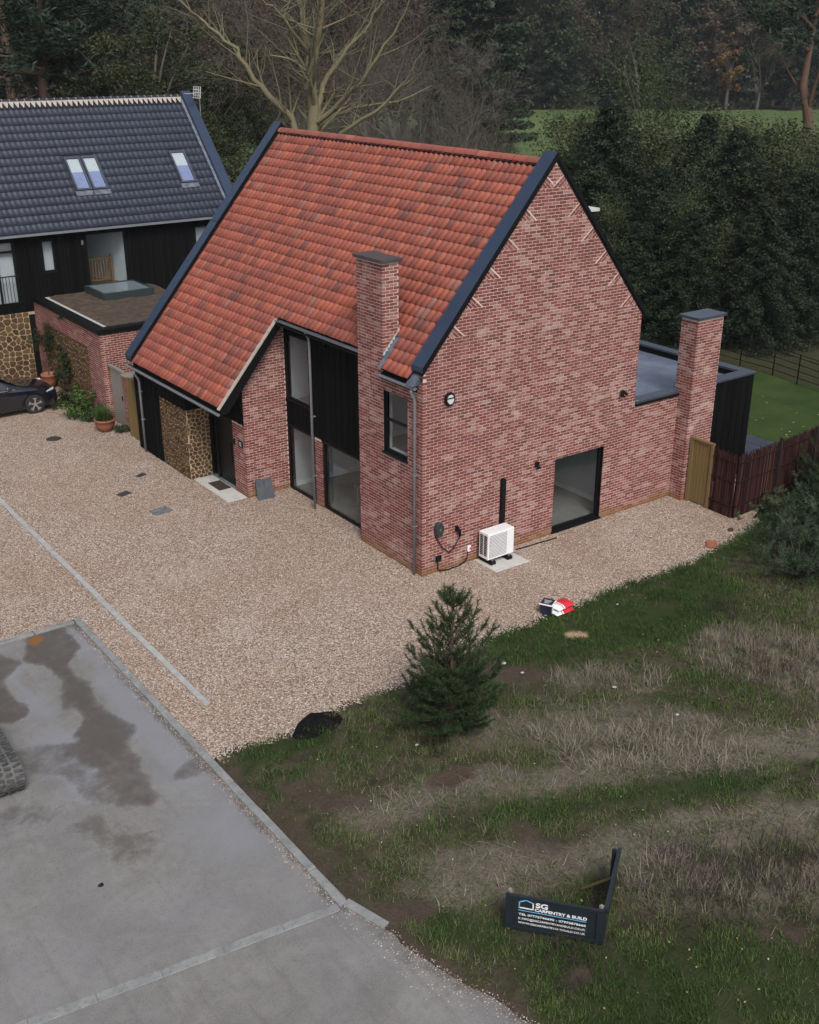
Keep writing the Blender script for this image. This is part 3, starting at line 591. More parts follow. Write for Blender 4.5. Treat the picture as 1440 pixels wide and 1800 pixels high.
# stones: Voronoi cells of a jittered grid, shrunk and domed
def clip_poly(P, nx_, ny_, d):
    out = []
    for i in range(len(P)):
        a, b = P[i], P[(i+1) % len(P)]; da, db = a[0]*nx_+a[1]*ny_-d, b[0]*nx_+b[1]*ny_-d
        if da <= 0: out.append(a)
        if (da < 0 < db) or (db < 0 < da): t_ = da/(da-db); out.append((a[0]+(b[0]-a[0])*t_, a[1]+(b[1]-a[1])*t_))
    return out
def rubble(parent, O, U, N, u0, u1, z0, z1, size=.2, name='stone', holes=()):
    O, U, N = Vector(O), Vector(U), Vector(N); Z = Vector((0, 0, 1)); nu, nz = max(1, round((u1-u0)/size)), max(1, round((z1-z0)/(size*.86))); rnd = random.Random(int(u0*100+z1*37+O.y*11)); S = {}
    for i in range(-1, nu+1):
        for j in range(-1, nz+1): S[i, j] = (u0+(i+.5+.25*(j % 2)+rnd.uniform(-.36, .36))*(u1-u0)/nu, z0+(j+.5+rnd.uniform(-.36, .36))*(z1-z0)/nz)
    for (i, j), (sx, sz) in S.items():
        P = [(u0, z0), (u1, z0), (u1, z1), (u0, z1)]
        for di in range(-2, 3):
            for dj in range(-2, 3):
                q = S.get((i+di, j+dj))
                if q and (di or dj):
                    nx_, nz_ = q[0]-sx, q[1]-sz; l = math.hypot(nx_, nz_); nx_, nz_ = nx_/l, nz_/l
                    P = clip_poly(P, nx_, nz_, (q[0]+sx)/2*nx_+(q[1]+sz)/2*nz_-.0115) if P else P
        if len(P) < 3: continue
        cx, cz = sum(p_[0] for p_ in P)/len(P), sum(p_[1] for p_ in P)/len(P)
        ar = abs(sum(P[k][0]*P[(k+1) % len(P)][1]-P[(k+1) % len(P)][0]*P[k][1] for k in range(len(P))))/2
        if ar < .003 or any(h[0] < cx < h[1] and h[2] < cz < h[3] for h in holes): continue
        # soften the corners: cut each one
        Q = []
        for k in range(len(P)):
            a, b, c = P[k-1], P[k], P[(k+1) % len(P)]
            Q += [(b[0]+(a[0]-b[0])*.2, b[1]+(a[1]-b[1])*.2), (b[0]+(c[0]-b[0])*.2, b[1]+(c[1]-b[1])*.2)]
        m = len(Q); pr = rnd.uniform(.012, .03); g = MB()
        lvl = [(1.0, -.01), (.98, pr*.5), (.82, pr)]
        vs = [O+U*(cx+(q[0]-cx)*s)+Z*(cz+(q[1]-cz)*s)+N*(h+(rnd.uniform(-.004, .004) if s < 1 else 0)) for s, h in lvl for q in Q]
        g.add(vs, [(l_*m+k, l_*m+(k+1) % m, (l_+1)*m+(k+1) % m, (l_+1)*m+k) for l_ in range(2) for k in range(m)]+[tuple(2*m+k for k in range(m))])
        mobj(name, raw(name, g.v, g.f, MT['stone'], {'r': [rnd.random()]*len(g.f)}), parent)
# ------------------------------------------------------------------ the brick house
H = thing('brick_house', 'red brick house with orange pantile catslide roof and two brick chimneys', 'house', (3.5, 6, 0))
SL, RX, RZ = 1.161, 3.77, 9.40
def rz_front(x): return RZ-SL*(RX-x)
xl = lambda z: 0 if z < 5.08 else (z-5.08)/1.167
xr = lambda z: 8.87 if z < 3.14 else (7.05 if z < 5.53 else 7.05-(z-5.53)/1.204)
TB = [round(z/CO)*CO for z in (8.83, 8.2, 7.58, 6.94, 6.36, 5.74)]
TS = .40                                       # length of each tumbled panel along the verge
def verge(side):                              # unit vectors: up the verge, and inward square to it
    s, sg = (1.167, 1) if side == 'l' else (1.204, -1); l = math.hypot(1, s)
    return (sg/l, s/l), (sg*s/l, -1/l)
WIN = (4.26, 6.01, .06, 2.12)
def gable_iv(z, tumbled=True):
    a, b = xl(z), xr(z)
    if tumbled:
        for zk in TB:
            for sd in 'lr':
                (dx, dz), (px, pz) = verge(sd)
                if zk <= z <= zk+TS*dz:
                    vx = xl(zk) if sd == 'l' else xr(zk); t_ = (z-(zk+TS*dz))/pz; e = vx+dx*TS+px*t_
                    if sd == 'l': a = max(a, e+.003)
                    else: b = min(b, e-.003)
    if b-a < .05: return []
    iv = [(a, b)]
    if WIN[2]-.03 < z < WIN[3]: iv = sub_iv(iv, WIN[0], WIN[1])
    return iv
WALL = node('wall', H)
lay('main', (0, 0, 0), (1, 0, 0), (0, -1, 0), lambda z: [(a+(.1125 if (a == 0 and int(z/CO) % 2) else 0), b) for a, b in gable_iv(z)], 0, 9.42)
mortar(WALL, 'mortar', (0, 0, 0), (1, 0, 0), (0, -1, 0), lambda z: gable_iv(z, False), 0, 9.44, MT['mortar'])
for zk in TB:                                  # panels of bricks laid square to the verge
    for sd in 'lr':
        (dx, dz), (px, pz) = verge(sd); vx = xl(zk) if sd == 'l' else xr(zk)
        for k in range(int(TS/CO)+1):
            s0, s1 = k*CO+.0055, min((k+1)*CO-.0055, TS)
            if s1-s0 < .03: continue
            e0, e1 = s0*dz/-pz-.006, s1*dz/-pz-.006; off = .1125*(k % 2); m = -1
            while True:
                a, b = off+m*.225+.005, off+(m+1)*.225-.005; m += 1
                if a > e1: break
                a0, a1 = max(a, .004), max(a, .004); b0, b1 = min(b, e0), min(b, e1)
                if b1-a1 < .02: continue
                b0 = max(b0, a0+.004)
                f = [(s0, a0), (s0, b0), (s1, b1), (s1, a1)]
                q = [Vector((vx+dx*s+px*t_, 0, zk+dz*s+pz*t_)) for s, t_ in f]
                if sd == 'l': q = q[::-1]
                BRICKS['main'].append((q, Vector((0, -1, 0)), .05, False))
FW = (.58, 1.56, 2.80, 4.37)
CY0, CY1, CZ = 1.575, 2.63, 7.31
def front_iv(z):
    iv = [(0, CY1)] if z < 4.86 else ([(CY0, CY1)] if z < CZ else [])
    if FW[2]-.02 < z < FW[3]: iv = sub_iv(iv, FW[0], FW[1])
    return iv
lay('main', (0, 0, 0), (0, 1, 0), (-1, 0, 0), lambda z: front_iv(z) if (int(z/CO) % 2) else [(a+.1125 if (a == 0 or (a == CY0 and z > 4.86)) else a, b) for a, b in front_iv(z)], 0, CZ, 1)
mortar(WALL, 'mortar', (0, 0, 0), (0, 1, 0), (-1, 0, 0), front_iv, 0, CZ, MT['mortar'])
CX1 = .47
for (O, N, fl) in (((0, CY0, 0), (0, -1, 0), 0), ((0, CY1, 0), (0, 1, 0), 0)):
    zz = 4.80 if N[1] < 0 else 0; iv = lambda z: [(.1125 if (int(z/CO) % 2 or N[1] > 0) else 0, CX1)]
    lay('main', O, (1, 0, 0), N, iv, zz, CZ, 0, .1); mortar(WALL, 'mortar', O, (1, 0, 0), N, lambda z: [(0, CX1)], zz, CZ, MT['mortar'])
iv = lambda z: [(CY0+(.1125 if int(z/CO) % 2 else .006), CY1)]
lay('main', (CX1, 0, 0), (0, 1, 0), (1, 0, 0), iv, 5.4, CZ, 0, .05); mortar(WALL, 'mortar', (CX1, 0, 0), (0, 1, 0), (1, 0, 0), lambda z: [(CY0, CY1)], 5.4, CZ, MT['mortar'])
g = MB(); g.box(-.065, CX1+.065, CY0-.065, CY1+.065, CZ+.002, CZ+.085); g.build('chimney_cap', plain('dark_cap', (.055, .045, .045), .55, 0, .25, 8), H, bevel=.008)
# wing wall beside the recess and the pier by the door
WY = 6.92
wing_top = lambda z: max(-.98, RX-(RZ-.30-z)/SL)
lay('main', (-.98, WY, 0), (1, 0, 0), (0, -1, 0), lambda z: [(wing_top(z)+.98+(.1125 if (z < 2.15 and int(z/CO) % 2) else 0), 1.38)] if wing_top(z) < .34 else [], 0, 5.2)
mortar(WALL, 'mortar', (0, WY, 0), (1, 0, 0), (0, -1, 0), lambda z: [(wing_top(z), .40)] if wing_top(z) < .34 else [], 0, 5.2, MT['mortar'])
iv = lambda z: [((.1125 if not int(z/CO) % 2 else 0), .73)]
lay('main', (-.98, WY, 0), (0, 1, 0), (-1, 0, 0), iv, 0, 2.16, 1); mortar(WALL, 'mortar', (-.98, 0, 0), (0, 1, 0), (-1, 0, 0), lambda z: [(WY, 7.65)], 0, 2.16, MT['mortar'])
lay('main', (.36, 0, 0), (0, 1, 0), (-1, 0, 0), lambda z: [(5.05, 5.40)], 0, 2.0); mortar(WALL, 'mortar', (.36, 0, 0), (0, 1, 0), (-1, 0, 0), lambda z: [(5.05, 5.40)], 0, 2.0, MT['mortar'])
# rear stack at the end of the extension wall
SX0, SX1, SY, SZ = 8.775, 9.80, -.45, 5.16
lay('main', (0, SY, 0), (1, 0, 0), (0, -1, 0), lambda z: [(SX0+(.1125 if int(z/CO) % 2 else 0), SX1)], 0, SZ); mortar(WALL, 'mortar', (0, SY, 0), (1, 0, 0), (0, -1, 0), lambda z: [(SX0, SX1)], 0, SZ, MT['mortar'])
iv = lambda z: [(SY+(.1125 if not int(z/CO) % 2 else 0), .0 if z < 3.1 else .12)]
lay('main', (SX0, 0, 0), (0, 1, 0), (-1, 0, 0), iv, 0, SZ, 1); mortar(WALL, 'mortar', (SX0, 0, 0), (0, 1, 0), (-1, 0, 0), lambda z: [(SY, .12)], 0, SZ, MT['mortar'])
g = MB(); g.quad((SX1, SY, 0), (SX1, .12, 0), (SX1, .12, SZ), (SX1, SY, SZ)); g.quad((SX0, .12, 3), (SX1, .12, 3), (SX1, .12, SZ), (SX0, .12, SZ)); g.build('stack_back', MT['brick'], H)
g = MB(); g.box(SX0-.06, SX1+.06, SY-.06, .18, SZ+.002, SZ+.075); g.build('chimney_cap', MT['parapet'], H, bevel=.008)
emit_bricks('main', WALL, MT['brick'])
# inner leaf so that no daylight leaks through, with the window openings left free
g = MB()
g.box(.12, 4.2, .12, .30, 0, 5.0); g.box(6.06, 6.9, .12, .30, 0, 5.0); g.box(4.2, 6.06, .12, .30, 2.16, 5.0)
g.prism([(.12, 5.0), (6.9, 5.0), (6.9, 5.4), (3.77, 9.2), (.2, 5.05)], 1, .12, .30); g.box(7.0, 8.9, .12, .3, 0, 3.0); g.build('inner_leaf', MT['plaster'], H)
g = MB(); g.box(6.75, 6.95, .35, 12.5, 2.5, 5.4); g.box(6.75, 6.95, 5.0, 12.5, 0, 2.5); g.box(-1.5, 6.9, 12.45, 12.7, 0, 2.7); g.box(.12, .3, 1.62, 2.6, 0, 4.8); g.box(.12, .3, .35, .54, 0, 4.8); g.box(.12, .3, .54, 1.62, 0, 2.75); g.box(.12, .3, .54, 1.62, 4.4, 4.8); g.build('rear_wall', MT['plaster'], H)
g = MB(); g.prism([(-1.6, 2.8), (3.77, 9.1), (7.0, 5.3), (6.9, 2.6), (-1.6, 2.6)], 1, 12.46, 12.74); g.build('far_gable', MT['board'], H)
# windows
gw = window(H, (0, 0, 0), (1, 0, 0), (0, -1, 0), *WIN, fr=.075, setback=.09); room(H, 2.2, 6.7, .31, 3.3, .05, 2.45, 'y0')
window(H, (0, 0, 0), (0, 1, 0), (-1, 0, 0), *FW, hbars=(3.62,), fr=.065, setback=.06); room(H, .31, 2.6, .35, 2.5, 2.72, 4.7, 'x0')
g = MB(); g.box(.14, .32, FW[0]-.02, FW[1]+.02, FW[2]-.06, FW[2]+.02); g.build('window_board', MT['white'], H)
# recessed entrance bay of black boards and glass
RXX = .40
UPW, G1, G2_ = (5.62, 6.86, 2.74, 4.64), (5.42, 6.88, .03, 1.99), (2.68, 5.0, .03, 2.0)
bay_cut = [(UPW[0]-.02, UPW[1]+.02, UPW[2]-.02, UPW[3]+.02)]
boards(H, (RXX, 0, 0), (0, 1, 0), (-1, 0, 0), 2.66, 6.90, lambda u: (2.0, 4.98), cut=bay_cut)
for w_ in (UPW, G1, G2_): window(H, (RXX, 0, 0), (0, 1, 0), (-1, 0, 0), *w_, fr=.06, setback=-.015 if w_ is not UPW else .0, sill=(w_ is UPW))
room(H, .56, 4.2, 2.7, 6.85, .05, 2.5, 'x0'); room(H, .56, 3.0, 5.4, 6.88, 2.66, 4.8, 'x0', skirt=False)
g = MB(); g.box(.44, .56, 2.6, 6.92, 2.0, 2.74); g.box(.44, .56, 2.6, 5.58, 2.7, 5.2); g.box(.44, .56, 5.0, 5.42, 0, 2.0); g.box(.44, .56, 5.5, 6.9, 4.64, 5.3); g.build('bay_backing', MT['black'], H)
g = MB(); g.box(.42, .58, 5.55, 6.9, 2.70, 2.75); g.box(.56, .62, 5.3, 5.46, .05, 2.0); g.build('window_board', MT['white'], H)
g = MB(); g.box(1.1, 1.55, 3.6, 4.6, .62, .68); g.box(1.15, 1.2, 3.65, 3.7, .05, .62); g.box(1.15, 1.2, 4.5, 4.55, .05, .62); g.box(1.2, 1.4, 3.9, 4.15, .05, .26)
tag(g.build('work_bench', MT['wood_grey']), 'builder bench with offcuts seen through the big ground floor window', 'bench')
g = MB(); g.box(-.02, .40, 2.64, 6.64, 4.93, 4.97); g.box(.37, .392, 2.64, 6.92, 4.94, 5.1); g.build('soffit', MT['soffit'], H)
# porch: carstone block, boards above, door
SX = -1.66
g = MB(); g.box(SX, -.96, 9.17, 11.0, -.02, 2.13); g.build('stone_backing', MT['stone_mortar'], H)
SW = node('stone_wall', H)
rubble(SW, (SX, 0, 0), (0, 1, 0), (-1, 0, 0), 9.17, 11.0, .0, 2.13, .165); rubble(SW, (0, 9.17, 0), (1, 0, 0), (0, -1, 0), SX, -.96, .0, 2.13, .15)
boards(H, (SX, 0, 0), (0, 1, 0), (-1, 0, 0), 11.02, 12.78, lambda u: (.02, 2.62)); boards(H, (SX, 0, 0), (0, 1, 0), (-1, 0, 0), 9.15, 11.02, lambda u: (2.15, 2.62))
boards(H, (-.985, 0, 0), (0, 1, 0), (-1, 0, 0), WY+.01, 9.15, lambda u: (2.17, 3.50)); boards(H, (0, 12.78, 0), (1, 0, 0), (0, 1, 0), SX, .2, lambda u: (.02, rz_front(u)-.3))
g = MB(); g.box(SX+.03, -.9, 11.0, 12.75, 0, 2.6); g.box(-.95, -.6, 6.98, 7.62, 0, 3.3); g.box(-.96, -.8, 7.62, 9.2, 2.12, 3.4); g.box(SX+.03, -.9, 9.2, 11.05, 2.14, 2.6); g.build('wing_backing', MT['soffit'], H)
D = node('door', H); g = MB(); g.box(-.90, -.85, 7.70, 8.72, .06, 2.08); g.build('door_leaf', MT['black'], D, bevel=.005)
g = MB(); g.box(-.95, -.83, 7.65, 7.70, .04, 2.12); g.box(-.95, -.83, 8.72, 8.80, .04, 2.12); g.box(-.95, -.83, 9.10, 9.16, .04, 2.12); g.box(-.95, -.83, 7.7, 9.1, 2.08, 2.12); g.build('door_frame', MT['black'], D)
g = MB(); g.quad((-.89, 8.8, .06), (-.89, 9.1, .06), (-.89, 9.1, 2.08), (-.89, 8.8, 2.08)); g.build('side_light', MT['glass'], D)
g = MB(); g.bar((-.94, 7.86, .8), (-.94, 7.86, 1.4), .025); g.build('pull_handle', MT['black_soft'], D)
g = MB(); g.box(-1.0, -.84, 7.65, 9.15, .02, .06); g.build('threshold', MT['galv'], D)
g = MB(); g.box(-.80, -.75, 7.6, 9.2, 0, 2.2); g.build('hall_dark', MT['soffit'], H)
# ---- roof
ROOF = node('roof', H)
l = math.hypot(1, SL); Vr = (1/l, 0, SL/l); gauge = .19*l; X0 = -1.83
def keep(c, i, j):
    if c.x > RX-.10: return False
    if c.y > 6.64: return True
    if c.y > 2.66: return c.x > .06
    if c.y > 1.42: return c.x > .50 if c.y > 1.52 else c.x > -.02
    return c.x > -.16
# U must make U x V point outwards: run along -Y
tile_field(ROOF, (X0, 12.39, rz_front(X0)), (0, -1, 0), Vr, .2105, gauge, 57, 30, keep, MT['tile'], 'pan')
def sheet(x0, x1, y0, y1, d): return [(x0, y0, rz_front(x0)-d), (x1, y0, rz_front(x1)-d), (x1, y1, rz_front(x1)-d), (x0, y1, rz_front(x0)-d)]
g = MB()
for (x0, x1, y0, y1) in ((-1.8, RX, 6.66, 12.4), (.08, RX, 2.62, 6.66), (CX1, RX, 1.5, 2.62), (-.12, RX, .38, 1.5)): g.quad(*sheet(x0, x1, y0, y1, .012)); g.quad(*sheet(x0, x1, y0, y1, .16))
g.quad((-1.80, 6.66, rz_front(-1.8)-.012), (.08, 6.66, rz_front(.08)-.012), (.08, 6.66, rz_front(.08)-.2), (-1.80, 6.66, rz_front(-1.8)-.2))
g.build('roof_deck', MT['soffit'], ROOF, recalc=False)
g = MB(); rs_ = lambda x: RZ-1.204*(x-RX); g.quad((RX, .3, rs_(RX)), (7.2, .3, rs_(7.2)), (7.2, 12.5, rs_(7.2)), (RX, 12.5, rs_(RX))); g.build('rear_slope', MT['tile'], ROOF, recalc=False)
# ridge tiles
rm = MB(); n = 8
for yy in (-.222, .222):
    for k in range(n+1):
        a = math.pi*(k/n); rm.v.append((.155*math.cos(a), yy, .12*math.sin(a)))
rm.f = [(k, k+1, n+2+k, n+1+k) for k in range(n)]
y = .42; variants = [raw('ridge_tile', rm.v, rm.f, MT['tile'], {'r': [q]*n}, True) for q in (.25, .35, .45, .5, .9)]
while y < 12.4:
    o = mobj('ridge_tile', random.choice(variants), ROOF, (RX, y+.225, RZ-.03+random.uniform(0, .008))); y += .455
g = MB(); g.bar((RX-.15, .4, RZ-.085), (RX-.15, 12.38, RZ-.085), .03, .04); g.build('ridge_mortar', MT['soffit'], ROOF)
# verge strip, bargeboard
g = MB(); a, b = Vector((-1.86, 6.655, rz_front(-1.86)-.005)), Vector((.12, 6.655, rz_front(.12)-.005)); g.bar(a, b, .11, .035, (0, 0, 1)); g.build('verge_mortar', MT['verge_pale'], ROOF)
g = MB(); z_ = .05; g.prism([(-1.80, rz_front(-1.80)-.05), (.14, rz_front(.14)-.05), (.14, rz_front(.14)-.33), (-1.60, rz_front(-1.80)-.33+.12), (-1.80, rz_front(-1.8)-.22)], 1, 6.595, 6.63); g.build('bargeboard', MT['black'], ROOF)
# slate-blue metal copings on both gables
def coping(y0, y1, xlow, zlow):
    g = MB(); s = 1.165; zt = 9.565
    f = lambda x: zt-s*(3.77-x)
    g.prism([(xlow, f(xlow)-.03), (3.77, zt-.03), (3.77, zt+.09), (xlow, f(xlow)+.09)], 1, y0, y1); g.prism([(3.772, zt-.03), (7.16, zt-1.204*3.39-.03), (7.16, zt-1.204*3.39+.09), (3.772, zt+.09)], 1, y0, y1)
    g.build('coping', MT['coping'], ROOF)
    g = MB(); g.prism([(xlow+.02, f(xlow+.02)-.12), (3.77, zt-.13), (7.12, zt-1.204*3.35-.12), (7.12, zt-1.204*3.35-.032), (3.77, zt-.032), (xlow+.02, f(xlow+.02)-.032)], 1, y0+.015, y1-.03); (g.prism([(xlow+.004, f(xlow)-.09), (3.77, zt-.09), (3.77, zt+.082), (xlow+.004, f(xlow)+.082)], 1, y0-.01, y0-.002), g.prism([(3.771, zt-.06), (7.15, zt-1.204*3.38-.06), (7.15, zt-1.204*3.38+.082), (3.771, zt+.082)], 1, y0-.01, y0-.002)); g.build('coping_fascia', MT['black'], ROOF)
coping(-.035, .39, -.03, 5.0); coping(12.40, 12.84, -1.87, 2.9)
for (ya, yb, xa) in ((.392, .44, -.1), (12.355, 12.398, -1.8)):
    g = MB(); g.quad(*[(x, y, rz_front(x)+d) for x, y, d in ((xa, ya, .06), (RX, ya, .06), (RX, yb, .055), (xa, yb, .055))])
    g.build('lead_gutter', MT['lead'], ROOF, recalc=False)
j = at(395, 352, 1, 12.62); g = MB(); g.obox((1.35, 12.62, 9.565-1.165*(3.77-1.35)+.092), Vector((.651, 0, .759))*.012, (0, .222, 0), Vector((-.759, 0, .651))*.004); g.build('coping_joint', MT['black'], ROOF)
# lead flashing against the chimney with stepped edge
g = MB(); xs_ = np.linspace(-.12, .52, 9)
g.quad(*[(x, y, rz_front(x)+d) for x, y, d in ((-.16, CY0-.15, .05), (.50, CY0-.15, .05), (.50, CY0-.004, .075), (-.16, CY0-.004, .075))])
g.build('lead_soaker', MT['lead'], ROOF, recalc=False)
g = MB(); g2 = MB()
for k in range(7):
    xa = .0+k*.07; xb = xa+.07; zt = (math.floor(rz_front(xb)/CO)+2)*CO
    g.quad((xa, CY0-.006, rz_front(xa)+.06), (xb, CY0-.006, rz_front(xb)+.06), (xb, CY0-.006, rz_front(xb)+.16), (xa+.005, CY0-.006, rz_front(xa)+.17+.02*(k % 2)))
    g2.quad((xa+.004, CY0-.009, rz_front(xa)+.15), (xb, CY0-.009, rz_front(xa)+.16), (xb, CY0-.009, rz_front(xb)+.185), (xa+.004, CY0-.009, rz_front(xa)+.172))
g.build('stepped_flashing', MT['lead'], ROOF, recalc=False); g2.build('flashing_edge', MT['lead_pale'], ROOF, recalc=False)
g = MB(); g.prism([(-.2, 4.78), (.1, 4.80), (.1, 5.10)], 1, .12, .40); g.build('eave_closer', MT['lead'], ROOF)
# gutters and downpipes
def gutter(name, x, y0, y1, z, r=.062, mat='galv'):
    g = MB(); n = 8; b = 0
    for yy in (y0, y1):
        for k in range(n+1): a = math.pi+math.pi*k/n; g.v.append((x+r*math.cos(a), yy, z+r*math.sin(a)))
        for k in range(n+1): a = math.pi+math.pi*k/n; g.v.append((x+(r-.006)*math.cos(a), yy, z+(r-.006)*math.sin(a)))
    m = 2*(n+1)
    g.f = [(k, k+1, m+k+1, m+k) for k in range(n)]+[(n+1+k, m+n+1+k, m+n+2+k, n+2+k) for k in range(n)]+[(0, n+1, m+n+1, m), (n, m+n, m+2*n+1, 2*n+1)]; g.a = [.5]*len(g.f)
    for yy in (y0, y1): c = len(g.v); g.v += [(x+r*math.cos(math.pi+math.pi*k/n), yy, z+r*math.sin(math.pi+math.pi*k/n)) for k in range(n+1)]; g.f.append(tuple(range(c, c+n+1))); g.a.append(.5)
    g.build(name, MT[mat], H)
    g = MB(); g.box(x+r+.003, x+r+.03, y0+.02, y1-.02, z-.11, z+.02); g.build('fascia', MT['black'], H)
gutter('gutter', -1.89, 6.60, 12.80, 2.75, .052); gutter('gutter', .03, 2.66, 6.62, 5.06, .062); gutter('gutter', -.17, .06, 1.52, 4.76, .052)
def pipe(pts, r=.037): g = MB(); g.tube(pts, r, 10); return g.build('downpipe', MT['galv'], H, smooth=True)
pipe([(-.17, .20, 4.70), (-.17, .20, 4.62), (-.10, .20, 4.5), (-.075, .20, 4.4), (-.075, .20, .03)]); pipe([(.03, 5.12, 5.02), (.04, 5.12, 4.95), (.12, 5.12, 4.84), (.13, 5.12, 4.72), (.13, 5.12, .03)])
pipe([(-1.90, 12.2, 2.69), (-1.88, 12.2, 2.58), (-1.78, 12.2, 2.42), (-1.76, 12.2, 2.3), (-1.76, 12.2, .03)])
for (x, y, zs) in ((-.075, .20, (1.3, 2.6, 3.9)), (.13, 5.12, (1.0, 2.7)), (-1.76, 12.2, (1.1, 2.0))):
    for z in zs: g = MB(); g.tube([(x, y, z-.012), (x, y, z+.012)], .046, 10); g.box(x, x+.1, y-.06, y+.01, z-.01, z+.01); g.build('pipe_clip', MT['galv'], H)
# flat-roofed rear extension
g = MB(); g.box(8.9, 11.98, .02, .16, .0, 2.86); g.box(7.0, 11.98, 5.1, 9, 0, 2.86); g.box(11.86, 11.98, .16, 5.1, 2.4, 2.86); g.box(7, 11.98, .16, 5.1, 2.5, 2.86); g.build('extension_wall', MT['black'], H)
window(H, (11.98, 0, 0), (0, 1, 0), (1, 0, 0), .25, 5.0, .06, 2.4, bars=(1.8, 3.4), setback=.0, sill=False, name='added_rear_glazing')  # unseen rear glazing, added to let daylight into the house
boards(H, (0, -.02, 0), (1, 0, 0), (0, -1, 0), SX1+.01, 12.02, lambda u: (.03, 3.06)); boards(H, (12.0, 0, 0), (0, 1, 0), (1, 0, 0), 0, 9, lambda u: (.03, 3.06), cut=[(.2, 5.05, 0, 2.42)], joined=True)
g = MB(); g.box(7.05, 12.0, .25, 9, 2.86, 2.90); g.build('flat_roof', MT['membrane'], H)
g = MB(); g.box(7.07, 8.97, -.05, .30, 3.075, 3.14); g.box(8.97, 9.79, .20, .34, 3.075, 3.145); g.box(9.79, 12.07, -.08, .30, 3.075, 3.14); g.box(11.72, 12.07, .302, 9, 3.075, 3.14); g.build('parapet_coping', MT['parapet'], H, bevel=.006)
g = MB(); g.box(7.1, 11.7, .12, .26, 2.9, 3.07); g.box(11.76, 12.0, .3, 9, 2.88, 3.07); g.box(7.07, 8.95, -.045, -.02, 3.0, 3.074); g.build('upstand', MT['soffit'], H)
# rear dormer cheek showing past the verge
g = MB(); g.box(4.6, 6.38, 1.3, 3.2, 6.0, 7.98); g.build('dormer', MT['black'], H); g = MB(); g.box(4.5, 6.5, 1.2, 3.3, 7.985, 8.06); g.build('dormer_roof', MT['lead_pale'], H)
# ------------------------------------------------------------------ neighbouring house (black boards over carstone, charcoal tiles)
NBL = thing('black_house', 'black boarded house with charcoal tiled roof and roof windows', 'house', (1, 24, 0))
YN, EZ, RYN, RZN = 22.4, 5.49, 26.1, 9.77; SN = (RZN-EZ)/(RYN-(YN-.3)); nzr = lambda y: EZ+SN*(y-(YN-.3))
JUL, W1N, OPN, RTW = (-3.3, -1.93, 2.9, 5.26), (-.95, -.46, 3.98, 5.16), (.78, 2.38, 3.26, 5.24), (5.3, 5.95, 4.3, 5.12)
boards(NBL, (0, YN, 0), (1, 0, 0), (0, -1, 0), -10, 7.2, lambda u: (2.62, 5.42), cut=[(a-.02, b+.02, c-.02, d+.02) for a, b, c, d in (JUL, W1N, OPN, RTW)], joined=True)
g = MB()
xs_ = [-10, JUL[0], JUL[1], W1N[0], W1N[1], OPN[0], OPN[1], RTW[0], RTW[1], 7.2]
for k in range(0, len(xs_), 2): g.box(xs_[k], xs_[k+1], YN+.02, YN+.2, 2.6, 5.5)
for (a, b, c, d) in (JUL, W1N, OPN, RTW): g.box(a, b, YN+.02, YN+.2, d, 5.5); g.box(a, b, YN+.02, YN+.2, 2.6, c)
g.box(-10, 7.2, YN+.3, 29.5, 0, 2.55); g.build('wall', MT['soffit'], NBL)
g = MB(); g.prism([(YN+.05, 0), (29.7, 0), (29.7, 5.4), (RYN, 9.6), (YN+.05, 5.5)], 0, 6.95, 7.2); g.build('gable_wall', MT['board'], NBL)
window(NBL, (0, YN, 0), (1, 0, 0), (0, -1, 0), *W1N, fr=.06, setback=0); window(NBL, (0, YN, 0), (1, 0, 0), (0, -1, 0), *RTW, fr=.05, setback=0)
window(NBL, (0, YN, 0), (1, 0, 0), (0, -1, 0), *OPN, fr=.05, setback=.04); window(NBL, (0, YN, 0), (1, 0, 0), (0, -1, 0), *JUL, hbars=(4.86,), bars=(-2.6,), fr=.08, setback=.02, name='balcony_door')
g = MB(); g.box(JUL[0], JUL[1], YN+.2, YN+.24, 2.9, 5.3); g.box(W1N[0]-.1, W1N[1]+.1, YN+.2, YN+.22, 3.9, 5.2); g.box(RTW[0]-.1, RTW[1]+.1, YN+.2, YN+.22, 4.2, 5.2); g.build('blind', MT['white'], NBL)
g = MB(); g.quad((OPN[1]-.03, YN+.21, 3.2), (OPN[1]-.9, YN+2.2, 3.2), (OPN[1]-.9, YN+2.2, 5.3), (OPN[1]-.03, YN+.21, 5.3)); g.quad((OPN[1]-.9, YN+2.2, 3.2), (.5, YN+2.2, 3.2), (.5, YN+2.2, 5.3), (OPN[1]-.9, YN+2.2, 5.3))
g.build('interior_wall', MT['plaster'], NBL, recalc=False); g = MB(); g.quad((.5, YN+.2, 3.22), (2.4, YN+.2, 3.22), (2.4, YN+2.2, 3.22), (.5, YN+2.2, 3.22)); g.build('interior_floor', MT['wood_warm'], NBL, recalc=False)
BAL = node('balustrade', NBL); g = MB(); g.box(.75, 1.95, YN+.62, YN+.68, 4.12, 4.18); g.box(.75, 1.95, YN+.62, YN+.68, 3.3, 3.35); g.box(1.9, 1.99, YN+.6, YN+.69, 3.22, 4.28); g.build('handrail', MT['wood_warm'], BAL)
for k in range(10): g = MB(); x = .8+k*.115; g.box(x, x+.045, YN+.63, YN+.67, 3.35, 4.12); g.build('baluster', MT['wood_warm'], BAL)
JB = node('balcony_rail', NBL); g = MB(); g.box(JUL[0], JUL[1]+.04, YN-.14, YN-.11, 3.98, 4.02); g.box(JUL[0], JUL[1]+.04, YN-.14, YN-.11, 3.0, 3.04); g.build('rail', MT['black'], JB)
for k in range(12): g = MB(); x = JUL[1]-.02-k*.118; g.box(x-.009, x+.009, YN-.135, YN-.115, 3.04, 3.98); g.build('bar', MT['black'], JB)
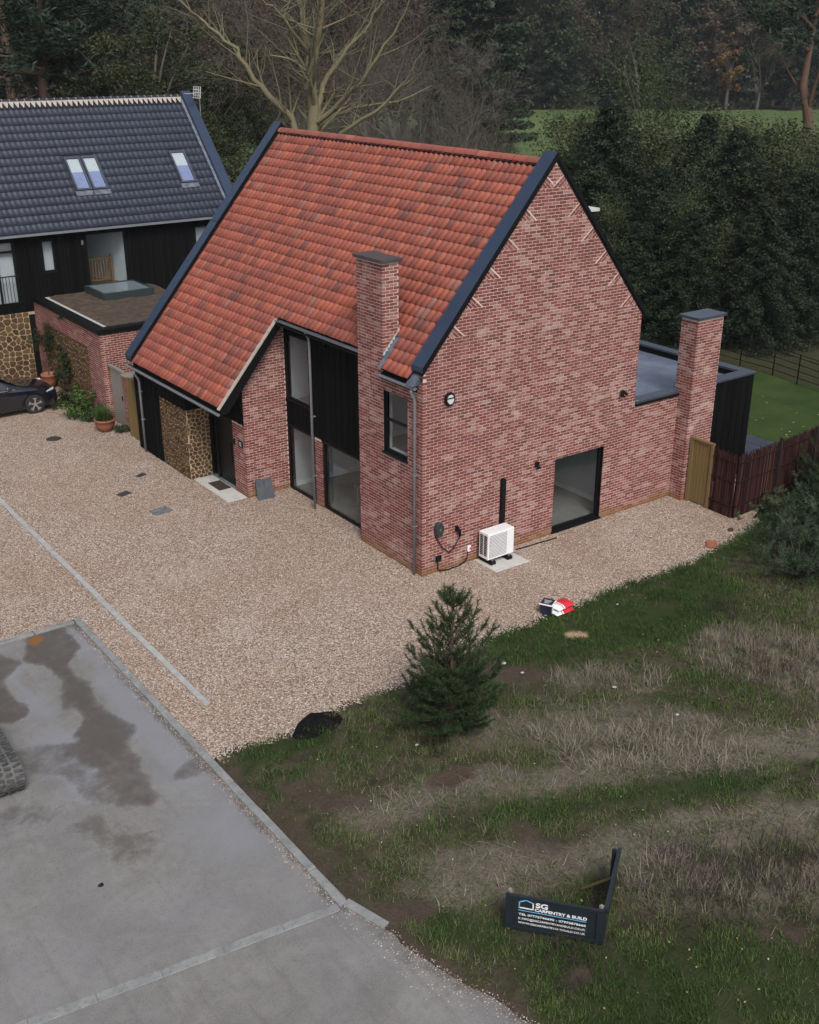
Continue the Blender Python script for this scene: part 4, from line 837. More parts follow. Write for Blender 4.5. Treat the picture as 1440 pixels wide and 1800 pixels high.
g = MB(); g.tube([(.62, YN-.06, 5.02), (.62, YN-.06, 4.86)], .04, 8); g.build('wall_lamp', MT['galv'], NBL)
# stone ground storey and brick garage with planted roof
GX0, GY0, GZ = -1.5, 15.9, 3.17
g = MB(); g.box(-10, GX0, YN-.02, YN+.25, -.02, 2.6); g.build('stone_backing', MT['stone_mortar'], NBL)
SWN = node('stone_wall', NBL); rubble(SWN, (0, YN-.02, 0), (1, 0, 0), (0, -1, 0), -7.0, GX0-.25, .0, 2.6, .235)
g = MB(); g.box(GX0-.24, GX0-.02, YN-.05, YN+.1, 0, 2.5); g.build('side_door', MT['black'], NBL)
PANEL = (17.15, 21.7, .02, 2.36)
giv = lambda z: sub_iv([(GY0, YN)], PANEL[0], PANEL[1]) if z < PANEL[3] else [(GY0, YN)]
WN = node('garage_wall', NBL)
lay('nb', (GX0, 0, 0), (0, 1, 0), (-1, 0, 0), lambda z: [(a+(.1125 if (a == GY0 and int(z/CO) % 2 == 0) else 0), b) for a, b in giv(z)], 0, 3.0, 1); mortar(WN, 'mortar', (GX0, 0, 0), (0, 1, 0), (-1, 0, 0), giv, 0, 3.0, MT['mortar'])
lay('nb', (0, GY0, 0), (1, 0, 0), (0, -1, 0), lambda z: [(GX0+(.1125 if int(z/CO) % 2 else 0), 3.2)], 0, 3.0); mortar(WN, 'mortar', (0, GY0, 0), (1, 0, 0), (0, -1, 0), lambda z: [(GX0, 3.2)], 0, 3.0, MT['mortar'])
emit_bricks('nb', WN, MT['brick_nb'], 0)
g = MB(); g.box(GX0+.05, GX0+.2, PANEL[0]-.05, PANEL[1]+.05, 0, 2.4); g.build('stone_backing', MT['stone_mortar'], NBL); rubble(SWN, (GX0+.05, 0, 0), (0, 1, 0), (-1, 0, 0), PANEL[0], PANEL[1], .0, PANEL[3], .22)
g = MB(); g.box(GX0+.12, 3.2, GY0+.12, YN, 0, 2.9); g.build('garage_core', MT['soffit'], NBL)
g = MB(); g.box(GX0-.06, GX0+.28, GY0-.06, YN, 3.0, GZ); g.box(GX0+.28, 3.26, GY0-.06, GY0+.28, 3.0, GZ); g.build('roof_edge', MT['black'], NBL, bevel=.01)
g = MB(); g.box(GX0+.28, 3.2, GY0+.28, YN, 2.9, 3.06); g.build('chipping_border', MT['chip'], NBL)
xs2, ys2 = np.arange(GX0+.55, 3.2, .12), np.arange(GY0+.55, YN-.15, .12); A, B = np.meshgrid(xs2, ys2); n1, n2 = len(xs2), len(ys2)
Zs = 3.075+.09*fbm(A, B, 2.2, 55, 4)*np.clip(np.minimum.reduce([A-xs2[0], B-ys2[0]])*4, 0, 1); F = (np.arange(n1-1)[None, :]+np.arange(n2-1)[:, None]*n1).reshape(-1, 1)+np.array([0, 1, n1+1, n1])
mobj('sedum_bed', raw('sedum_bed', np.stack([A, B, Zs], -1).reshape(-1, 3), F, MT['sedum']), NBL)
g = MB(); g.box(.25, 2.65, 19.95, 22.35, 3.07, 3.09); g.build('chipping_border', MT['chip'], NBL)
SK = node('flat_rooflight', NBL); q = [(.42, 20.2), (2.42, 20.2), (2.42, 22.1), (.42, 22.1)]
g = MB(); g.box(.42, 2.42, 20.2, 20.3, 3.08, 3.38); g.box(.42, 2.42, 22.0, 22.1, 3.08, 3.38); g.box(.42, .52, 20.3, 22.0, 3.08, 3.38); g.box(2.32, 2.42, 20.3, 22.0, 3.08, 3.38); g.build('frame', plain('green_grey_metal', (.035, .05, .055), .35, .2), SK, bevel=.01)
g = MB(); g.quad((.52, 20.3, 3.36), (2.32, 20.3, 3.36), (2.32, 22.0, 3.36), (.52, 22.0, 3.36)); g.build('pane', NT('rooflight_glass').out((.17, .215, .24), .06, 0, .9), SK)
# roof
RN = node('roof', NBL); l = math.hypot(1, SN)
SKY1, SKY2, SKY3 = (.94, 1.56, 23.22, 24.27), (1.6, 2.22, 23.22, 24.27), (5.28, 5.95, 23.22, 24.27)
def keepn(c, i, j): return c.y < RYN-.08 and not any(a-.02 < c.x < b+.02 and c_-.03 < c.y < d+.05 for a, b, c_, d in (SKY1, SKY2, SKY3))
tile_field(RN, (-10.02, YN-.3, nzr(YN-.3)), (1, 0, 0), (0, 1/l, SN/l), .21, .252*l, 81, 16, keepn, MT['tile_dark'], 'roman', 300, lambda P: True)
g = MB(); g.quad((-10, YN-.28, nzr(YN-.28)-.012), (7.0, YN-.28, nzr(YN-.28)-.012), (7.0, RYN, RZN-.012), (-10, RYN, RZN-.012)); g.quad((-10, RYN, RZN-.02), (7, RYN, RZN-.02), (7, 30, RZN-4.1), (-10, 30, RZN-4.1)); g.build('roof_deck', MT['tile_dark'], RN, recalc=False)
rm2 = [( .14*math.cos(math.pi*k/8), .11*math.sin(math.pi*k/8)) for k in range(9)]
rmm = raw('ridge_tile', [(x, yy, zz) for x in (-.14, .14) for yy, zz in rm2], [(k, k+1, 10+k, 9+k) for k in range(8)], MT['tile_dark'], None, True); x = -9.86
while x < 6.9: mobj('ridge_tile', rmm, RN, (x, RYN, RZN+.03)); x += .29
g = MB(); x = -9.9
while x < 6.9: g.add([(x-.10, RYN-.13, RZN+.06), (x+.12, RYN-.13, RZN+.06), (x+.06, RYN-.26, RZN-.09), (x+.01, RYN-.34, RZN-.17), (x-.04, RYN-.26, RZN-.09)], [(0, 4, 3, 2, 1)]); x += .21
for k in range(58): g.box(-9.83+k*.29-.008, -9.83+k*.29+.008, RYN-.13, RYN+.02, RZN+.03, RZN+.15)
g.build('ridge_mortar', MT['verge_pale'], RN, recalc=False)
def rooflight(a, b, y0, y1):
    w = node('roof_window', RN); V_ = Vector((0, 1/l, SN/l)); N_ = Vector((0, -SN/l, 1/l)); U_ = Vector((1, 0, 0)); P = Vector(((a+b)/2, (y0+y1)/2, nzr((y0+y1)/2))); hu, hv = (b-a)/2, (y1-y0)/2*l; g = MB()
    for du, dv, su, sv in ((-hu+.035, 0, .035, hv), (hu-.035, 0, .035, hv), (0, -hv+.035, hu-.07, .035), (0, hv-.04, hu-.07, .04)): g.obox(P+U_*du+V_*dv+N_*.05, U_*su, V_*sv, N_*.055)
    g.build('frame', MT['parapet'], w)
    g = MB(); g.quad(*[P+U_*du+V_*dv+N_*.07 for du, dv in ((-hu+.06, -hv+.06), (hu-.06, -hv+.06), (hu-.06, hv-.07), (-hu+.06, hv-.07))]); g.build('pane', MT['glass'], w)
    g = MB(); m_ = hv*.1; g.quad(*[P+U_*du+V_*dv+N_*.045 for du, dv in ((-hu+.05, m_), (hu-.05, m_), (hu-.05, hv-.05), (-hu+.05, hv-.05))]); g.build('blind', MT['white'], w)
    g = MB(); g.quad(*[P+U_*du+V_*dv+N_*.044 for du, dv in ((-hu+.05, -hv+.05), (hu-.05, -hv+.05), (hu-.05, m_), (-hu+.05, m_))]); g.build('lower_blind', plain('lilac_blind', (.34, .36, .58), .7), w)
    g = MB(); g.quad(*[P+U_*du+V_*dv+N_*.045 for du, dv in ((-hu-.05, -hv-.22), (hu+.05, -hv-.22), (hu+.05, -hv), (-hu-.05, -hv))]); g.build('apron', MT['lead'], w)
for s_ in (SKY1, SKY2, SKY3): rooflight(*s_)
g = MB(); f = lambda y: nzr(y)+.06; x0, x1 = 6.9, 7.32
g.prism([(YN-.42, f(YN-.42)), (RYN, f(RYN)), (RYN, f(RYN)+.22), (YN-.42, f(YN-.42)+.22)], 0, x0, x1); g.prism([(RYN+.002, f(RYN)), (30, f(RYN)-4.2), (30, f(RYN)-3.98), (RYN+.002, f(RYN)+.22)], 0, x0, x1); g.build('coping', MT['coping'], RN)
g = MB(); g.quad((6.80, YN-.3, nzr(YN-.3)+.055), (6.898, YN-.3, nzr(YN-.3)+.08), (6.898, RYN, RZN+.08), (6.80, RYN, RZN+.055)); g.build('lead_gutter', MT['lead'], RN, recalc=False)
g = MB(); g.bar((-10, YN-.36, EZ-.05), (6.9, YN-.36, EZ-.05), .1, .08); g.build('gutter', MT['galv'], NBL); g = MB(); g.box(-10, 6.95, YN-.3, YN, EZ-.10, EZ-.06); g.build('soffit', MT['soffit'], NBL)
# aerial on the neighbour's gable
AE = thing('tv_aerial', 'silver television aerial on a pole behind the charcoal roof gable', 'aerial', (7.4, 25.4, 7.6))
g = MB(); g.tube([(7.4, 25.4, 7.6), (7.4, 25.4, 10.15)], .022, 6); g.bar((7.2, 25.4, 8.2), (7.4, 25.4, 8.2), .03); g.build('pole', MT['galv'], AE)
g = MB(); g.bar((6.65, 25.1, 9.98), (7.55, 25.45, 9.98), .03); g.build('boom', MT['galv'], AE); g = MB()
for k in range(5): g.bar((7.28+k*.012, 25.34-.25, 9.78+k*.11), (7.28+k*.012, 25.34+.45, 9.78+k*.11), .018)
for k in range(4): g.bar((7.28, 25.1+k*.2, 9.78), (7.33, 25.1+k*.2, 10.22), .018)
for k in range(7): g.bar((6.66+k*.075, 25.0+k*.03, 9.98), (6.66+k*.075, 25.28+k*.03, 9.98), .015)
g.build('reflector', MT['white_plastic'], AE)
# side gate between the houses
g = MB(); g.box(-1.32, -1.24, 14.65, 15.75, .03, 2.0)
GT = thing('side_gate', 'weathered grey timber gate beside the brick garage corner', 'gate', (-1.28, 15.2, 0))
for k in range(8): g = MB(); g.r = random.random(); y = 14.72+k*.13; g.box(-1.31, -1.28, y, y+.125, .05, 1.92); g.build('board', MT['wood_grey'], GT)
g = MB(); g.box(-1.35, -1.24, 14.62, 15.82, 1.92, 2.0); g.box(-1.36, -1.26, 14.62, 14.70, 0, 1.92); g.build('frame', MT['wood_grey'], GT); g = MB(); g.box(-1.34, -1.31, 14.85, 14.89, .95, 1.1); g.build('latch', MT['black'], GT)
PR = thing('brick_pier', 'short red brick pier beside the grey timber gate', 'pier', (-1.2, 14.35, 0))
BRICKS['pier'] = []; lay('pier', (-1.38, 0, 0), (0, 1, 0), (-1, 0, 0), lambda z: [(14.12+(.1125 if int(z/CO) % 2 else 0), 14.60)], 0, 1.88, 1, .08); lay('pier', (0, 14.12, 0), (1, 0, 0), (0, -1, 0), lambda z: [(-1.38+(.1125 if not int(z/CO) % 2 else 0), -.93)], 0, 1.88, 0, .08)
mortar(PR, 'mortar', (-1.38, 0, 0), (0, 1, 0), (-1, 0, 0), lambda z: [(14.12, 14.60)], 0, 1.88, MT['mortar']); mortar(PR, 'mortar', (0, 14.12, 0), (1, 0, 0), (0, -1, 0), lambda z: [(-1.38, -.93)], 0, 1.88, MT['mortar']); emit_bricks('pier', PR, MT['brick_nb'], 0)
g = MB(); g.box(-1.42, -.9, 14.08, 14.62, 1.882, 1.93); g.build('cap', MT['wood_grey'], PR)
FP = thing('fence_post', 'pale new timber fence panel end between pier and black house corner', 'fence', (-1.45, 13.6, 0))
g = MB(); g.box(-1.52, -1.42, 13.42, 13.52, 0, 2.05); g.box(-1.52, -1.42, 13.86, 13.96, 0, 2.0); g.build('post', MT['wood_new'], FP)
for k in range(3): g = MB(); g.box(-1.49, -1.465, 13.53+k*.11, 13.635+k*.11, .05, 1.95); g.build('board', MT['wood_new'], FP)
# pots
def pot(name, label, loc, r, h):
    P = thing(name, label, 'pot', loc); g = MB(); g.lathe(loc, [(0, .01), (r*.62, .01), (r*.95, h*.55), (r, h*.85), (r*1.08, h*.87), (r*1.08, h), (r*.95, h), (r*.9, h*.86), (0, h*.86)], 22); g.build('pot_body', MT['terracotta'], P, smooth=True); return P
pot('terracotta_pot', 'round terracotta pot of grass on the gravel by the timber gate', (-1.98, 14.95, .01), .33, .42); pot('terracotta_pot', 'tall terracotta pot holding a clipped tree against the stone wall', (-1.75, 20.9, .01), .28, .55)
# ------------------------------------------------------------------ things on and around the brick house
def on_gable(u, v): return at(u, v, 1, 0)
# outdoor heat pump unit
AC = thing('heat_pump', 'white outdoor heat pump unit standing against the brick gable', 'heat pump', (2.1, -.2, 0))
x0, x1, y0, y1, z0, z1 = 1.66, 2.50, -.50, -.14, .16, .86
g = MB(); g.box(x0, x1, y0, y1, z0, z1); g.build('casing', MT['white'], AC, bevel=.018)
GR = node('fan_grille', AC); g = MB(); g.box(x0+.04, x0+.60, y0-.004, y0-.001, z0+.06, z1-.06); g.build('grille_back', plain('grille_grey', (.16, .165, .18), .5), GR)
for k in range(15): g = MB(); z = z0+.08+k*.038; g.box(x0+.04, x0+.60, y0-.016, y0-.005, z, z+.015); g.build('slat', MT['white'], GR)
SG = node('side_grille', AC)
for k in range(12):
    for m_ in range(2): g = MB(); g.box(x0-.004, x0-.001, y0+.05+m_*.15, y0+.16+m_*.15, z0+.09+k*.046, z0+.122+k*.046); g.build('vent_slot', MT['black'], SG)
for xx in (1.72, 2.26): g = MB(); g.box(xx, xx+.16, y0-.06, y1+.04, .03, .12); g.build('foot', MT['black_soft'], AC, bevel=.01); g = MB(); g.box(xx+.06, xx+.1, y0-.02, y0+.02, .12, .16); g.build('bracket', MT['galv'], AC)
tag(MB().box(1.60, 2.68, -.90, -.05, -.02, .03).build('paving_slab', MT['slab'], bevel=.006), 'pale concrete pad under the white heat pump', 'slab')
g = MB(); g.box(2.41, 2.53, -.10, -.006, .5, 1.95); g.tube([(2.47, -.02, 1.95), (2.47, -.09, 1.95)], .075, 12); g.bar((2.47, -.055, 1.95), (2.47, -.055, 2.0), .1, .09); tag(g.build('pipe_trunking', MT['black_soft'], bevel=.008), 'black vertical pipe trunking above the heat pump on brick', 'trunking')
# bulkhead light
o = on_gable(789, 701); L_ = thing('bulkhead_lamp', 'octagonal black bulkhead lamp high on the brick gable', 'lamp', (o.x, 0, o.z))
def disc(c, rx, rz, y0, y1, n=8, ph=None): ph = math.pi/n if ph is None else ph; g = MB(); P = [(c.x+rx*math.cos(2*math.pi*k/n+ph), c.z+rz*math.sin(2*math.pi*k/n+ph)) for k in range(n)]; return g.prism(P, 1, y0, y1)
disc(o, .15, .17, -.07, -.002).build('housing', MT['black_soft'], L_, bevel=.01); disc(o, .10, .115, -.085, -.071, 8).build('diffuser', plain('opal', (.55, .57, .58), .3), L_); g = MB(); g.box(o.x-.11, o.x+.11, -.092, -.086, o.z+.02, o.z+.05); g.build('eyelid', MT['black_soft'], L_)
# twin spot, small vent
def twin_spot(label, c, N):
    S = thing('twin_spotlight', label, 'spotlight', c); c = Vector(c); N = Vector(N); U_ = N.cross(Vector((0, 0, 1))); g = MB(); g.obox(c+N*.03, U_*.05, N*.03, (0, 0, .05)); g.build('bracket', MT['black_soft'], S)
    for s_ in (-1, 1): q = c+N*.08+U_*(.07*s_)+Vector((0, 0, -.02)); g = MB(); d = (N+U_*.5*s_+Vector((0, 0, -.9))).normalized(); g.tube([q-d*.05, q+d*.07], [.03, .05], 10); g.build('lamp_head', MT['black_soft'], S, smooth=False)
c = on_gable(1093, 689); twin_spot('black twin spotlight on the brick gable below the flat roof coping', (c.x, -.004, c.z), (0, -1, 0))
c = at(573, 606, 0, .37); twin_spot('twin spotlight on the black boards of the recessed bay', (.366, c.y, c.z), (-1, 0, 0))
c = on_gable(943, 816); g = MB(); g.obox((c.x, -.03, c.z), (.055, 0, 0), (0, .028, 0), (0, 0, .06)); g.tube([(c.x, -.05, c.z-.02), (c.x, -.12, c.z-.07)], .045, 10); tag(g.build('outside_tap', MT['black_soft']), 'small black outside tap box on the brick gable left of the window', 'tap')
# car charger with its cable, socket, junction box
o = on_gable(769, 929); E_ = thing('car_charger', 'dark grey wall mounted car charger on the brick gable', 'charger', (o.x, 0, o.z)); disc(o, .13, .19, -.12, -.004, 10).build('charger_body', plain('charger_grey', (.025, .035, .042), .4), E_, bevel=.02); disc(o, .025, .035, -.124, -.121, 12).build('badge', MT['wood_new'], E_)
p2_ = on_gable(803, 935); g = MB(); a0 = Vector((o.x-.09, -.05, o.z-.16)); pts = []
for k in range(17): t_ = k/16; q = a0.lerp(Vector((p2_.x+.06, -.05, p2_.z-.12)), t_); q.z -= .42*math.sin(math.pi*t_)*(.9 if t_ < .5 else 1); pts.append(q)
pts += [Vector((p2_.x+.08, -.07, p2_.z+.0)), Vector((p2_.x+.03, -.08, p2_.z+.08))]; g.tube(pts, .014, 6); g.build('cable', MT['black_soft'], E_, smooth=True)
g = MB(); g.tube([(p2_.x+.05, -.08, p2_.z-.10), (p2_.x+.02, -.09, p2_.z+.04), (p2_.x-.03, -.06, p2_.z+.12)], [.028, .045, .05], 10); g.box(p2_.x-.06, p2_.x+.02, -.05, -.004, p2_.z+.06, p2_.z+.17); g.build('plug', MT['black_soft'], E_)
s_ = on_gable(823, 963); SO = thing('outdoor_socket', 'white outdoor isolator switch on brick beside the heat pump', 'socket', (s_.x, 0, s_.z)); g = MB(); g.box(s_.x-.05, s_.x+.05, -.06, -.004, s_.z-.08, s_.z+.08); g.build('cover', MT['white_plastic'], SO, bevel=.01)
g = MB(); g.box(s_.x+.0, s_.x+.05, -.075, -.061, s_.z-.02, s_.z+.03); g.build('knob', MT['red_print'], SO)
b_ = on_gable(769, 981); JBX = thing('junction_box', 'small black junction box low on the brick gable with trailing cable', 'box', (b_.x, 0, b_.z)); g = MB(); g.box(b_.x-.08, b_.x+.08, -.07, -.004, b_.z-.07, b_.z+.07); g.build('box', MT['black_soft'], JBX, bevel=.008); g = MB(); g.box(b_.x-.12, b_.x-.085, -.03, -.004, b_.z-.03, b_.z+.08); g.build('back_plate', MT['galv'], JBX)
g = MB(); g.tube([(b_.x-.02, -.04, b_.z-.07), (b_.x-.02, -.05, .12), (b_.x+.03, -.07, .05), (b_.x+.3, -.10, .035), (b_.x+.62, -.08, .035), (b_.x+.8, -.05, .06), (s_.x-.06, -.04, .14), (s_.x-.03, -.035, s_.z-.08)], .015, 6); g.build('cable', MT['black_soft'], JBX, smooth=True)
tag(MB().bar((2.85, -.20, .02), (4.2, -.27, .02), .03, .025).build('drain_pipe', MT['black_soft']), 'thin black pipe lying on the gravel below the gable window', 'pipe')
tag(MB().bar((2.55, -.1, .03), (2.75, -.45, .03), .05, .04).build('timber_offcut', MT['wood_grey']), 'short grey timber offcut beside the heat pump pad', 'timber')
# door step, mat, number plate, slate sample
for k in range(2): tag(MB().box(-1.60, -1.0, 6.95+k*1.09, 8.03+k*1.09, -.02, .035).build('paving_slab', MT['slab'], bevel=.006), 'pale stone slab in front of the black front door', 'slab', 'pale slabs at the front door')
tag(MB().box(-1.42, -1.04, 7.85, 8.55, .037, .055).build('door_mat', MT['mat']), 'dark coir door mat on the pale step', 'mat')
def text_mesh(name, s, size, mat, M, parent, ext=.002, offset=0.0, align='LEFT', width=None):
    cu = bpy.data.curves.new(name, 'FONT'); cu.body = s; cu.size = size; cu.extrude = ext; cu.offset = offset; cu.align_x = align; cu.resolution_u = 3
    o = bpy.data.objects.new(name, cu); COL.objects.link(o); bpy.context.view_layer.update(); me = bpy.data.meshes.new_from_object(o.evaluated_get(bpy.context.evaluated_depsgraph_get())); bpy.data.objects.remove(o)
    if width:
        xs_ = [v.co.x for v in me.vertices]; k = width/(max(xs_)-min(xs_))
        for v in me.vertices: v.co.x = (v.co.x-min(xs_))*k
    me.materials.clear(); me.materials.append(mat); o = mobj(name, me, parent); o.matrix_basis = M; return o
NP = thing('house_number', 'black number plate reading 12 on the brick pier by the door', 'number plate', (-.985, 7.2, 1.55)); g = MB(); g.box(-1.0, -.984, 7.06, 7.30, 1.46, 1.66); g.build('plate', MT['black'], NP)
text_mesh('number', '12', .16, MT['sign_white'], Matrix(((0, 0, -1, -1.003), (-1, 0, 0, 7.27), (0, 1, 0, 1.505), (0, 0, 0, 1))), NP)
DBL = thing('doorbell', 'black doorbell with pale button beside the number plate', 'doorbell', (-.985, 7.45, 1.5)); g = MB(); g.box(-1.01, -.984, 7.52, 7.58, 1.45, 1.62); g.build('bell_body', MT['black'], DBL); g = MB(); g.box(-1.0, -.984, 7.38, 7.44, 1.52, 1.58); g.build('button', MT['galv'], DBL)
ST = thing('tile_stack', 'grey slate roof tiles leaning on the brick wall by the door', 'tiles', (-.55, 6.7, 0))
for k in range(3):
    g = MB(); c = Vector((-.60+.03*k, 6.62+k*.055, .265)); up = Vector((.02, .30, .95)).normalized(); g.obox(c, Vector((.24, -.03, .005)), up.cross(Vector((1, 0, 0)))*.014, up*.27); g.build('slate_tile', MT['slate'], ST)
g = MB(); g.tube([(-.6, 6.585, .03), (-.6, 6.66, .5)], .013, 6); g.build('roll', MT['slate'], ST)
# manholes and patches in the gravel
def cover(label, u, v, a, b, rot, mat, circ=False):
    q = gnd(u, v); g = MB()
    if circ: g.lathe((q.x, q.y, 0), [(a, 0), (a, .022), (a*.92, .026), (0, .024)], 20)
    else: X = Vector((math.cos(rot), math.sin(rot), 0)); Y = Vector((-X.y, X.x, 0)); g.obox((q.x, q.y, .012), X*a, Y*b, (0, 0, .012))
    tag(g.build('manhole_cover', mat, bevel=.004), label, 'manhole')
cover('square grey inspection cover in the gravel before the front door', 283, 899, .28, .22, .1, plain('worn_cover', (.13, .13, .13), .7, 0, .5, 8)); cover('small grey drain cover in the gravel between inspection cover and boards', 218, 869, .19, .13, .3, MT['iron']); cover('round iron cover in the gravel near the parked car', 95, 772, .24, .24, 0, MT['iron'], True); cover('faint small cover in the gravel by the stone porch', 248, 836, .16, .10, .4, MT['iron'])
# sacks, tub, red tile, lump
SA = []
for k, (dz, rot) in enumerate(((.0, -.05), (.115, .04))):
    q = gnd(985, 1076); S = thing('cement_sack', ('red and white sack lying under another beside the tub' if k == 0 else 'red and white sack on top of another beside the tub'), 'sack', (q.x, q.y, 0), 'sacks on the gravel edge')
    X = Vector((math.cos(.05+rot), math.sin(.05+rot), 0)); Y = Vector((-X.y, X.x, 0)); c = Vector((q.x, q.y, .065+dz))+X*(.03*k)+Y*.02*k
    def sack(a0, a1, gr, nme, mat):
        g = MB(); n1, n2 = 8, 6; hx, hy, hz = .27+gr, .19+gr, .055+gr; vs = []
        for sgn in (1, -1):
            for i in range(n1+1):
                for j in range(n2+1):
                    u_, v_ = (a0+(a1-a0)*i/n1), -1+2*j/n2; h = hz*(max(0, 1-abs(u_)**4)*max(0, 1-abs(v_)**4))**.45; vs.append(c+X*hx*u_+Y*hy*v_+Vector((0, 0, sgn*h)))
        m = n2+1; tot = (n1+1)*m; fs = [(s_*tot+i*m+j, s_*tot+(i+1)*m+j, s_*tot+(i+1)*m+j+1, s_*tot+i*m+j+1) for s_ in (0, 1) for i in range(n1) for j in range(n2)]; g.add(vs, fs); g.build(nme, mat, S, smooth=True)
    sack(-1, 1, 0, 'sack_body', MT['white_plastic']); sack(-.42, .93, .0035, 'red_print', MT['red_print']); sack(-.35, -.22, .006, 'white_band', MT['white_plastic'])
q = gnd(962, 1078); T_ = thing('plastic_tub', 'square white tub with navy lid beside the red sacks', 'tub', (q.x, q.y, 0))
def sq(nme, h0, h1, a, b, mat, rot=.5): g = MB(); X = Vector((math.cos(rot), math.sin(rot), 0)); Y = Vector((-X.y, X.x, 0)); g.add([Vector((q.x, q.y, z))+X*s_*i+Y*s_*j for z, s_ in ((h0, a), (h1, b)) for i, j in ((-1, -1), (1, -1), (1, 1), (-1, 1))], [(3, 2, 1, 0), (4, 5, 6, 7), (0, 1, 5, 4), (1, 2, 6, 5), (2, 3, 7, 6), (3, 0, 4, 7)]); g.build(nme, mat, T_, bevel=.02)
sq('bucket', .0, .26, .125, .145, MT['navy']); sq('rim', .262, .295, .16, .16, MT['white_plastic']); sq('lid', .297, .305, .142, .142, MT['navy']); g = MB(); X = Vector((math.cos(.5), math.sin(.5), 0)); Y = Vector((-X.y, X.x, 0)); g.obox(Vector((q.x, q.y, .13))-Y*.139, X*.07, Y*.006, (0, 0, .115)); g.build('label', MT['white_plastic'], T_)
for k in range(3): g = MB(); g.obox(Vector((q.x, q.y, .3065))+X*(-.08+.06*k), X*.008, Y*(.05+.02*k), (0, 0, .0012)); g.build('lid_print', MT['white_plastic'], T_)
q = gnd(1250, 960); RT_ = thing('clay_tile_stack', 'two orange clay roof tiles lying on the gravel near the verge', 'tiles', (q.x, q.y, 0))
for k in range(2): g = MB(); X = Vector((math.cos(.5+k*.2), math.sin(.5+k*.2), 0)); Y = Vector((-X.y, X.x, 0)); g.obox((q.x, q.y, .035+k*.035), X*.20, Y*.125, (0, 0, .014)); g.build('clay_tile', MT['terracotta'], RT_, bevel=.008)
def lump(name, label, cat, c, s, mat, seed, flat=.7):
    import bmesh
    bm = bmesh.new(); bmesh.ops.create_icosphere(bm, subdivisions=3, radius=1); rn = random.Random(seed); off = rn.uniform(0, 50)
    for v in bm.verts: k = .7+.6*float(fbm(np.array([v.co.x*1.3+off]), np.array([v.co.y*1.3+v.co.z*1.7+off]), 1, seed, 3)[0]); v.co = Vector((v.co.x*s*k, v.co.y*s*k*.8, max(-.1, v.co.z)*s*k*flat))
    me = bpy.data.meshes.new(name); bm.to_mesh(me); bm.free(); me.materials.append(mat); o = mobj(name, me, None, c); return tag(o, label, cat)
q = gnd(1284, 933); lump('brick_lump', 'dark brick fragment lying on the gravel by the brown fence', 'rubble', (q.x, q.y, .02), .09, plain('dark_brick', (.05, .02, .018), .9), 3)
q = gnd(178, 1556); lump('stone_lump', 'small black lump lying on the concrete road', 'rubble', (q.x, q.y, .0), .045, MT['black_soft'], 5)
# discarded black membrane half buried in grass
q = gnd(562, 1278); xs_, ys_ = np.linspace(-.62, .62, 30), np.linspace(-.42, .42, 22); A, B = np.meshgrid(xs_, ys_)
ex = sstep(1.12, .68, np.hypot(A/.62, B/.42)+.35*(fbm(A, B, 2.4, 91, 3)-.5)); Zm = ex*(.10+.035*np.sin(A*9+B*3)*np.exp(-(B*2.5)**2)+.16*(fbm(A, B, 3, 93, 3)-.5))-.05*(1-ex)
ca, sa = math.cos(.25), math.sin(.25); n1, n2 = 30, 22; F = (np.arange(n1-1)[None, :]+np.arange(n2-1)[:, None]*n1).reshape(-1, 1)+np.array([0, 1, n1+1, n1])
F = F[ex.ravel()[F].max(1) > .02]
tag(mobj('membrane_heap', raw('membrane_heap', np.stack([q.x+A*ca-B*sa, q.y+A*sa+B*ca, Zm+.01], -1).reshape(-1, 3), F, MT['membrane_black'], None, True)), 'crumpled black membrane heap where gravel meets the grass', 'membrane')
# garden gate and brushwood fence
GG = thing('garden_gate', 'new yellow timber gate between the rear chimney and the brown fence', 'gate', (8.95, -.85, 0)); gx = 8.93
for k in range(6): g = MB(); y = -.58-k*.118; g.box(gx+.01, gx+.035-.006*(k % 2), y-.106, y, .06, 1.84); g.build('board', MT['wood_new'], GG)
g = MB(); g.box(gx-.03, gx+.008, -.60, -.50, 0, 1.88); g.box(gx-.03, gx+.008, -1.30, -1.22, 0, 1.86); g.box(gx-.035, gx+.05, -1.30, -.50, 1.86, 1.91); g.build('frame', MT['wood_new'], GG)
def brushwood(label, pts, h, seed, loc):
    Bf = thing('brushwood_fence', label, 'fence', loc); rn = random.Random(seed); g = MB()
    for (a, b) in zip(pts[:-1], pts[1:]):
        a, b = Vector(a), Vector(b); L = (b-a).length; d = (b-a)/L; nrm = Vector((-d.y, d.x, 0)); m = int(L*150)
        for k in range(m):
            t_ = (k+rn.random())/m; q = a+d*(t_*L)+nrm*rn.uniform(-.03, .03); hh = h*rn.uniform(.94, 1.02)+(rn.uniform(.02, .1) if rn.random() < .12 else 0); g.r = rn.random()**1.3
            e = q+d*rn.uniform(-.03, .03)+nrm*rn.uniform(-.02, .02)+Vector((0, 0, hh)); w = rn.uniform(.011, .022); g.add([q-d*w, q+d*w, q+nrm*w, e-d*w*.6, e+d*w*.6, e+nrm*w*.6], [(0, 1, 4, 3), (1, 2, 5, 4), (2, 0, 3, 5)])
    o = g.build('stick', MT['brush'], Bf, recalc=False); o['kind'] = 'stuff'
    for (a, b) in zip(pts[:-1], pts[1:]):
        a, b = Vector(a), Vector(b)
        for z in (.35, 1.05, h-.2): g = MB(); g.r = .3; g.bar(a+Vector((0, 0, z)), b+Vector((0, 0, z)), .10, .03); g.build('rail', MT['brush'], Bf)
    return Bf
brushwood('short dark brown brushwood panel joining the timber gate to the corner', [(8.95, -1.32, 0), (8.92, -2.10, 0)], 1.80, 3, (8.95, -1.7, 0))
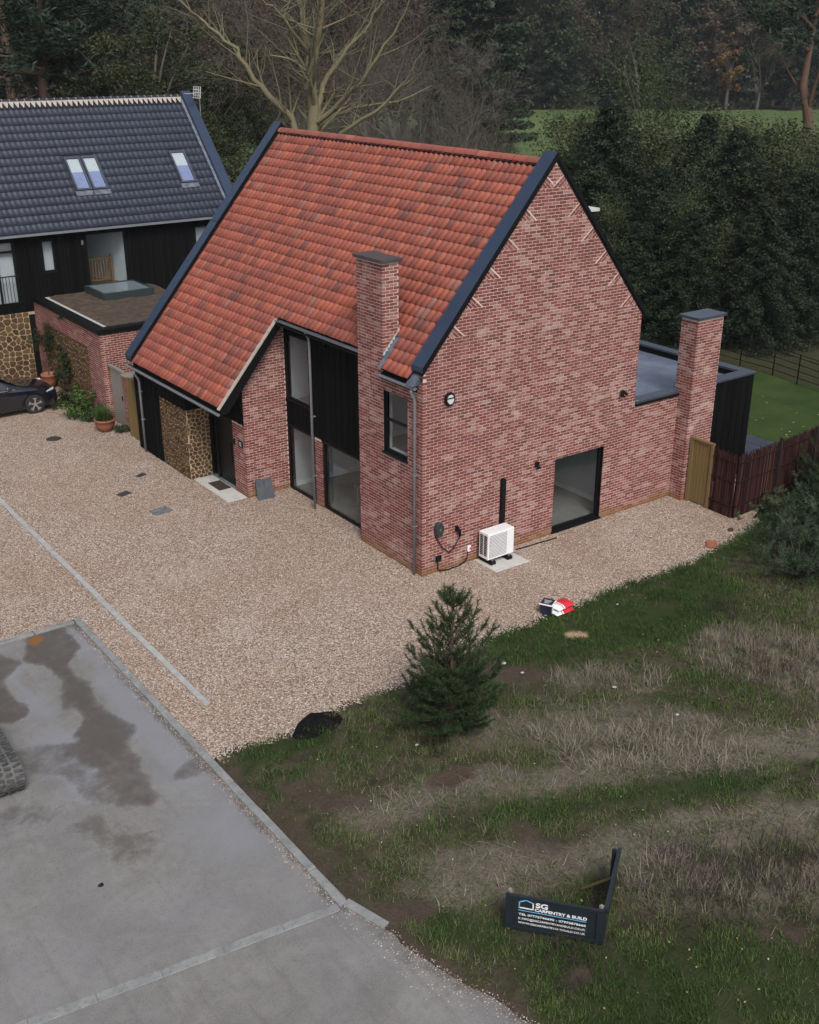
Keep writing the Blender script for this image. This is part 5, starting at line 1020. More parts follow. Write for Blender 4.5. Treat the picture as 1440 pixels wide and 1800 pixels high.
FB = brushwood('long brown brushwood fence running back from its corner beside the lawn', [(8.95, -2.14, 0), (10.9, -2.02, 0), (12.8, -1.9, 0), (19, -1.5, 0)], 1.80, 4, (9, -2.1, 0))
for (u, v) in ((1372, 775), (1436, 748)): q = at(u, v, 1, -2.06); g = MB(); g.box(q.x-.03, q.x+.03, -2.14, -2.06, 0, 1.95); g.build('post', plain('dark_post', (.018, .01, .01), .8), FB)
# estate railing round the rear lawn
EF = thing('estate_railing', 'thin black iron estate railing at the back of the lawn', 'fence', (21.4, 5, 0)); pts = [(20.6, -1.2, 0), (20.99, 3.4, 0), (21.5, 6, 0), (21.6, 9.2, 0), (21.6, 15, 0), (20, 22, 0)]
for a, b in zip(pts[:-1], pts[1:]):
    a, b = Vector(a), Vector(b); m = max(1, round((b-a).length/1.6))
    for k in range(m): q = a.lerp(b, k/m); g = MB(); g.box(q.x-.018, q.x+.018, q.y-.018, q.y+.018, 0, 1.15); g.build('post', MT['black'], EF)
    for z in (.25, .5, .75, 1.0, 1.13): g = MB(); g.bar(a+Vector((0, 0, z)), b+Vector((0, 0, z)), .022, .022); g.build('rail', MT['black'], EF)
# builder's sign
SGN = thing('builder_sign', 'dark builder sign board with white lettering standing in the rough grass', 'sign', (-5.5, -10.5, 0))
a, b = Vector((-5.93, -9.96, 0)), Vector((-5.04, -11.05, 0)); d = (b-a).normalized(); nrm = Vector((d.y, -d.x, 0)); Wd = (b-a).length; zb, zt = .10, .71
if nrm.dot(Vector((CAM[0], CAM[1], 0))-a) < 0: nrm = -nrm
g = MB(); c = (a+b)/2; g.obox(c+Vector((0, 0, (zb+zt)/2)), d*Wd/2, nrm*.012, (0, 0, (zt-zb)/2)); g.build('board', MT['sign_black'], SGN)
g = MB()
for z in (zb+.02, zt-.02): g.obox(c+nrm*.022+Vector((0, 0, z)), d*Wd/2, nrm*.01, (0, 0, .02))
for s_ in (-1, 1): g.obox(c+d*s_*(Wd/2-.05)+nrm*.026+Vector((0, 0, (zb+zt)/2)), d*.05, nrm*.012, (0, 0, (zt-zb)/2-.042))
g.build('frame', MT['sign_black'], SGN)
for s_ in (-1, 1): q = c+d*s_*(Wd/2-.05)-nrm*.05; g = MB(); g.bar(q+Vector((0, 0, -.1)), q+Vector((0, 0, zt+.03)), .05, .05); g.build('post', MT['wood_grey'], SGN)
e = Vector((-3.95, -10.26, 0)); e = b+(e-b)*1.0; dd = (e-b).normalized(); nn = Vector((dd.y, -dd.x, 0)); g = MB(); g.obox((b+e)/2+Vector((0, 0, (zb+zt)/2+.02)), (e-b)/2, nn*.014, (0, 0, (zt-zb)/2)); g.build('side_board', MT['sign_black'], SGN)
g = MB(); g.obox((b+e)/2+Vector((0, 0, zt-.02))+nn*.03, (e-b)/2, nn*.015, (0, 0, .04)); g.build('side_frame', MT['sign_black'], SGN)
g = MB(); q = b.lerp(e, .93)-nn*.05; g.bar(q+Vector((0, 0, -.1)), q+Vector((0, 0, zt+.06)), .05, .05); g.build('post', MT['sign_black'], SGN); g = MB(); q = b.lerp(e, .62); k_ = gnd(1022, 1562); g.bar(q+Vector((0, 0, .60)), (k_.x, k_.y, .0), .035, .03); g.build('prop', MT['wood_new'], SGN)
def face(u, v): return a+d*u+nrm*.0165+Vector((0, 0, v))       # point on the sign's face; u across, v up
BM = lambda u, v: Matrix(((d.x, 0, nrm.x, face(u, v).x), (d.y, 0, nrm.y, face(u, v).y), (0, 1, 0, face(u, v).z), (0, 0, 0, 1)))
LT = node('lettering', SGN)
text_mesh('text', 'SG', .118, MT['sign_white'], BM(.435, .548), LT, .001, .004, width=.175); text_mesh('text', 'CARPENTRY & BUILD', .072, MT['sign_white'], BM(.425, .478), LT, .001, .0022, width=.745)
text_mesh('text', 'TEL 07775746690 - 07975878660', .052, MT['sign_white'], BM(.195, .362), LT, .001, .001, width=.965); text_mesh('text', 'E: INFO@SGCARPENTRYANDBUILD.CO.UK', .048, MT['sign_white'], BM(.195, .285), LT, .001, .0006, width=.965); text_mesh('text', 'WWW.SGCARPENTRYANDBUILD.CO.UK', .048, MT['sign_white'], BM(.195, .208), LT, .001, .0006, width=.965)
g = MB(); pl = lambda p_, q_, w: g.bar(face(*p_), face(*q_), .004, w, up=(0, 0, 1))
def strip(p_, q_, w, mat, nme):
    g = MB(); A_, B_ = Vector(p_), Vector(q_); t_ = (B_-A_).normalized(); m_ = Vector((-t_.y, t_.x))*w/2; A_, B_ = A_-t_*w*.4, B_+t_*w*.4; vs = [face(*(A_-m_)), face(*(B_-m_)), face(*(B_+m_)), face(*(A_+m_))]; g.add(vs+[v+nrm*.002 for v in vs], [(0, 1, 2, 3), (7, 6, 5, 4), (0, 4, 5, 1), (1, 5, 6, 2), (2, 6, 7, 3), (3, 7, 4, 0)]); g.build(nme, mat, LT)
strip((.20, .515), (.20, .60), .018, MT['sign_blue'], 'logo_bar'); strip((.20, .60), (.30, .648), .018, MT['sign_blue'], 'logo_bar'); strip((.30, .648), (.40, .61), .018, MT['sign_blue'], 'logo_bar'); strip((.40, .61), (.40, .50), .018, MT['sign_white'], 'logo_bar'); strip((.40, .50), (.20, .50), .02, MT['sign_white'], 'logo_bar'); strip((.20, .50), (.20, .55), .018, MT['sign_white'], 'logo_bar'); strip((.195, .452), (1.16, .452), .011, MT['sign_blue'], 'rule')
# digger track poking into view
TR = thing('digger_track', 'muddy grey rubber digger track standing on the concrete road', 'track', (-10.9, -1.2, 0)); dirv = Vector((.035, 1, 0)).normalized(); sd_ = Vector((dirv.y, -dirv.x, 0)); O_ = Vector((-10.72, -2.36, 0)); R_ = .29; Lt = 2.6; hw = .235
prof = []
for k in range(13): an = math.pi/2+math.pi*k/12; prof.append((R_*math.cos(an), R_+R_*math.sin(an)))
prof = [(Lt, 2*R_)]+[(Lt*(1-k/10), 2*R_-.03*math.sin(math.pi*k/10)) for k in range(1, 10)]+prof+[(Lt*k/10, 0) for k in range(1, 11)]
P3 = lambda s, z, w: O_+dirv*s+sd_*w+Vector((0, 0, z))
g = MB()
for i in range(len(prof)-1):
    (s0, z0), (s1, z1) = prof[i], prof[i+1]; g.quad(P3(s0, z0, -hw), P3(s0, z0, hw), P3(s1, z1, hw), P3(s1, z1, -hw))
    c0 = Vector((max(s0, 0) if s0 > 0 else 0, R_)); f = lambda s, z: (s+(min(max(s, 0), Lt)-s)*.13, z+(R_-z)*.13)
    (a0, b0), (a1, b1) = f(s0, z0), f(s1, z1); g.quad(P3(s0, z0, -hw), P3(s1, z1, -hw), P3(a1, b1, -hw), P3(a0, b0, -hw)); g.quad(P3(s0, z0, hw), P3(s1, z1, hw), P3(a1, b1, hw), P3(a0, b0, hw)); g.quad(P3(a0, b0, -hw), P3(a0, b0, hw), P3(a1, b1, hw), P3(a1, b1, -hw))
g.build('belt', MT['rubber'], TR, recalc=False)
cum = [0]
for i in range(len(prof)-1): cum.append(cum[-1]+math.hypot(prof[i+1][0]-prof[i][0], prof[i+1][1]-prof[i][1]))
def on_prof(t_):
    for i in range(len(prof)-1):
        if cum[i+1] >= t_: break
    k = (t_-cum[i])/max(1e-6, cum[i+1]-cum[i]); p0, p1 = prof[i], prof[i+1]; q = (p0[0]+(p1[0]-p0[0])*k, p0[1]+(p1[1]-p0[1])*k); tg = Vector((p1[0]-p0[0], p1[1]-p0[1])).normalized(); return q, tg
m = 0; t_ = .05
while t_ < cum[-1]-.3:
    (s, z), tg = on_prof(t_); T3 = dirv*tg.x+Vector((0, 0, tg.y)); N3 = -(dirv*(-tg.y)+Vector((0, 0, tg.x))); N3 = N3 if (N3.z > 0) == (z > R_) else -N3
    if abs(N3.z) < .1: N3 = -dirv
    for (w0, w1, sh) in ((-.225, -.10, 0), (-.06, .05, .045), (.09, .225, .02)):
        g = MB(); sk = .22 if (m % 2) else -.22; ax_ = (sd_+T3*sk*(1 if w0 < 0 else -1)).normalized(); g.obox(P3(s, z, (w0+w1)/2)+T3*sh+N3*.014, (T3-ax_*T3.dot(ax_)).normalized()*.024, ax_*(w1-w0)/2, N3*.016); g.build('tread_lug', MT['rubber_dark'], TR, bevel=.006)
    t_ += .10; m += 1
g = MB(); n = 14
for s_ in (.0, ): 
    for w in (-.12, .12): g.tube([P3(s_, R_, w-.04), P3(s_, R_, w+.04)], R_*.82, n)
for k in range(5): g.tube([P3(.55+k*.42, .12, -.1), P3(.55+k*.42, .12, .1)], .085, 10)
g.build('idler', MT['iron'], TR); g = MB(); g.obox(P3(1.5, R_, 0), dirv*1.2, sd_*.09, (0, 0, .12)); g.build('track_frame', MT['iron'], TR)
# parked car in front of the neighbour
CR = thing('parked_car', 'dark navy car parked nose towards the brick garage', 'car', (-4.6, 18.9, 0)); cxn, cy = -2.30, 19.05      # nose x, centre line y
st = [  # distance behind nose, half width, bottom z, shoulder z, bonnet/roof z, half width of top
 (0.0, .62, .30, .58, .66, .50), (.10, .80, .22, .66, .76, .62), (.45, .90, .20, .78, .86, .68), (1.0, .91, .20, .88, .95, .72), (1.35, .91, .20, .92, 1.0, .74), (2.1, .91, .20, .95, 1.42, .60), (2.6, .91, .20, .96, 1.47, .60), (3.3, .91, .20, .97, 1.44, .58), (3.9, .89, .22, .97, 1.18, .60), (4.25, .84, .28, .92, .98, .62), (4.35, .72, .35, .8, .84, .5)]
g = MB(); rings = []
for s, hw_, zb_, zs_, zt_, ht in st:
    x = cxn-s; r_ = [(hw_*.92, zb_), (hw_, (zb_+zs_)/2), (hw_*.985, zs_), (ht, zt_-.015), (ht*.55, zt_), (0, zt_+.008)]; ring = [(x, cy-a_, z_) for a_, z_ in r_]+[(x, cy+a_, z_) for a_, z_ in r_[::-1][1:]]; rings.append(len(g.v)); g.v += ring
m = 11
for i in range(len(st)-1):
    for k in range(m-1): g.f.append((rings[i]+k, rings[i]+k+1, rings[i+1]+k+1, rings[i+1]+k)); g.a.append(.5)
g.f += [tuple(rings[0]+k for k in range(m)), tuple(rings[-1]+k for k in range(m))[::-1]]; g.a += [.5, .5]; bd = g.build('body', MT['paint_navy'], CR, smooth=True); bd.modifiers.new('s', 'SUBSURF').levels = 1; bd.modifiers['s'].render_levels = 2
WS = lambda s, y_, z_: (cxn-s, cy+y_, z_)
g = MB(); g.quad(WS(1.37, -.70, 1.03), WS(1.37, .70, 1.03), WS(2.05, .57, 1.43), WS(2.05, -.57, 1.43)); g.build('windscreen', NT('car_glass').out((.01, .012, .015), .03, 0, .9), CR)
g = MB(); g.quad(WS(1.62, -.862, 1.0), WS(3.6, -.86, 1.02), WS(3.3, -.66, 1.40), WS(2.15, -.66, 1.39)); g.build('side_window', bpy.data.materials['car_glass'], CR)
g = MB(); g.bar(WS(1.55, -.915, .975), WS(3.8, -.92, .985), .012, .022); g.build('trim', MT['chrome'], CR)
g = MB(); g.obox(WS(1.75, -1.0, 1.05), (.06, 0, 0), (0, .09, 0), (0, 0, .065)); g.build('mirror', MT['paint_navy'], CR, bevel=.03)
for s_ in (-1, 1): g = MB(); g.obox(WS(.30, s_*.74, .725), (.15, s_*-.05, .03), (.02, .07, 0), (0, 0, .035)); g.build('headlight', MT['lampglass'], CR, bevel=.02)
for s in (.92, 3.55):
    for s_ in (-1, 1):
        c = Vector(WS(s, s_*.80, .34)); wh = node('wheel', CR); g = MB(); g.tube([c+Vector((0, -.11, 0)), c+Vector((0, -.10, 0)), c+Vector((0, .10, 0)), c+Vector((0, .11, 0))], [.31, .34, .34, .31], 28); g.build('tyre', MT['tyre'], wh)
        g = MB(); q = c+Vector((0, s_*.115, 0)); g.tube([q, q+Vector((0, s_*.012, 0))], .05, 10)
        for k in range(5): an = 2*math.pi*k/5+.3; e_ = q+Vector((math.cos(an)*.235, 0, math.sin(an)*.235)); g.bar(q, e_, .055, .02, up=(0, 1, 0))
        for k in range(5): an = 2*math.pi*k/5+.3; dv = Vector((math.cos(an), 0, math.sin(an))); pv = Vector((-dv.z, 0, dv.x)); g.bar(q+dv*.15, q+dv*.235+pv*.07, .022, .018, up=(0, 1, 0)); g.bar(q+dv*.15, q+dv*.235-pv*.07, .022, .018, up=(0, 1, 0))
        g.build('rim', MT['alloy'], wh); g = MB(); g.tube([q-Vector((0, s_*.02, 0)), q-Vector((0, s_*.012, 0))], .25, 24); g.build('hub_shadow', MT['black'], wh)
        g = MB(); n = 18; R0, R1 = .37, .42
        for k in range(n): a0, a1 = math.pi*k/n, math.pi*(k+1)/n; yy = c.y+s_*.115; g.quad(*[(c.x+r_*math.cos(t_), yy, c.z+r_*math.sin(t_)) for r_, t_ in ((R0, a0), (R1, a0), (R1, a1), (R0, a1))])
        g.build('arch', MT['black_soft'], CR)
# ------------------------------------------------------------------ vegetation
def leaf_mat(name, stops, rough=.6):
    t = NT(name); c = t.ramp(t.attr('r'), stops); t.out(c, rough, 0, .22); return t.m
MT['lf_oak'] = leaf_mat('oak_leaf', [(0, (.011, .016, .007)), (.5, (.026, .035, .013)), (.85, (.050, .057, .022)), (1, (.09, .072, .03))])
MT['lf_olive'] = leaf_mat('olive_leaf', [(0, (.019, .027, .011)), (.5, (.046, .060, .025)), (.85, (.082, .098, .044)), (1, (.13, .125, .065))])
MT['lf_yew'] = leaf_mat('dark_conifer', [(0, (.006, .011, .006)), (.5, (.016, .025, .014)), (.85, (.032, .043, .024)), (1, (.055, .062, .035))])
MT['lf_pine'] = leaf_mat('pine_needle', [(0, (.010, .020, .014)), (.5, (.026, .042, .025)), (.85, (.048, .068, .038)), (1, (.075, .09, .05))])
MT['lf_birch'] = leaf_mat('russet_leaf', [(0, (.028, .021, .016)), (.5, (.058, .043, .030)), (.85, (.09, .064, .040)), (1, (.14, .09, .04))])
MT['lf_gold'] = leaf_mat('amber_leaf', [(0, (.06, .035, .012)), (.5, (.13, .075, .022)), (1, (.22, .13, .04))])
MT['lf_blue'] = leaf_mat('young_pine_needle', [(0, (.011, .025, .009)), (.5, (.026, .050, .018)), (.85, (.050, .078, .030)), (1, (.09, .115, .055))], .5)
MT['lf_fresh'] = leaf_mat('fresh_leaf', [(0, (.02, .045, .01)), (.5, (.05, .09, .02)), (1, (.11, .15, .045))])
def bark(name, a, b):
    t = NT(name); p = t.obj(); t.bump(t.noise(t.mapv(p, (8, 8, 2)), 3, 5, .7), .8, .03); return t.out(t.mix(t.noise(t.mapv(p, (5, 5, 1.2)), 2, 5, .65), a, b), .95, 0, .15)
MT['bk_grey'] = bark('grey_bark', (.05, .042, .035), (.115, .10, .085)); MT['bk_lichen'] = bark('lichen_bark', (.115, .10, .055), (.245, .215, .135)); MT['bk_red'] = bark('scots_pine_bark', (.070, .044, .034), (.155, .098, .074)); MT['bk_twig'] = bark('twig_bark', (.075, .064, .054), (.16, .14, .12))
def leaves_np(C, n_each, rad, size, rcl, aspect=.5, flatten=1.0, seed=1, droop=0.0):
    """diamond leaves scattered about the cluster centres C (m,3); rad per cluster"""
    R_ = np.random.default_rng(seed); m = len(C); idx = np.repeat(np.arange(m), n_each); n = len(idx)
    off = R_.normal(0, 1, (n, 3)); off /= np.maximum(np.linalg.norm(off, axis=1, keepdims=True), .2); off *= (R_.random((n, 1))**.45)
    off[:, 2] *= flatten; P = C[idx]+off*np.asarray(rad)[idx][:, None]
    a = R_.normal(0, 1, (n, 3)); a[:, 2] = a[:, 2]*.6-droop; a /= np.linalg.norm(a, axis=1, keepdims=True); b = np.cross(a, R_.normal(0, 1, (n, 3))); b /= np.linalg.norm(b, axis=1, keepdims=True)
    s = (size*R_.uniform(.6, 1.35, n))[:, None]; V = np.stack([P-a*s*.5, P+b*s*aspect*.5, P+a*s*.5, P-b*s*aspect*.5], 1).reshape(-1, 3)
    r = np.clip(np.asarray(rcl)[idx]+R_.normal(0, .11, n), 0, 1); return V, np.arange(n*4).reshape(-1, 4), r
def ribbons_np(A, B, w, seed=1):
    """thin twigs as crossing three-sided slivers"""
    R_ = np.random.default_rng(seed); A, B = np.asarray(A), np.asarray(B); n = len(A); d = B-A; d /= np.maximum(np.linalg.norm(d, axis=1, keepdims=True), 1e-6); x = np.cross(d, R_.normal(0, 1, (n, 3))); x /= np.linalg.norm(x, axis=1, keepdims=True); y = np.cross(d, x); w = np.asarray(w)[:, None]
    V = np.stack([A+x*w, A-x*w*.5+y*w*.87, A-x*w*.5-y*w*.87, B+x*w*.45, B-x*w*.22+y*w*.4, B-x*w*.22-y*w*.4], 1).reshape(-1, 3)
    b = (np.arange(n)*6)[:, None]; F = np.concatenate([b+np.array([0, 1, 4, 3]), b+np.array([1, 2, 5, 4]), b+np.array([2, 0, 3, 5])], 1).reshape(-1, 4); return V, F
def grow(rn, p, d, L, r, lvl, maxl, tubes, segs, tips, up=.12, kids=(4, 6), ang=(.5, 1.0), shrink=.62, wob=.22):
    n = 5 if lvl < 2 else 3; pts = [p]; q = p.copy(); dd = d.copy()
    for i in range(n):
        dd = (dd+Vector((rn.gauss(0, wob), rn.gauss(0, wob), rn.gauss(0, wob)*.7+up))*.5).normalized(); q = q+dd*(L/n); pts.append(q.copy())
    rad = [r*(1-.72*i/n) for i in range(n+1)]
    if r > .022: tubes.append((pts, rad))
    else:
        for i in range(n): segs.append((pts[i], pts[i+1], rad[i]))
    if lvl >= maxl: tips.append((pts[-1], dd)); tips.append((pts[-2], dd)); return
    for k in range(rn.randint(*kids)):
        t_ = rn.uniform(.3, 1.0); i = min(n-1, int(t_*n)); b = pts[i].lerp(pts[i+1], t_*n-i); a_ = rn.uniform(*ang); ax = dd.cross(Vector((rn.gauss(0, 1), rn.gauss(0, 1), rn.gauss(0, 1)))).normalized(); nd = (Matrix.Rotation(a_, 3, ax) @ dd).normalized()
        grow(rn, b, nd, L*shrink*rn.uniform(.7, 1.15), r*(1-.72*t_)*.62+.002, lvl+1, maxl, tubes, segs, tips, up, kids, ang, shrink, wob)
def tube_np(tubes, n=6):
    g = MB()
    for pts, rad in tubes: g.tube(pts, rad, n if rad[0] > .06 else 4, cap=False)
    return g
def crown_mesh(name, parts, mat): 
    V = []; F = []; r = []; o = 0
    for v, f, q in parts: V.append(v); F.append(f+o); r.append(q); o += len(v)
    return raw(name, np.concatenate(V), np.concatenate(F), mat, {'r': np.concatenate(r)})
KIND = {}
def kind(name, trunk_mb, bark_mat, crown_me): 
    me = raw('trunk', trunk_mb.v, trunk_mb.f, bark_mat, None, True); KIND[name] = (me, crown_me)
def plant(k, name, label, loc, s, rz=None, group=None, cat='tree', sz=None, lean=(0, 0)):
    T = thing(name, label, cat, loc, group); PINV.pop(T.name, None); T.rotation_euler = (lean[0], lean[1], random.uniform(0, 6.28) if rz is None else rz); T.scale = (s, s, s*(sz or 1)); tr_, cr_ = KIND[k]
    if tr_: mobj('trunk', tr_, T)
    if cr_: mobj('crown', cr_, T)
    return T
rnd = random.Random(5)
def broad(name, seed, H_, R_, nclus, nleaf, size, leafm, barkm, base=.25, flatten=.8, rc=(.12, .22), sparse=1.0, twigs=0):
    rn = random.Random(seed); C = []; rad = []; rcl = []
    while len(C) < nclus:
        u_ = Vector((rn.gauss(0, 1), rn.gauss(0, 1), rn.gauss(0, 1))).normalized(); k = rn.random()**.4; lump_ = 1+.28*math.sin(3*math.atan2(u_.y, u_.x)+seed)+.2*math.sin(5*u_.z+seed)
        q = Vector((u_.x*R_*k*lump_, u_.y*R_*k*lump_, H_*(base+(1-base)/2)+u_.z*k*H_*(1-base)/2*lump_*.95))
        if q.z < H_*.06: continue
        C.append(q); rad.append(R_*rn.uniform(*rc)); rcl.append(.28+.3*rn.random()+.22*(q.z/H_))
    tubes = [([Vector((0, 0, -.3)), Vector((.05, 0, H_*.2)), Vector((-.1, .1, H_*.45)), Vector((.1, 0, H_*.8))], [H_*.028, H_*.022, H_*.015, H_*.004])]
    for q in C[::2]:
        t_ = min(.75, max(.12, q.z/H_*.6)); s0 = Vector((0, 0, H_*t_)); tubes.append(([s0, s0.lerp(q, .5)+Vector((0, 0, H_*.02)), q], [H_*.009, H_*.005, H_*.0015]))
    g = tube_np(tubes); Cn = np.array([tuple(q) for q in C]); parts = [leaves_np(Cn, nleaf, rad, size, rcl, .55, flatten, seed)]
    kind(name, g, barkm, crown_mesh('crown', parts, leafm))
def conifer(name, seed, H_, R_, nb, nleaf, size, leafm, barkm, droop=.35, low=.03, power=.75):
    rn = random.Random(seed); C = []; rad = []; rcl = []; tubes = [([Vector((0, 0, -.3)), Vector((0, 0, H_*.5)), Vector((.05, 0, H_))], [H_*.022, H_*.014, .01])]
    for k in range(nb):
        z = H_*(low+(1-low)*(k/nb)**.9); R0 = R_*(1-z/H_)**power*rn.uniform(.7, 1.15)+.1; an = k*2.4+rn.uniform(-.4, .4); m = max(2, int(R0/.45)); d_ = Vector((math.cos(an), math.sin(an), 0)); pts = []
        for j in range(m+1):
            t_ = j/m; q = d_*R0*t_+Vector((0, 0, z-droop*R0*t_*t_+.12*R0*t_)); pts.append(q)
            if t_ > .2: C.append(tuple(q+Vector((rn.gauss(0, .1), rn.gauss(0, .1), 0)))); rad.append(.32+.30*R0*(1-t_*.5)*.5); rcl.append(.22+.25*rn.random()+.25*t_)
        tubes.append((pts, [.03*(1-.8*j/m) for j in range(m+1)]))
    kind(name, tube_np(tubes), barkm, crown_mesh('crown', [leaves_np(np.array(C), nleaf, rad, size, rcl, .35, .55, seed, droop)], leafm))
def scots(name, seed, H_, nclump, nleaf, size, lean=.06, crown0=.5):
    rn = random.Random(seed); sp = [Vector((math.sin(z*3+seed)*.02*H_+lean*H_*z, math.cos(z*2.3+seed)*.015*H_, z*H_-.3*(z == 0))) for z in (0, .2, .4, .6, .8, 1)]
    tubes = [(sp, [H_*q for q in (.022, .019, .016, .013, .009, .003)])]; C = []; rad = []; rcl = []
    for k in range(nclump):
        z = rn.uniform(crown0, 1.02); i = min(4, int(z*5)); b = sp[i].lerp(sp[i+1], min(1, z*5-i)); an = rn.uniform(0, 6.28); L = H_*rn.uniform(.10, .26)*(1.15-.55*z); e = b+Vector((math.cos(an)*L, math.sin(an)*L, H_*rn.uniform(-.01, .07))); tubes.append(([b, b.lerp(e, .5)+Vector((0, 0, -.01*H_)), e], [H_*.006, H_*.004, H_*.0015]))
        for j in range(4): C.append(tuple(e+Vector((rn.gauss(0, .05*H_), rn.gauss(0, .05*H_), rn.gauss(0, .016*H_))))); rad.append(H_*rn.uniform(.03, .055)); rcl.append(.25+.35*rn.random())
    for k in range(7):                                   # dead stubs on the bare stem
        z = rn.uniform(.15, crown0); i = int(z*5); b = sp[i].lerp(sp[i+1], z*5-i); an = rn.uniform(0, 6.28); L = H_*rn.uniform(.04, .12); e = b+Vector((math.cos(an)*L, math.sin(an)*L, H_*rn.uniform(-.02, .03))); tubes.append(([b, b.lerp(e, .5)+Vector((0, 0, .012*H_)), e], [H_*.003, H_*.002, H_*.0008]))
    kind(name, tube_np(tubes, 8), MT['bk_red'], crown_mesh('crown', [leaves_np(np.array(C), nleaf, rad, size, rcl, .22, .55, seed)], MT['lf_pine']))
def bare(name, seed, H_, spread, barkm, leafm=None, nleaf=0, maxl=4, kids=(4, 6), stems=1, twr=1.0):
    rn = random.Random(seed); tubes = []; segs = []; tips = []
    for k in range(stems): d_ = Vector((rn.gauss(0, spread*.4 if stems > 1 else .05), rn.gauss(0, spread*.4 if stems > 1 else .05), 1)).normalized(); grow(rn, Vector((rn.gauss(0, .15)*(stems > 1), rn.gauss(0, .15)*(stems > 1), -.2)), d_, H_*.55, H_*.018/(stems**.4), 0, maxl, tubes, segs, tips, .16, kids, (.45, .45+spread), .66)
    g = tube_np(tubes); A = [tuple(s[0]) for s in segs]; B = [tuple(s[1]) for s in segs]; V, F = ribbons_np(A, B, [max(.006, s[2])*twr for s in segs], seed); q = np.full(len(F), .3)
    parts_me = raw('crown', V, F, barkm)
    if nleaf:
        T = np.array([tuple(t_[0]) for t_ in tips]); Lv, Lf, Lr = leaves_np(T, nleaf, np.full(len(T), H_*.05), .14, np.full(len(T), .45), .55, 1, seed)
        parts_me = raw('crown', np.concatenate([V, Lv]), np.concatenate([F, Lf+len(V)]), leafm, {'r': np.concatenate([q*0+.75, Lr])})
    kind(name, g, barkm, parts_me)
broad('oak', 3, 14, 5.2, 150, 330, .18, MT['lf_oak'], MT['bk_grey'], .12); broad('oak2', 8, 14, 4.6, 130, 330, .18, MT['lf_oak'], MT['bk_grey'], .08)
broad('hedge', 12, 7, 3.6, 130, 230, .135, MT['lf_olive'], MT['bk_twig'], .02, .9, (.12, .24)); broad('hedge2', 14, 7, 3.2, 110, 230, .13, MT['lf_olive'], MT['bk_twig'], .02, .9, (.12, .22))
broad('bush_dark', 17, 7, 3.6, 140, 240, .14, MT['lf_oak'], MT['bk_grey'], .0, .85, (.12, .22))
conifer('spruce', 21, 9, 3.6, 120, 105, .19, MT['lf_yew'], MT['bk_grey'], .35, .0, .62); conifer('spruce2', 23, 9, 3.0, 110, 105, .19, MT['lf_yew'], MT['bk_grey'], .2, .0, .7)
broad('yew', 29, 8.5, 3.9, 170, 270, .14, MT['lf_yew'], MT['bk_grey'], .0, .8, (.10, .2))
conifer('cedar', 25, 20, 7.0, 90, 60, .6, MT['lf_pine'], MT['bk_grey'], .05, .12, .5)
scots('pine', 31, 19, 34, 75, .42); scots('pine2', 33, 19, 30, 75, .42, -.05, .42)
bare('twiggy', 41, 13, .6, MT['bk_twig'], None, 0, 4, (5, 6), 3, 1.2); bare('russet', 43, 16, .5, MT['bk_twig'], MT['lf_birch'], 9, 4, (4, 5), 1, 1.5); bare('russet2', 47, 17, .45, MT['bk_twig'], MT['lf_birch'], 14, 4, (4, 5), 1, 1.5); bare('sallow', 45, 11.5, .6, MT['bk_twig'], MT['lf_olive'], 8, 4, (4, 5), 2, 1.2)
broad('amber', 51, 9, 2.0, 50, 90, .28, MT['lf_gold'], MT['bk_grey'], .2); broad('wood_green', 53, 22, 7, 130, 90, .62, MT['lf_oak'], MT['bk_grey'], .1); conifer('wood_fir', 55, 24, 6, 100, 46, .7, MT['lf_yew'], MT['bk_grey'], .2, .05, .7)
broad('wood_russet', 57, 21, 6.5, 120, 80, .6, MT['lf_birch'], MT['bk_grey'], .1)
P = at_depth
# the tall bare tree with lichen-yellow limbs: stems set out as in the photograph
TREE_D = 52; bt = P(545, TREE_D); rn = random.Random(77); right3 = Vector((rt.x, rt.y, 0)); f3 = Vector((fw.x, fw.y, 0)).normalized()
def tp(u, v, dd=0.0):                                  # a limb point at picture position, dd metres behind the trunk
    D_ = TREE_D+dd; C, d_ = ray(u, v); k = D_/(d_.x*f3.x+d_.y*f3.y); q = C+d_*k; return Vector((q.x-bt.x, q.y-bt.y, q.z))
LIMBS = [([(547, 420, 0), (546, 250, 0), (548, 160, 0), (541, 100, .2), (533, 40, .4), (520, -40, 1), (508, -120, 1)], .50), ([(547, 160, 0), (556, 90, -.6), (566, 30, -1), (574, -40, -1.4), (580, -140, -2)], .30), ([(530, 250, .5), (510, 205, .8), (470, 165, 1), (440, 128, 1.4), (415, 85, 1.8), (370, 50, 2), (318, 5, 2.4), (280, -30, 3)], .26),
    ([(556, 205, 0), (570, 150, .8), (600, 100, 1.2), (640, 55, 1.4), (668, 10, 1.6), (690, -40, 2)], .24), ([(560, 215, 0), (600, 180, -.8), (650, 120, -1.4), (690, 60, -1.8), (720, 0, -2)], .20), ([(555, 225, 0), (590, 200, 1.2), (640, 186, 1.8), (700, 180, 2.2), (760, 150, 3)], .17), ([(545, 130, 0), (510, 105, -.8), (478, 95, -1.2), (462, 72, -1.6)], .11), ([(545, 145, 0), (505, 110, 1), (480, 92, 1.5)], .09), ([(540, 95, 0), (500, 30, -.6), (470, 5, -1), (440, -20, -1.5)], .12), ([(580, 330, 0), (600, 235, -.5), (660, 195, -1), (715, 140, -1.6), (745, 90, -2)], .19)]
tubes = []; segs = []; tips = []
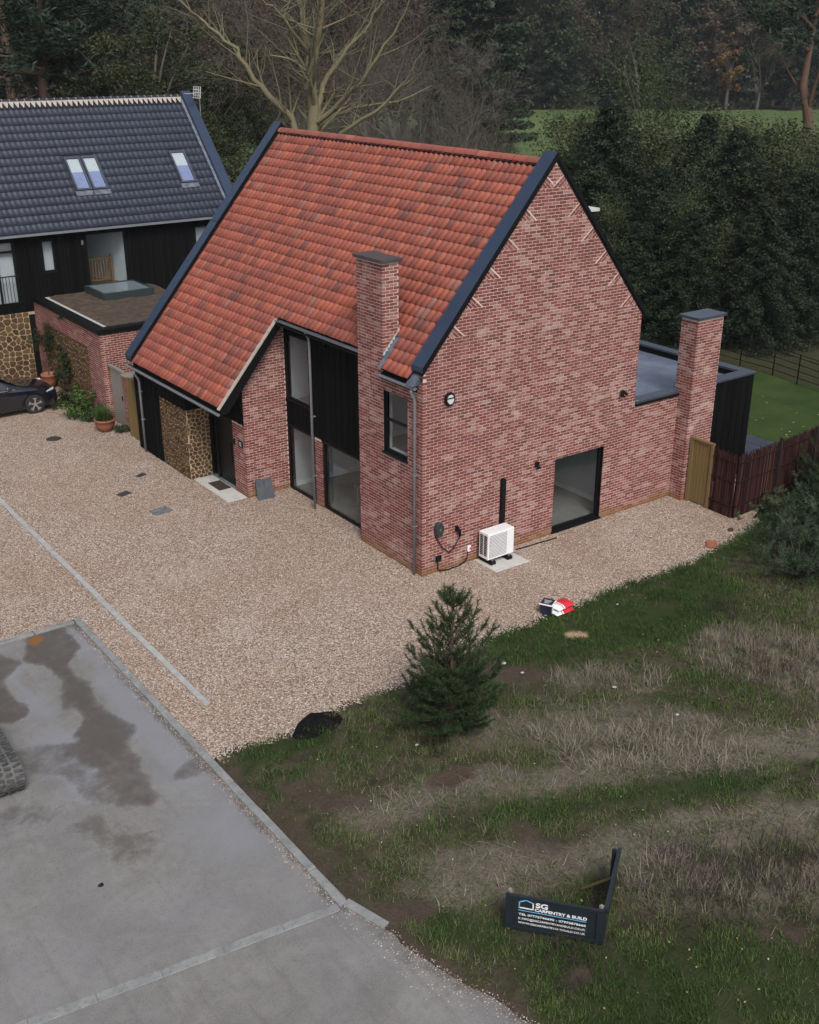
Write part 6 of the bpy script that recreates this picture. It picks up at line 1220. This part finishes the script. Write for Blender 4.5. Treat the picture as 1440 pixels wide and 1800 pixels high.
for pts, r in LIMBS:
    Q = [tp(*q) for q in pts]; QQ = []
    for i in range(len(Q)-1):
        for k in range(3): QQ.append(Q[i].lerp(Q[i+1], k/3)+Vector((rn.gauss(0, .05), rn.gauss(0, .05), rn.gauss(0, .04))))
    QQ.append(Q[-1]); n = len(QQ); rad = [max(.022, r*.66*(1-.86*i/(n-1))) for i in range(n)]; tubes.append((QQ, rad))
    for i in range(2, n):
        for k in range(2):
            if rn.random() < .72: ax = (QQ[i]-QQ[i-1]).normalized(); nd = (ax*.5+Vector((rn.gauss(0, .7), rn.gauss(0, .7), rn.gauss(0, .4)+.15))).normalized(); grow(rn, QQ[i], nd, rn.uniform(1.2, 3.0), rad[i]*.38+.004, 2, 4, tubes, segs, tips, .10, (4, 5), (.4, .9), .62)
g = tube_np(tubes, 8); V, F = ribbons_np([tuple(s[0]) for s in segs], [tuple(s[1]) for s in segs], [max(.006, s[2]*.8) for s in segs], 9)
BT = thing('bare_tree', 'tall bare tree with yellow lichened limbs behind the orange roof ridge', 'tree', (bt.x, bt.y, 0)); PINV.pop(BT.name, None)
mobj('trunk', raw('trunk', g.v, g.f, MT['bk_lichen'], None, True), BT); mobj('crown', raw('crown', V, F, MT['bk_twig']), BT)
# the lone red pine beside the field
TREE_D = 60; bt = P(1428, 60); rn = random.Random(78)
LP = [([(1428, 420, 0), (1424, 260, 0), (1420, 200, 0), (1412, 150, 0), (1422, 90, .3), (1432, 40, .5), (1440, -40, .6)], .34), ([(1420, 195, 0), (1432, 150, -.6), (1446, 110, -1)], .14), ([(1414, 165, 0), (1400, 150, .5), (1386, 125, .8), (1376, 105, 1), (1355, 98, 1.2)], .07), ([(1422, 90, 0), (1400, 60, .6), (1370, 40, 1), (1330, 35, 1.4)], .10), ([(1430, 50, 0), (1400, 20, -.6), (1360, -5, -1), (1310, -10, -1.5)], .10), ([(1432, 30, 0), (1450, 0, .4), (1480, -20, .6)], .10), ([(1425, 70, 0), (1390, 75, -1), (1350, 80, -1.6)], .06)]
tubes = []; C = []
for i_, (pts, r) in enumerate(LP):
    Q = [tp(*q) for q in pts]; tubes.append((Q, [max(.02, r*(1-.75*i/(len(Q)-1))) for i in range(len(Q))]))
    if i_ > 2:
        for q in Q[1:]:
            for j in range(5): C.append(tuple(q+Vector((rn.gauss(0, .9), rn.gauss(0, .9), rn.gauss(0.3, .35)))))
C = np.array(C); LPT = thing('scots_pine', 'lone red barked pine rising above the hedge beside the field', 'tree', (bt.x, bt.y, 0)); PINV.pop(LPT.name, None); g = tube_np(tubes, 8)
mobj('trunk', raw('trunk', g.v, g.f, MT['bk_red'], None, True), LPT); mobj('crown', crown_mesh('crown', [leaves_np(C, 70, np.full(len(C), .8), .34, [.25+.35*rn.random() for _ in C], .22, .5, 5)], MT['lf_pine']), LPT)
# trees and shrubs behind the houses
def row(k, name, label, group, lst, cat='tree'):
    for (u, D_, s) in lst: q = P(u, D_); plant(k, name, label, (q.x, q.y, 0), s, None, group, cat, random.uniform(.92, 1.08))
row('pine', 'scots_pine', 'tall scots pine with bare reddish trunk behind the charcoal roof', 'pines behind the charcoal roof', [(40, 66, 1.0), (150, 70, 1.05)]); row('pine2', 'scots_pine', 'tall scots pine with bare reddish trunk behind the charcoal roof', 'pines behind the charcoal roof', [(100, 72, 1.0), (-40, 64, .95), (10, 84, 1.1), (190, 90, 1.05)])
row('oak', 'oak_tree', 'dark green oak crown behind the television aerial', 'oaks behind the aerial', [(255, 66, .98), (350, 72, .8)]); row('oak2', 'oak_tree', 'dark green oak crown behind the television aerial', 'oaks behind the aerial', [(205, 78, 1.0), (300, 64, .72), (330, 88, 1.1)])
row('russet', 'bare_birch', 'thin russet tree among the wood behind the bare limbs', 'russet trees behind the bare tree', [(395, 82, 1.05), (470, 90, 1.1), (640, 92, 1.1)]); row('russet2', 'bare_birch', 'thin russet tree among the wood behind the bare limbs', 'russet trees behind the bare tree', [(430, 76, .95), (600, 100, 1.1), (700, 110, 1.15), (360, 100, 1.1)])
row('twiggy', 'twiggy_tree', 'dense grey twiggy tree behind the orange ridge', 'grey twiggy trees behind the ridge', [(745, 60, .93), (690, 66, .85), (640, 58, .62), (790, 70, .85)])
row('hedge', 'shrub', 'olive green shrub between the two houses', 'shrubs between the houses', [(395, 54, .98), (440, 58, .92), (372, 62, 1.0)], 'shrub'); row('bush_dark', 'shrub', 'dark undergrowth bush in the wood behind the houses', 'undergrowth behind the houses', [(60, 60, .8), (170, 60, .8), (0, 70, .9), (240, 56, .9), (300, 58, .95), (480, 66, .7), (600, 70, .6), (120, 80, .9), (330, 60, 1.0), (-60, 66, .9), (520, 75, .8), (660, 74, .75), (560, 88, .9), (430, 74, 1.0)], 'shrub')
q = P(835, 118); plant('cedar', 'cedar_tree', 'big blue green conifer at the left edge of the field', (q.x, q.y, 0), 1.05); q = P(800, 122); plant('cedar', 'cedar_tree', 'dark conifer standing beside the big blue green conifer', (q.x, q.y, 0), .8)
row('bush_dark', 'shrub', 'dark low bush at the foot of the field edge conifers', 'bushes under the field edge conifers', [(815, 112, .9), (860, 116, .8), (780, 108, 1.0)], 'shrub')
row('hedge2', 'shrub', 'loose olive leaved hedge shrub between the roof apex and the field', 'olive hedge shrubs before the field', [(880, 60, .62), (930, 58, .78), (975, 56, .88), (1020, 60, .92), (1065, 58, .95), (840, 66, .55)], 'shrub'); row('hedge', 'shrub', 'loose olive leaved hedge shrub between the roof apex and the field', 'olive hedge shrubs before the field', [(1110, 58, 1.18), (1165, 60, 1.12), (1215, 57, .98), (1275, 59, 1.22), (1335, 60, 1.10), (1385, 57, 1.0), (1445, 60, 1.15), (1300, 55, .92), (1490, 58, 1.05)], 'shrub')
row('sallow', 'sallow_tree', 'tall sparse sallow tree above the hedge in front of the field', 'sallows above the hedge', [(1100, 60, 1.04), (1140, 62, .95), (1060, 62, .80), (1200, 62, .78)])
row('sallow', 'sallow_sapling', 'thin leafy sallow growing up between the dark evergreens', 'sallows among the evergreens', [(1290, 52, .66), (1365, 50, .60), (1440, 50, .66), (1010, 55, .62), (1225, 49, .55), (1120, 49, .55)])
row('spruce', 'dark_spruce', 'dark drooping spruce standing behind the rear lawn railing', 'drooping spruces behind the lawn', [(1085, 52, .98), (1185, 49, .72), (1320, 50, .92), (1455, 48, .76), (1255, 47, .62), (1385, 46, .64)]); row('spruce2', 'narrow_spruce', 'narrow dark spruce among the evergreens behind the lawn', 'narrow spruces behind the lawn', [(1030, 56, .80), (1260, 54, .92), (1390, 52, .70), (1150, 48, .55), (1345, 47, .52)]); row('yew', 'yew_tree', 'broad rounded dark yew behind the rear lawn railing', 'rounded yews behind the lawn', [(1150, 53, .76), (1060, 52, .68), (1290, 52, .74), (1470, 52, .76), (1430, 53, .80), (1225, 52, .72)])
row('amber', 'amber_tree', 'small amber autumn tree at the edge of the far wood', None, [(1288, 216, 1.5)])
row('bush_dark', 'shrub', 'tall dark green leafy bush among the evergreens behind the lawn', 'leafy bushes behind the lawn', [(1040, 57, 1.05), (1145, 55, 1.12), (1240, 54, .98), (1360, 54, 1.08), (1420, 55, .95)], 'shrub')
# the wood across the field
k = 0
for u in range(760, 1560, 30):
    kd = ('wood_green', 'wood_fir', 'wood_russet', 'wood_fir', 'wood_green', 'russet2', 'wood_russet')[k % 7 if not 860 < u < 1000 else (k % 2)]; D_ = 226+rnd.uniform(-4, 14); q = P(u+rnd.uniform(-14, 14), D_); nm, lb = {'wood_green': ('wood_tree', 'dull green tree in the wood across the field'), 'wood_fir': ('fir_tree', 'dark fir in the wood across the field'), 'wood_russet': ('russet_tree', 'brown leaved tree in the wood across the field'), 'russet2': ('thin_tree', 'thin nearly leafless tree in the wood across the field')}[kd]
    plant(kd, nm, lb, (q.x, q.y, 0), rnd.uniform(.92, 1.25)*(1.2 if kd == 'russet2' else 1), None, nm.replace('_', ' ')+' across the field'); k += 1
for u in range(-80, 1600, 46):
    D_ = (262 if u > 760 else 150)+rnd.uniform(-6, 16); q = P(u+rnd.uniform(-15, 15), D_); kd = rnd.choice(('wood_green', 'wood_fir', 'wood_russet')); nm = {'wood_green': 'wood_tree', 'wood_fir': 'fir_tree', 'wood_russet': 'russet_tree'}[kd]
    if u > 760: plant(kd, nm, {'wood_tree': 'dull green tree in the wood across the field', 'fir_tree': 'dark fir in the wood across the field', 'russet_tree': 'brown leaved tree in the wood across the field'}[nm], (q.x, q.y, 0), rnd.uniform(1.2, 1.5), None, nm.replace('_', ' ')+' across the field')
    else: plant(kd, nm, {'wood_tree': 'dull green tree deep in the wood behind the houses', 'fir_tree': 'dark fir deep in the wood behind the houses', 'russet_tree': 'brown leaved tree deep in the wood behind the houses'}[nm], (q.x, q.y, 0), rnd.uniform(.9, 1.2), None, nm.replace('_', ' ')+' behind the houses')
# young pines in the rough grass
def young_pine(name, seed, H_, R_, dens=1.0, gap=True, ndl=.10):
    rn = random.Random(seed); R2 = np.random.default_rng(seed); tubes = [([Vector((0, 0, -.1)), Vector((.01, .0, H_*.5)), Vector((0, .01, H_*.96))], [.05, .034, .012])]; SH = []
    wz = [.06, .12, .18, .24, .30, .36, .41, .55, .64, .75, .86]
    for i, z in enumerate(wz):
        Rz = R_*(1-z)**.85*1.12; nb = 11 if z < .45 else 7
        for k in range(nb):
            an = 6.28*k/nb+rn.uniform(-.35, .35)+i; L = Rz*(rn.uniform(.62, 1.18) if z < .4 else rn.uniform(.45, 1.4)); b = Vector((0, 0, z*H_+rn.uniform(-.03, .03))); pts = [b]
            for j in range(1, 5): t_ = j/4; pts.append(b+Vector((math.cos(an)*L*t_, math.sin(an)*L*t_, L*(.18*t_+.42*t_*t_)*(.6 if z < .2 else (1 if z < .5 else 1.5)))))
            tubes.append((pts, [.016, .013, .010, .008, .005])); nside = max(3, int(L/(.06 if z < .42 else .085)))
            for m in range(nside):
                t_ = rn.uniform(.18, 1); j = min(3, int(t_*4)); q = pts[j].lerp(pts[j+1], t_*4-j); d_ = (pts[j+1]-pts[j]).normalized(); sd2 = Vector((-math.sin(an), math.cos(an), 0))*(1 if m % 2 else -1); SH.append((q, (d_*.7+sd2*rn.uniform(.3, .9)+Vector((0, 0, rn.uniform(.15, .6)))).normalized(), rn.uniform(.14, .26)))
            SH.append((pts[-1]-(pts[-1]-pts[-2]).normalized()*.05, ((pts[-1]-pts[-2]).normalized()+Vector((0, 0, .5))).normalized(), rn.uniform(.18, .30)))
    SH.append((Vector((0, 0, H_*.84)), Vector((0, 0, 1)), H_*.16)); SH.append((Vector((0, 0, H_*.74)), Vector((.02, 0, 1)), H_*.14))
    A = []; D_ = []; Ls = []; rr = []
    for q, d_, L in SH:
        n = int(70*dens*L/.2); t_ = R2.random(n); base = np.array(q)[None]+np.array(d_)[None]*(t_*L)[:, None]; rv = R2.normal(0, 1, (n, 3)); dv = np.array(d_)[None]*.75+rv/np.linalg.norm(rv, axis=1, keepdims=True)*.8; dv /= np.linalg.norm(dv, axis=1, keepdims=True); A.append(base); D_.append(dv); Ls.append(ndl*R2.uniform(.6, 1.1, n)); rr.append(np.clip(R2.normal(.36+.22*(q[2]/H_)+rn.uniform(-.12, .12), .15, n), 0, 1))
        tubes.append(([q, q+d_*L], [.006, .003]))
    A = np.concatenate(A); D_ = np.concatenate(D_); Ls = np.concatenate(Ls)[:, None]; rr = np.concatenate(rr); x = np.cross(D_, R2.normal(0, 1, D_.shape)); x /= np.linalg.norm(x, axis=1, keepdims=True); w = .0052
    V = np.stack([A-x*w, A+x*w, A+D_*Ls], 1).reshape(-1, 3); kind(name, tube_np(tubes, 7), MT['bk_red'], raw('crown', V, np.arange(len(V)).reshape(-1, 3), MT['lf_blue'], {'r': rr}))
rnb = random.Random(66); Cg = [Vector((rnb.gauss(0, .55), rnb.gauss(0, .55), abs(rnb.gauss(0, .55))+.15)) for _ in range(110)]; tb = [([Vector((rnb.gauss(0, .1), rnb.gauss(0, .1), 0)), q*.5+Vector((0, 0, .05)), q], [.014, .01, .004]) for q in Cg[:60]]
R2 = np.random.default_rng(66); Vg = []; rg_ = []
for q in Cg:
    for k in range(4):
        d_ = Vector((rnb.gauss(0, .5), rnb.gauss(0, .5), rnb.uniform(.3, 1))).normalized(); L = rnb.uniform(.14, .32); n = int(34*L/.2); t_ = R2.random(n); base = np.array(q)[None]+np.array(d_)[None]*(t_*L)[:, None]; rv = R2.normal(0, 1, (n, 3)); dv = np.array(d_)[None]*.7+rv/np.linalg.norm(rv, axis=1, keepdims=True)*.9; dv /= np.linalg.norm(dv, axis=1, keepdims=True); x_ = np.cross(dv, R2.normal(0, 1, (n, 3))); x_ /= np.linalg.norm(x_, axis=1, keepdims=True); Vg.append(np.stack([base-x_*.0065, base+x_*.0065, base+dv*.075], 1).reshape(-1, 3)); rg_.append(np.clip(R2.normal(.45+.18*q.z+rnb.uniform(-.15, .2), .15, n), 0, 1))
MT['lf_gorse'] = leaf_mat('gorse_spine', [(0, (.013, .024, .012)), (.5, (.034, .055, .028)), (.85, (.064, .092, .050)), (1, (.115, .14, .09))])
Vg = np.concatenate(Vg); kind('gorse', tube_np(tb, 5), MT['bk_grey'], raw('crown', Vg, np.arange(len(Vg)).reshape(-1, 3), MT['lf_gorse'], {'r': np.concatenate(rg_)}))
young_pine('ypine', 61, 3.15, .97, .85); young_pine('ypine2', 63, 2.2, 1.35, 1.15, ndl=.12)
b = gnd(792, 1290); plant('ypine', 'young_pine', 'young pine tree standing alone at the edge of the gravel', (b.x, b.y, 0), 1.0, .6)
for (lb, x, y, s, k_, nm_) in (('grey green gorse bush beside the straw coloured grass clump', 7.3, -5.5, 1.05, 'gorse', 'gorse_bush'), ('spreading gorse bush nearest the fallen orange tiles', 8.4, -4.5, 1.0, 'gorse', 'gorse_bush'), ('low gorse bush between the spreading gorse and the fence', 9.6, -3.7, .85, 'gorse', 'gorse_bush'), ('tall young pine in front of the brown brushwood fence', 11.6, -3.1, .80, 'ypine', 'young_pine'), ('bushy young pine growing among the gorse', 10.4, -4.6, .85, 'ypine2', 'young_pine'), ('large gorse bush under the young pines by the fence', 9.2, -5.3, 1.2, 'gorse', 'gorse_bush'), ('slender young pine beyond the bushy pine by the fence', 13.2, -3.6, .85, 'ypine', 'young_pine')): plant(k_, nm_, lb, (x, y, float(verge_z(np.array([x]), np.array([y]))[0])-.02), s)
# shrubs by the neighbour's garage
def small_bush(name, label, loc, r, h, mat, nclus, nleaf, size, cat='plant'):
    rn = random.Random(int(loc[1]*10)); C = np.array([(rn.gauss(0, r*.45), rn.gauss(0, r*.45), abs(rn.gauss(0, .45))*h+.08) for _ in range(nclus)]); T = thing(name, label, cat, loc); PINV.pop(T.name, None)
    mobj('foliage', crown_mesh('foliage', [leaves_np(C, nleaf, np.full(nclus, r*.35), size, [.3+.4*rn.random() for _ in range(nclus)], .5, .8, 3)], mat), T)
    g = MB()
    for q in C[:8]: g.tube([(0, 0, 0), tuple(q)], [.012, .005], 4)
    mobj('stem', raw('stem', g.v, g.f, MT['bk_grey']), T)
small_bush('leafy_shrub', 'bright green leafy shrub at the foot of the garage wall', (-1.98, 17.15, 0), .62, .75, MT['lf_fresh'], 40, 70, .10); small_bush('leafy_shrub', 'dark green shrub between the car and the garage wall', (-1.95, 18.6, 0), .5, .55, MT['lf_oak'], 34, 60, .09); small_bush('leafy_shrub', 'low grey green plants beside the terracotta pot', (-1.75, 16.2, 0), .42, .35, MT['lf_blue'], 24, 50, .09); small_bush('climber', 'dark climbing plant on the garage stone panel', (-1.62, 19.3, .6), .34, 1.9, MT['lf_oak'], 40, 40, .09); small_bush('leafy_shrub', 'small tuft of plants at the foot of the brick pier', (-1.62, 14.45, 0), .25, .22, MT['lf_blue'], 14, 40, .06)
small_bush('silver_shrub', 'pale grey leaved bush at the end of the brushwood fence', (10.15, -2.55, 0), .34, .5, MT['lf_olive'], 22, 40, .08)
def tuft(name, label, cat, loc, n, ln, spread, mat):
    x = loc[0]+RNG.normal(0, spread, n); y = loc[1]+RNG.normal(0, spread, n); o = blades(name, x, y, np.full(n, loc[2]), ln*RNG.uniform(.6, 1.1, n), np.full(n, .008), RNG.uniform(.2, .85, n), RNG.random(n), mat); return tag(o, label, cat)
tuft('ornamental_grass', 'fine green ornamental grass growing in the round terracotta pot', 'plant', (-1.98, 14.95, .36), 900, .62, .11, MT['g_green'])
BTr = thing('standard_tree', 'clipped ball topped bay tree in the tall terracotta pot', 'tree', (-1.75, 20.9, .4)); g = MB(); g.tube([(-1.75, 20.9, .4), (-1.75, 20.9, 1.75)], .02, 6); g.build('stem', MT['bk_grey'], BTr)
C = np.array([(random.gauss(0, .16)-1.75, random.gauss(0, .16)+20.9, 1.9+random.gauss(0, .18)) for _ in range(30)]); mobj('foliage', crown_mesh('foliage', [leaves_np(C, 60, np.full(30, .16), .07, [.4]*30, .5, 1, 4)], MT['lf_oak']), BTr)
# dark gorse-like weeds, dead stalks and litter in the rough grass
def stalks(name, label, uv, n, h, mat, spread=.12, cat='plant'):
    q = gnd(*uv); g = MB(); rn = random.Random(int(uv[0])); z0 = float(verge_z(np.array([q.x]), np.array([q.y]))[0])
    for k in range(n):
        b = Vector((q.x+rn.gauss(0, spread), q.y+rn.gauss(0, spread), z0-.03)); e = b+Vector((rn.gauss(0, .12)*h, rn.gauss(0, .12)*h, h*rn.uniform(.5, 1.05))); g.tube([b, b.lerp(e, .5)+Vector((rn.gauss(0, .02), 0, 0)), e], [.006, .005, .002], 4)
        for j in range(5): s = b.lerp(e, rn.uniform(.4, 1)); g.tube([s, s+Vector((rn.gauss(0, .06), rn.gauss(0, .06), rn.uniform(.02, .09)))], [.004, .0015], 3)
    return tag(g.build(name, mat), label, cat, kind='stuff' if n > 5 else None)
stalks('sapling', 'thin dead sapling stick in the green grass below the sand patch', (1052, 1180), 2, .95, MT['bk_grey'], .02); stalks('dead_stalks', 'dark dead stalks beside the builder sign in dry grass', (1195, 1520), 26, .55, plain('dead_stalk', (.035, .027, .02), .9), .25); stalks('dead_stalks', 'dark dead stalks below the blue green pine', (1275, 1080), 26, .6, bpy.data.materials['dead_stalk'], .22); stalks('dead_stalks', 'tall pale dead stalks at the foot of the lone pine', (760, 1310), 34, .5, MT['g_dry'], .35)
for (uv_, n_, h_, sp_, lb_) in (((1240, 1590), 150, .42, .55, 'thicket of dark dead stalks in the hollow beside the sign'), ((1390, 1540), 120, .45, .5, 'dark thicket of dead stalks above the molehills'), ((1000, 1700), 90, .3, .4, 'dark dead stalks under the builder sign')): stalks('dead_thicket', lb_, uv_, n_, h_, bpy.data.materials['dead_stalk'], sp_)
stalks('dead_stalks', 'brown dead stalks in the tall straw clump by the pines', (1340, 1190), 40, .6, MT['g_dry'], .5)
g = MB()
for k in range(230):
    u_, v_ = random.uniform(420, 1440), random.uniform(1010, 1790); q = gnd(u_, v_); f_ = verge_fields(np.array([q.x]), np.array([q.y]))
    if f_[0][0] < .15: continue
    z = float(verge_z(np.array([q.x]), np.array([q.y]))[0])+.05; an = random.uniform(0, 6.28); a_ = Vector((math.cos(an), math.sin(an), random.uniform(-.3, .3)))*.022; b_ = Vector((-math.sin(an), math.cos(an), random.uniform(-.3, .3)))*.015; c = Vector((q.x, q.y, z)); g.r = random.random(); g.quad(c-a_, c+b_, c+a_, c-b_)
t = NT('fallen_leaf'); mm = t.out(t.ramp(t.attr('r'), [(0, (.14, .11, .04)), (.5, (.28, .22, .09)), (1, (.38, .33, .22))]), .7)
tag(g.build('fallen_leaves', mm, recalc=False), 'small yellow fallen leaves scattered over the verge', 'leaves', kind='stuff')
g = MB()
for k in range(90): x, y = random.uniform(12.5, 20), random.uniform(-.8, 9); an = random.uniform(0, 6.28); a_ = Vector((math.cos(an), math.sin(an), .2))*.05; b_ = Vector((-math.sin(an), math.cos(an), .1))*.035; c = Vector((x, y, .012)); g.r = random.random(); g.quad(c-a_, c+b_, c+a_, c-b_)
tag(g.build('fallen_leaves', mm, recalc=False), 'yellow fallen leaves scattered over the rear lawn', 'leaves', kind='stuff')
for i, (u_, v_, s, lb) in enumerate(((1080, 1210, .07, 'white scrap of plastic in the dry grass below the sand patch'), (884, 1172, .09, 'white torn scrap on the grass right of the lone pine'), (918, 1188, .06, 'small white scrap near the torn scrap by the pine'), (1190, 1265, .055, 'white paper scrap in the tall dry grass'), (733, 1325, .05, 'white paper scrap at the foot of the lone pine'), (1085, 1067, .04, 'pale stone lying in the green grass beside the sacks'))):
    q = gnd(u_, v_); lump('litter_scrap', lb, 'litter', (q.x, q.y, float(verge_z(np.array([q.x]), np.array([q.y]))[0])+.05), s*.7, bpy.data.materials.get('scrap') or plain('scrap', (.42, .42, .41), .6), 20+i, .25)

# thin damp air over the whole place
a_, b_ = Vector((-905, -905, -1.2)), Vector((905, 905, 46)); hz = MB().box(a_.x, b_.x, a_.y, b_.y, a_.z, b_.z).build('haze', None)
hm = bpy.data.materials.new('damp_air'); hm.use_nodes = True; hn = hm.node_tree; hn.nodes.remove(hn.nodes['Principled BSDF']); pv = hn.nodes.new('ShaderNodeVolumePrincipled'); pv.inputs['Color'].default_value = (.9, .95, 1, 1); pv.inputs['Density'].default_value = .00020; pv.inputs['Anisotropy'].default_value = .2
hn.links.new(pv.outputs[0], hn.nodes['Material Output'].inputs['Volume']); hz.data.materials.append(hm); tag(hz, 'thin pale damp air hanging over the houses and wood', 'haze', kind='stuff')
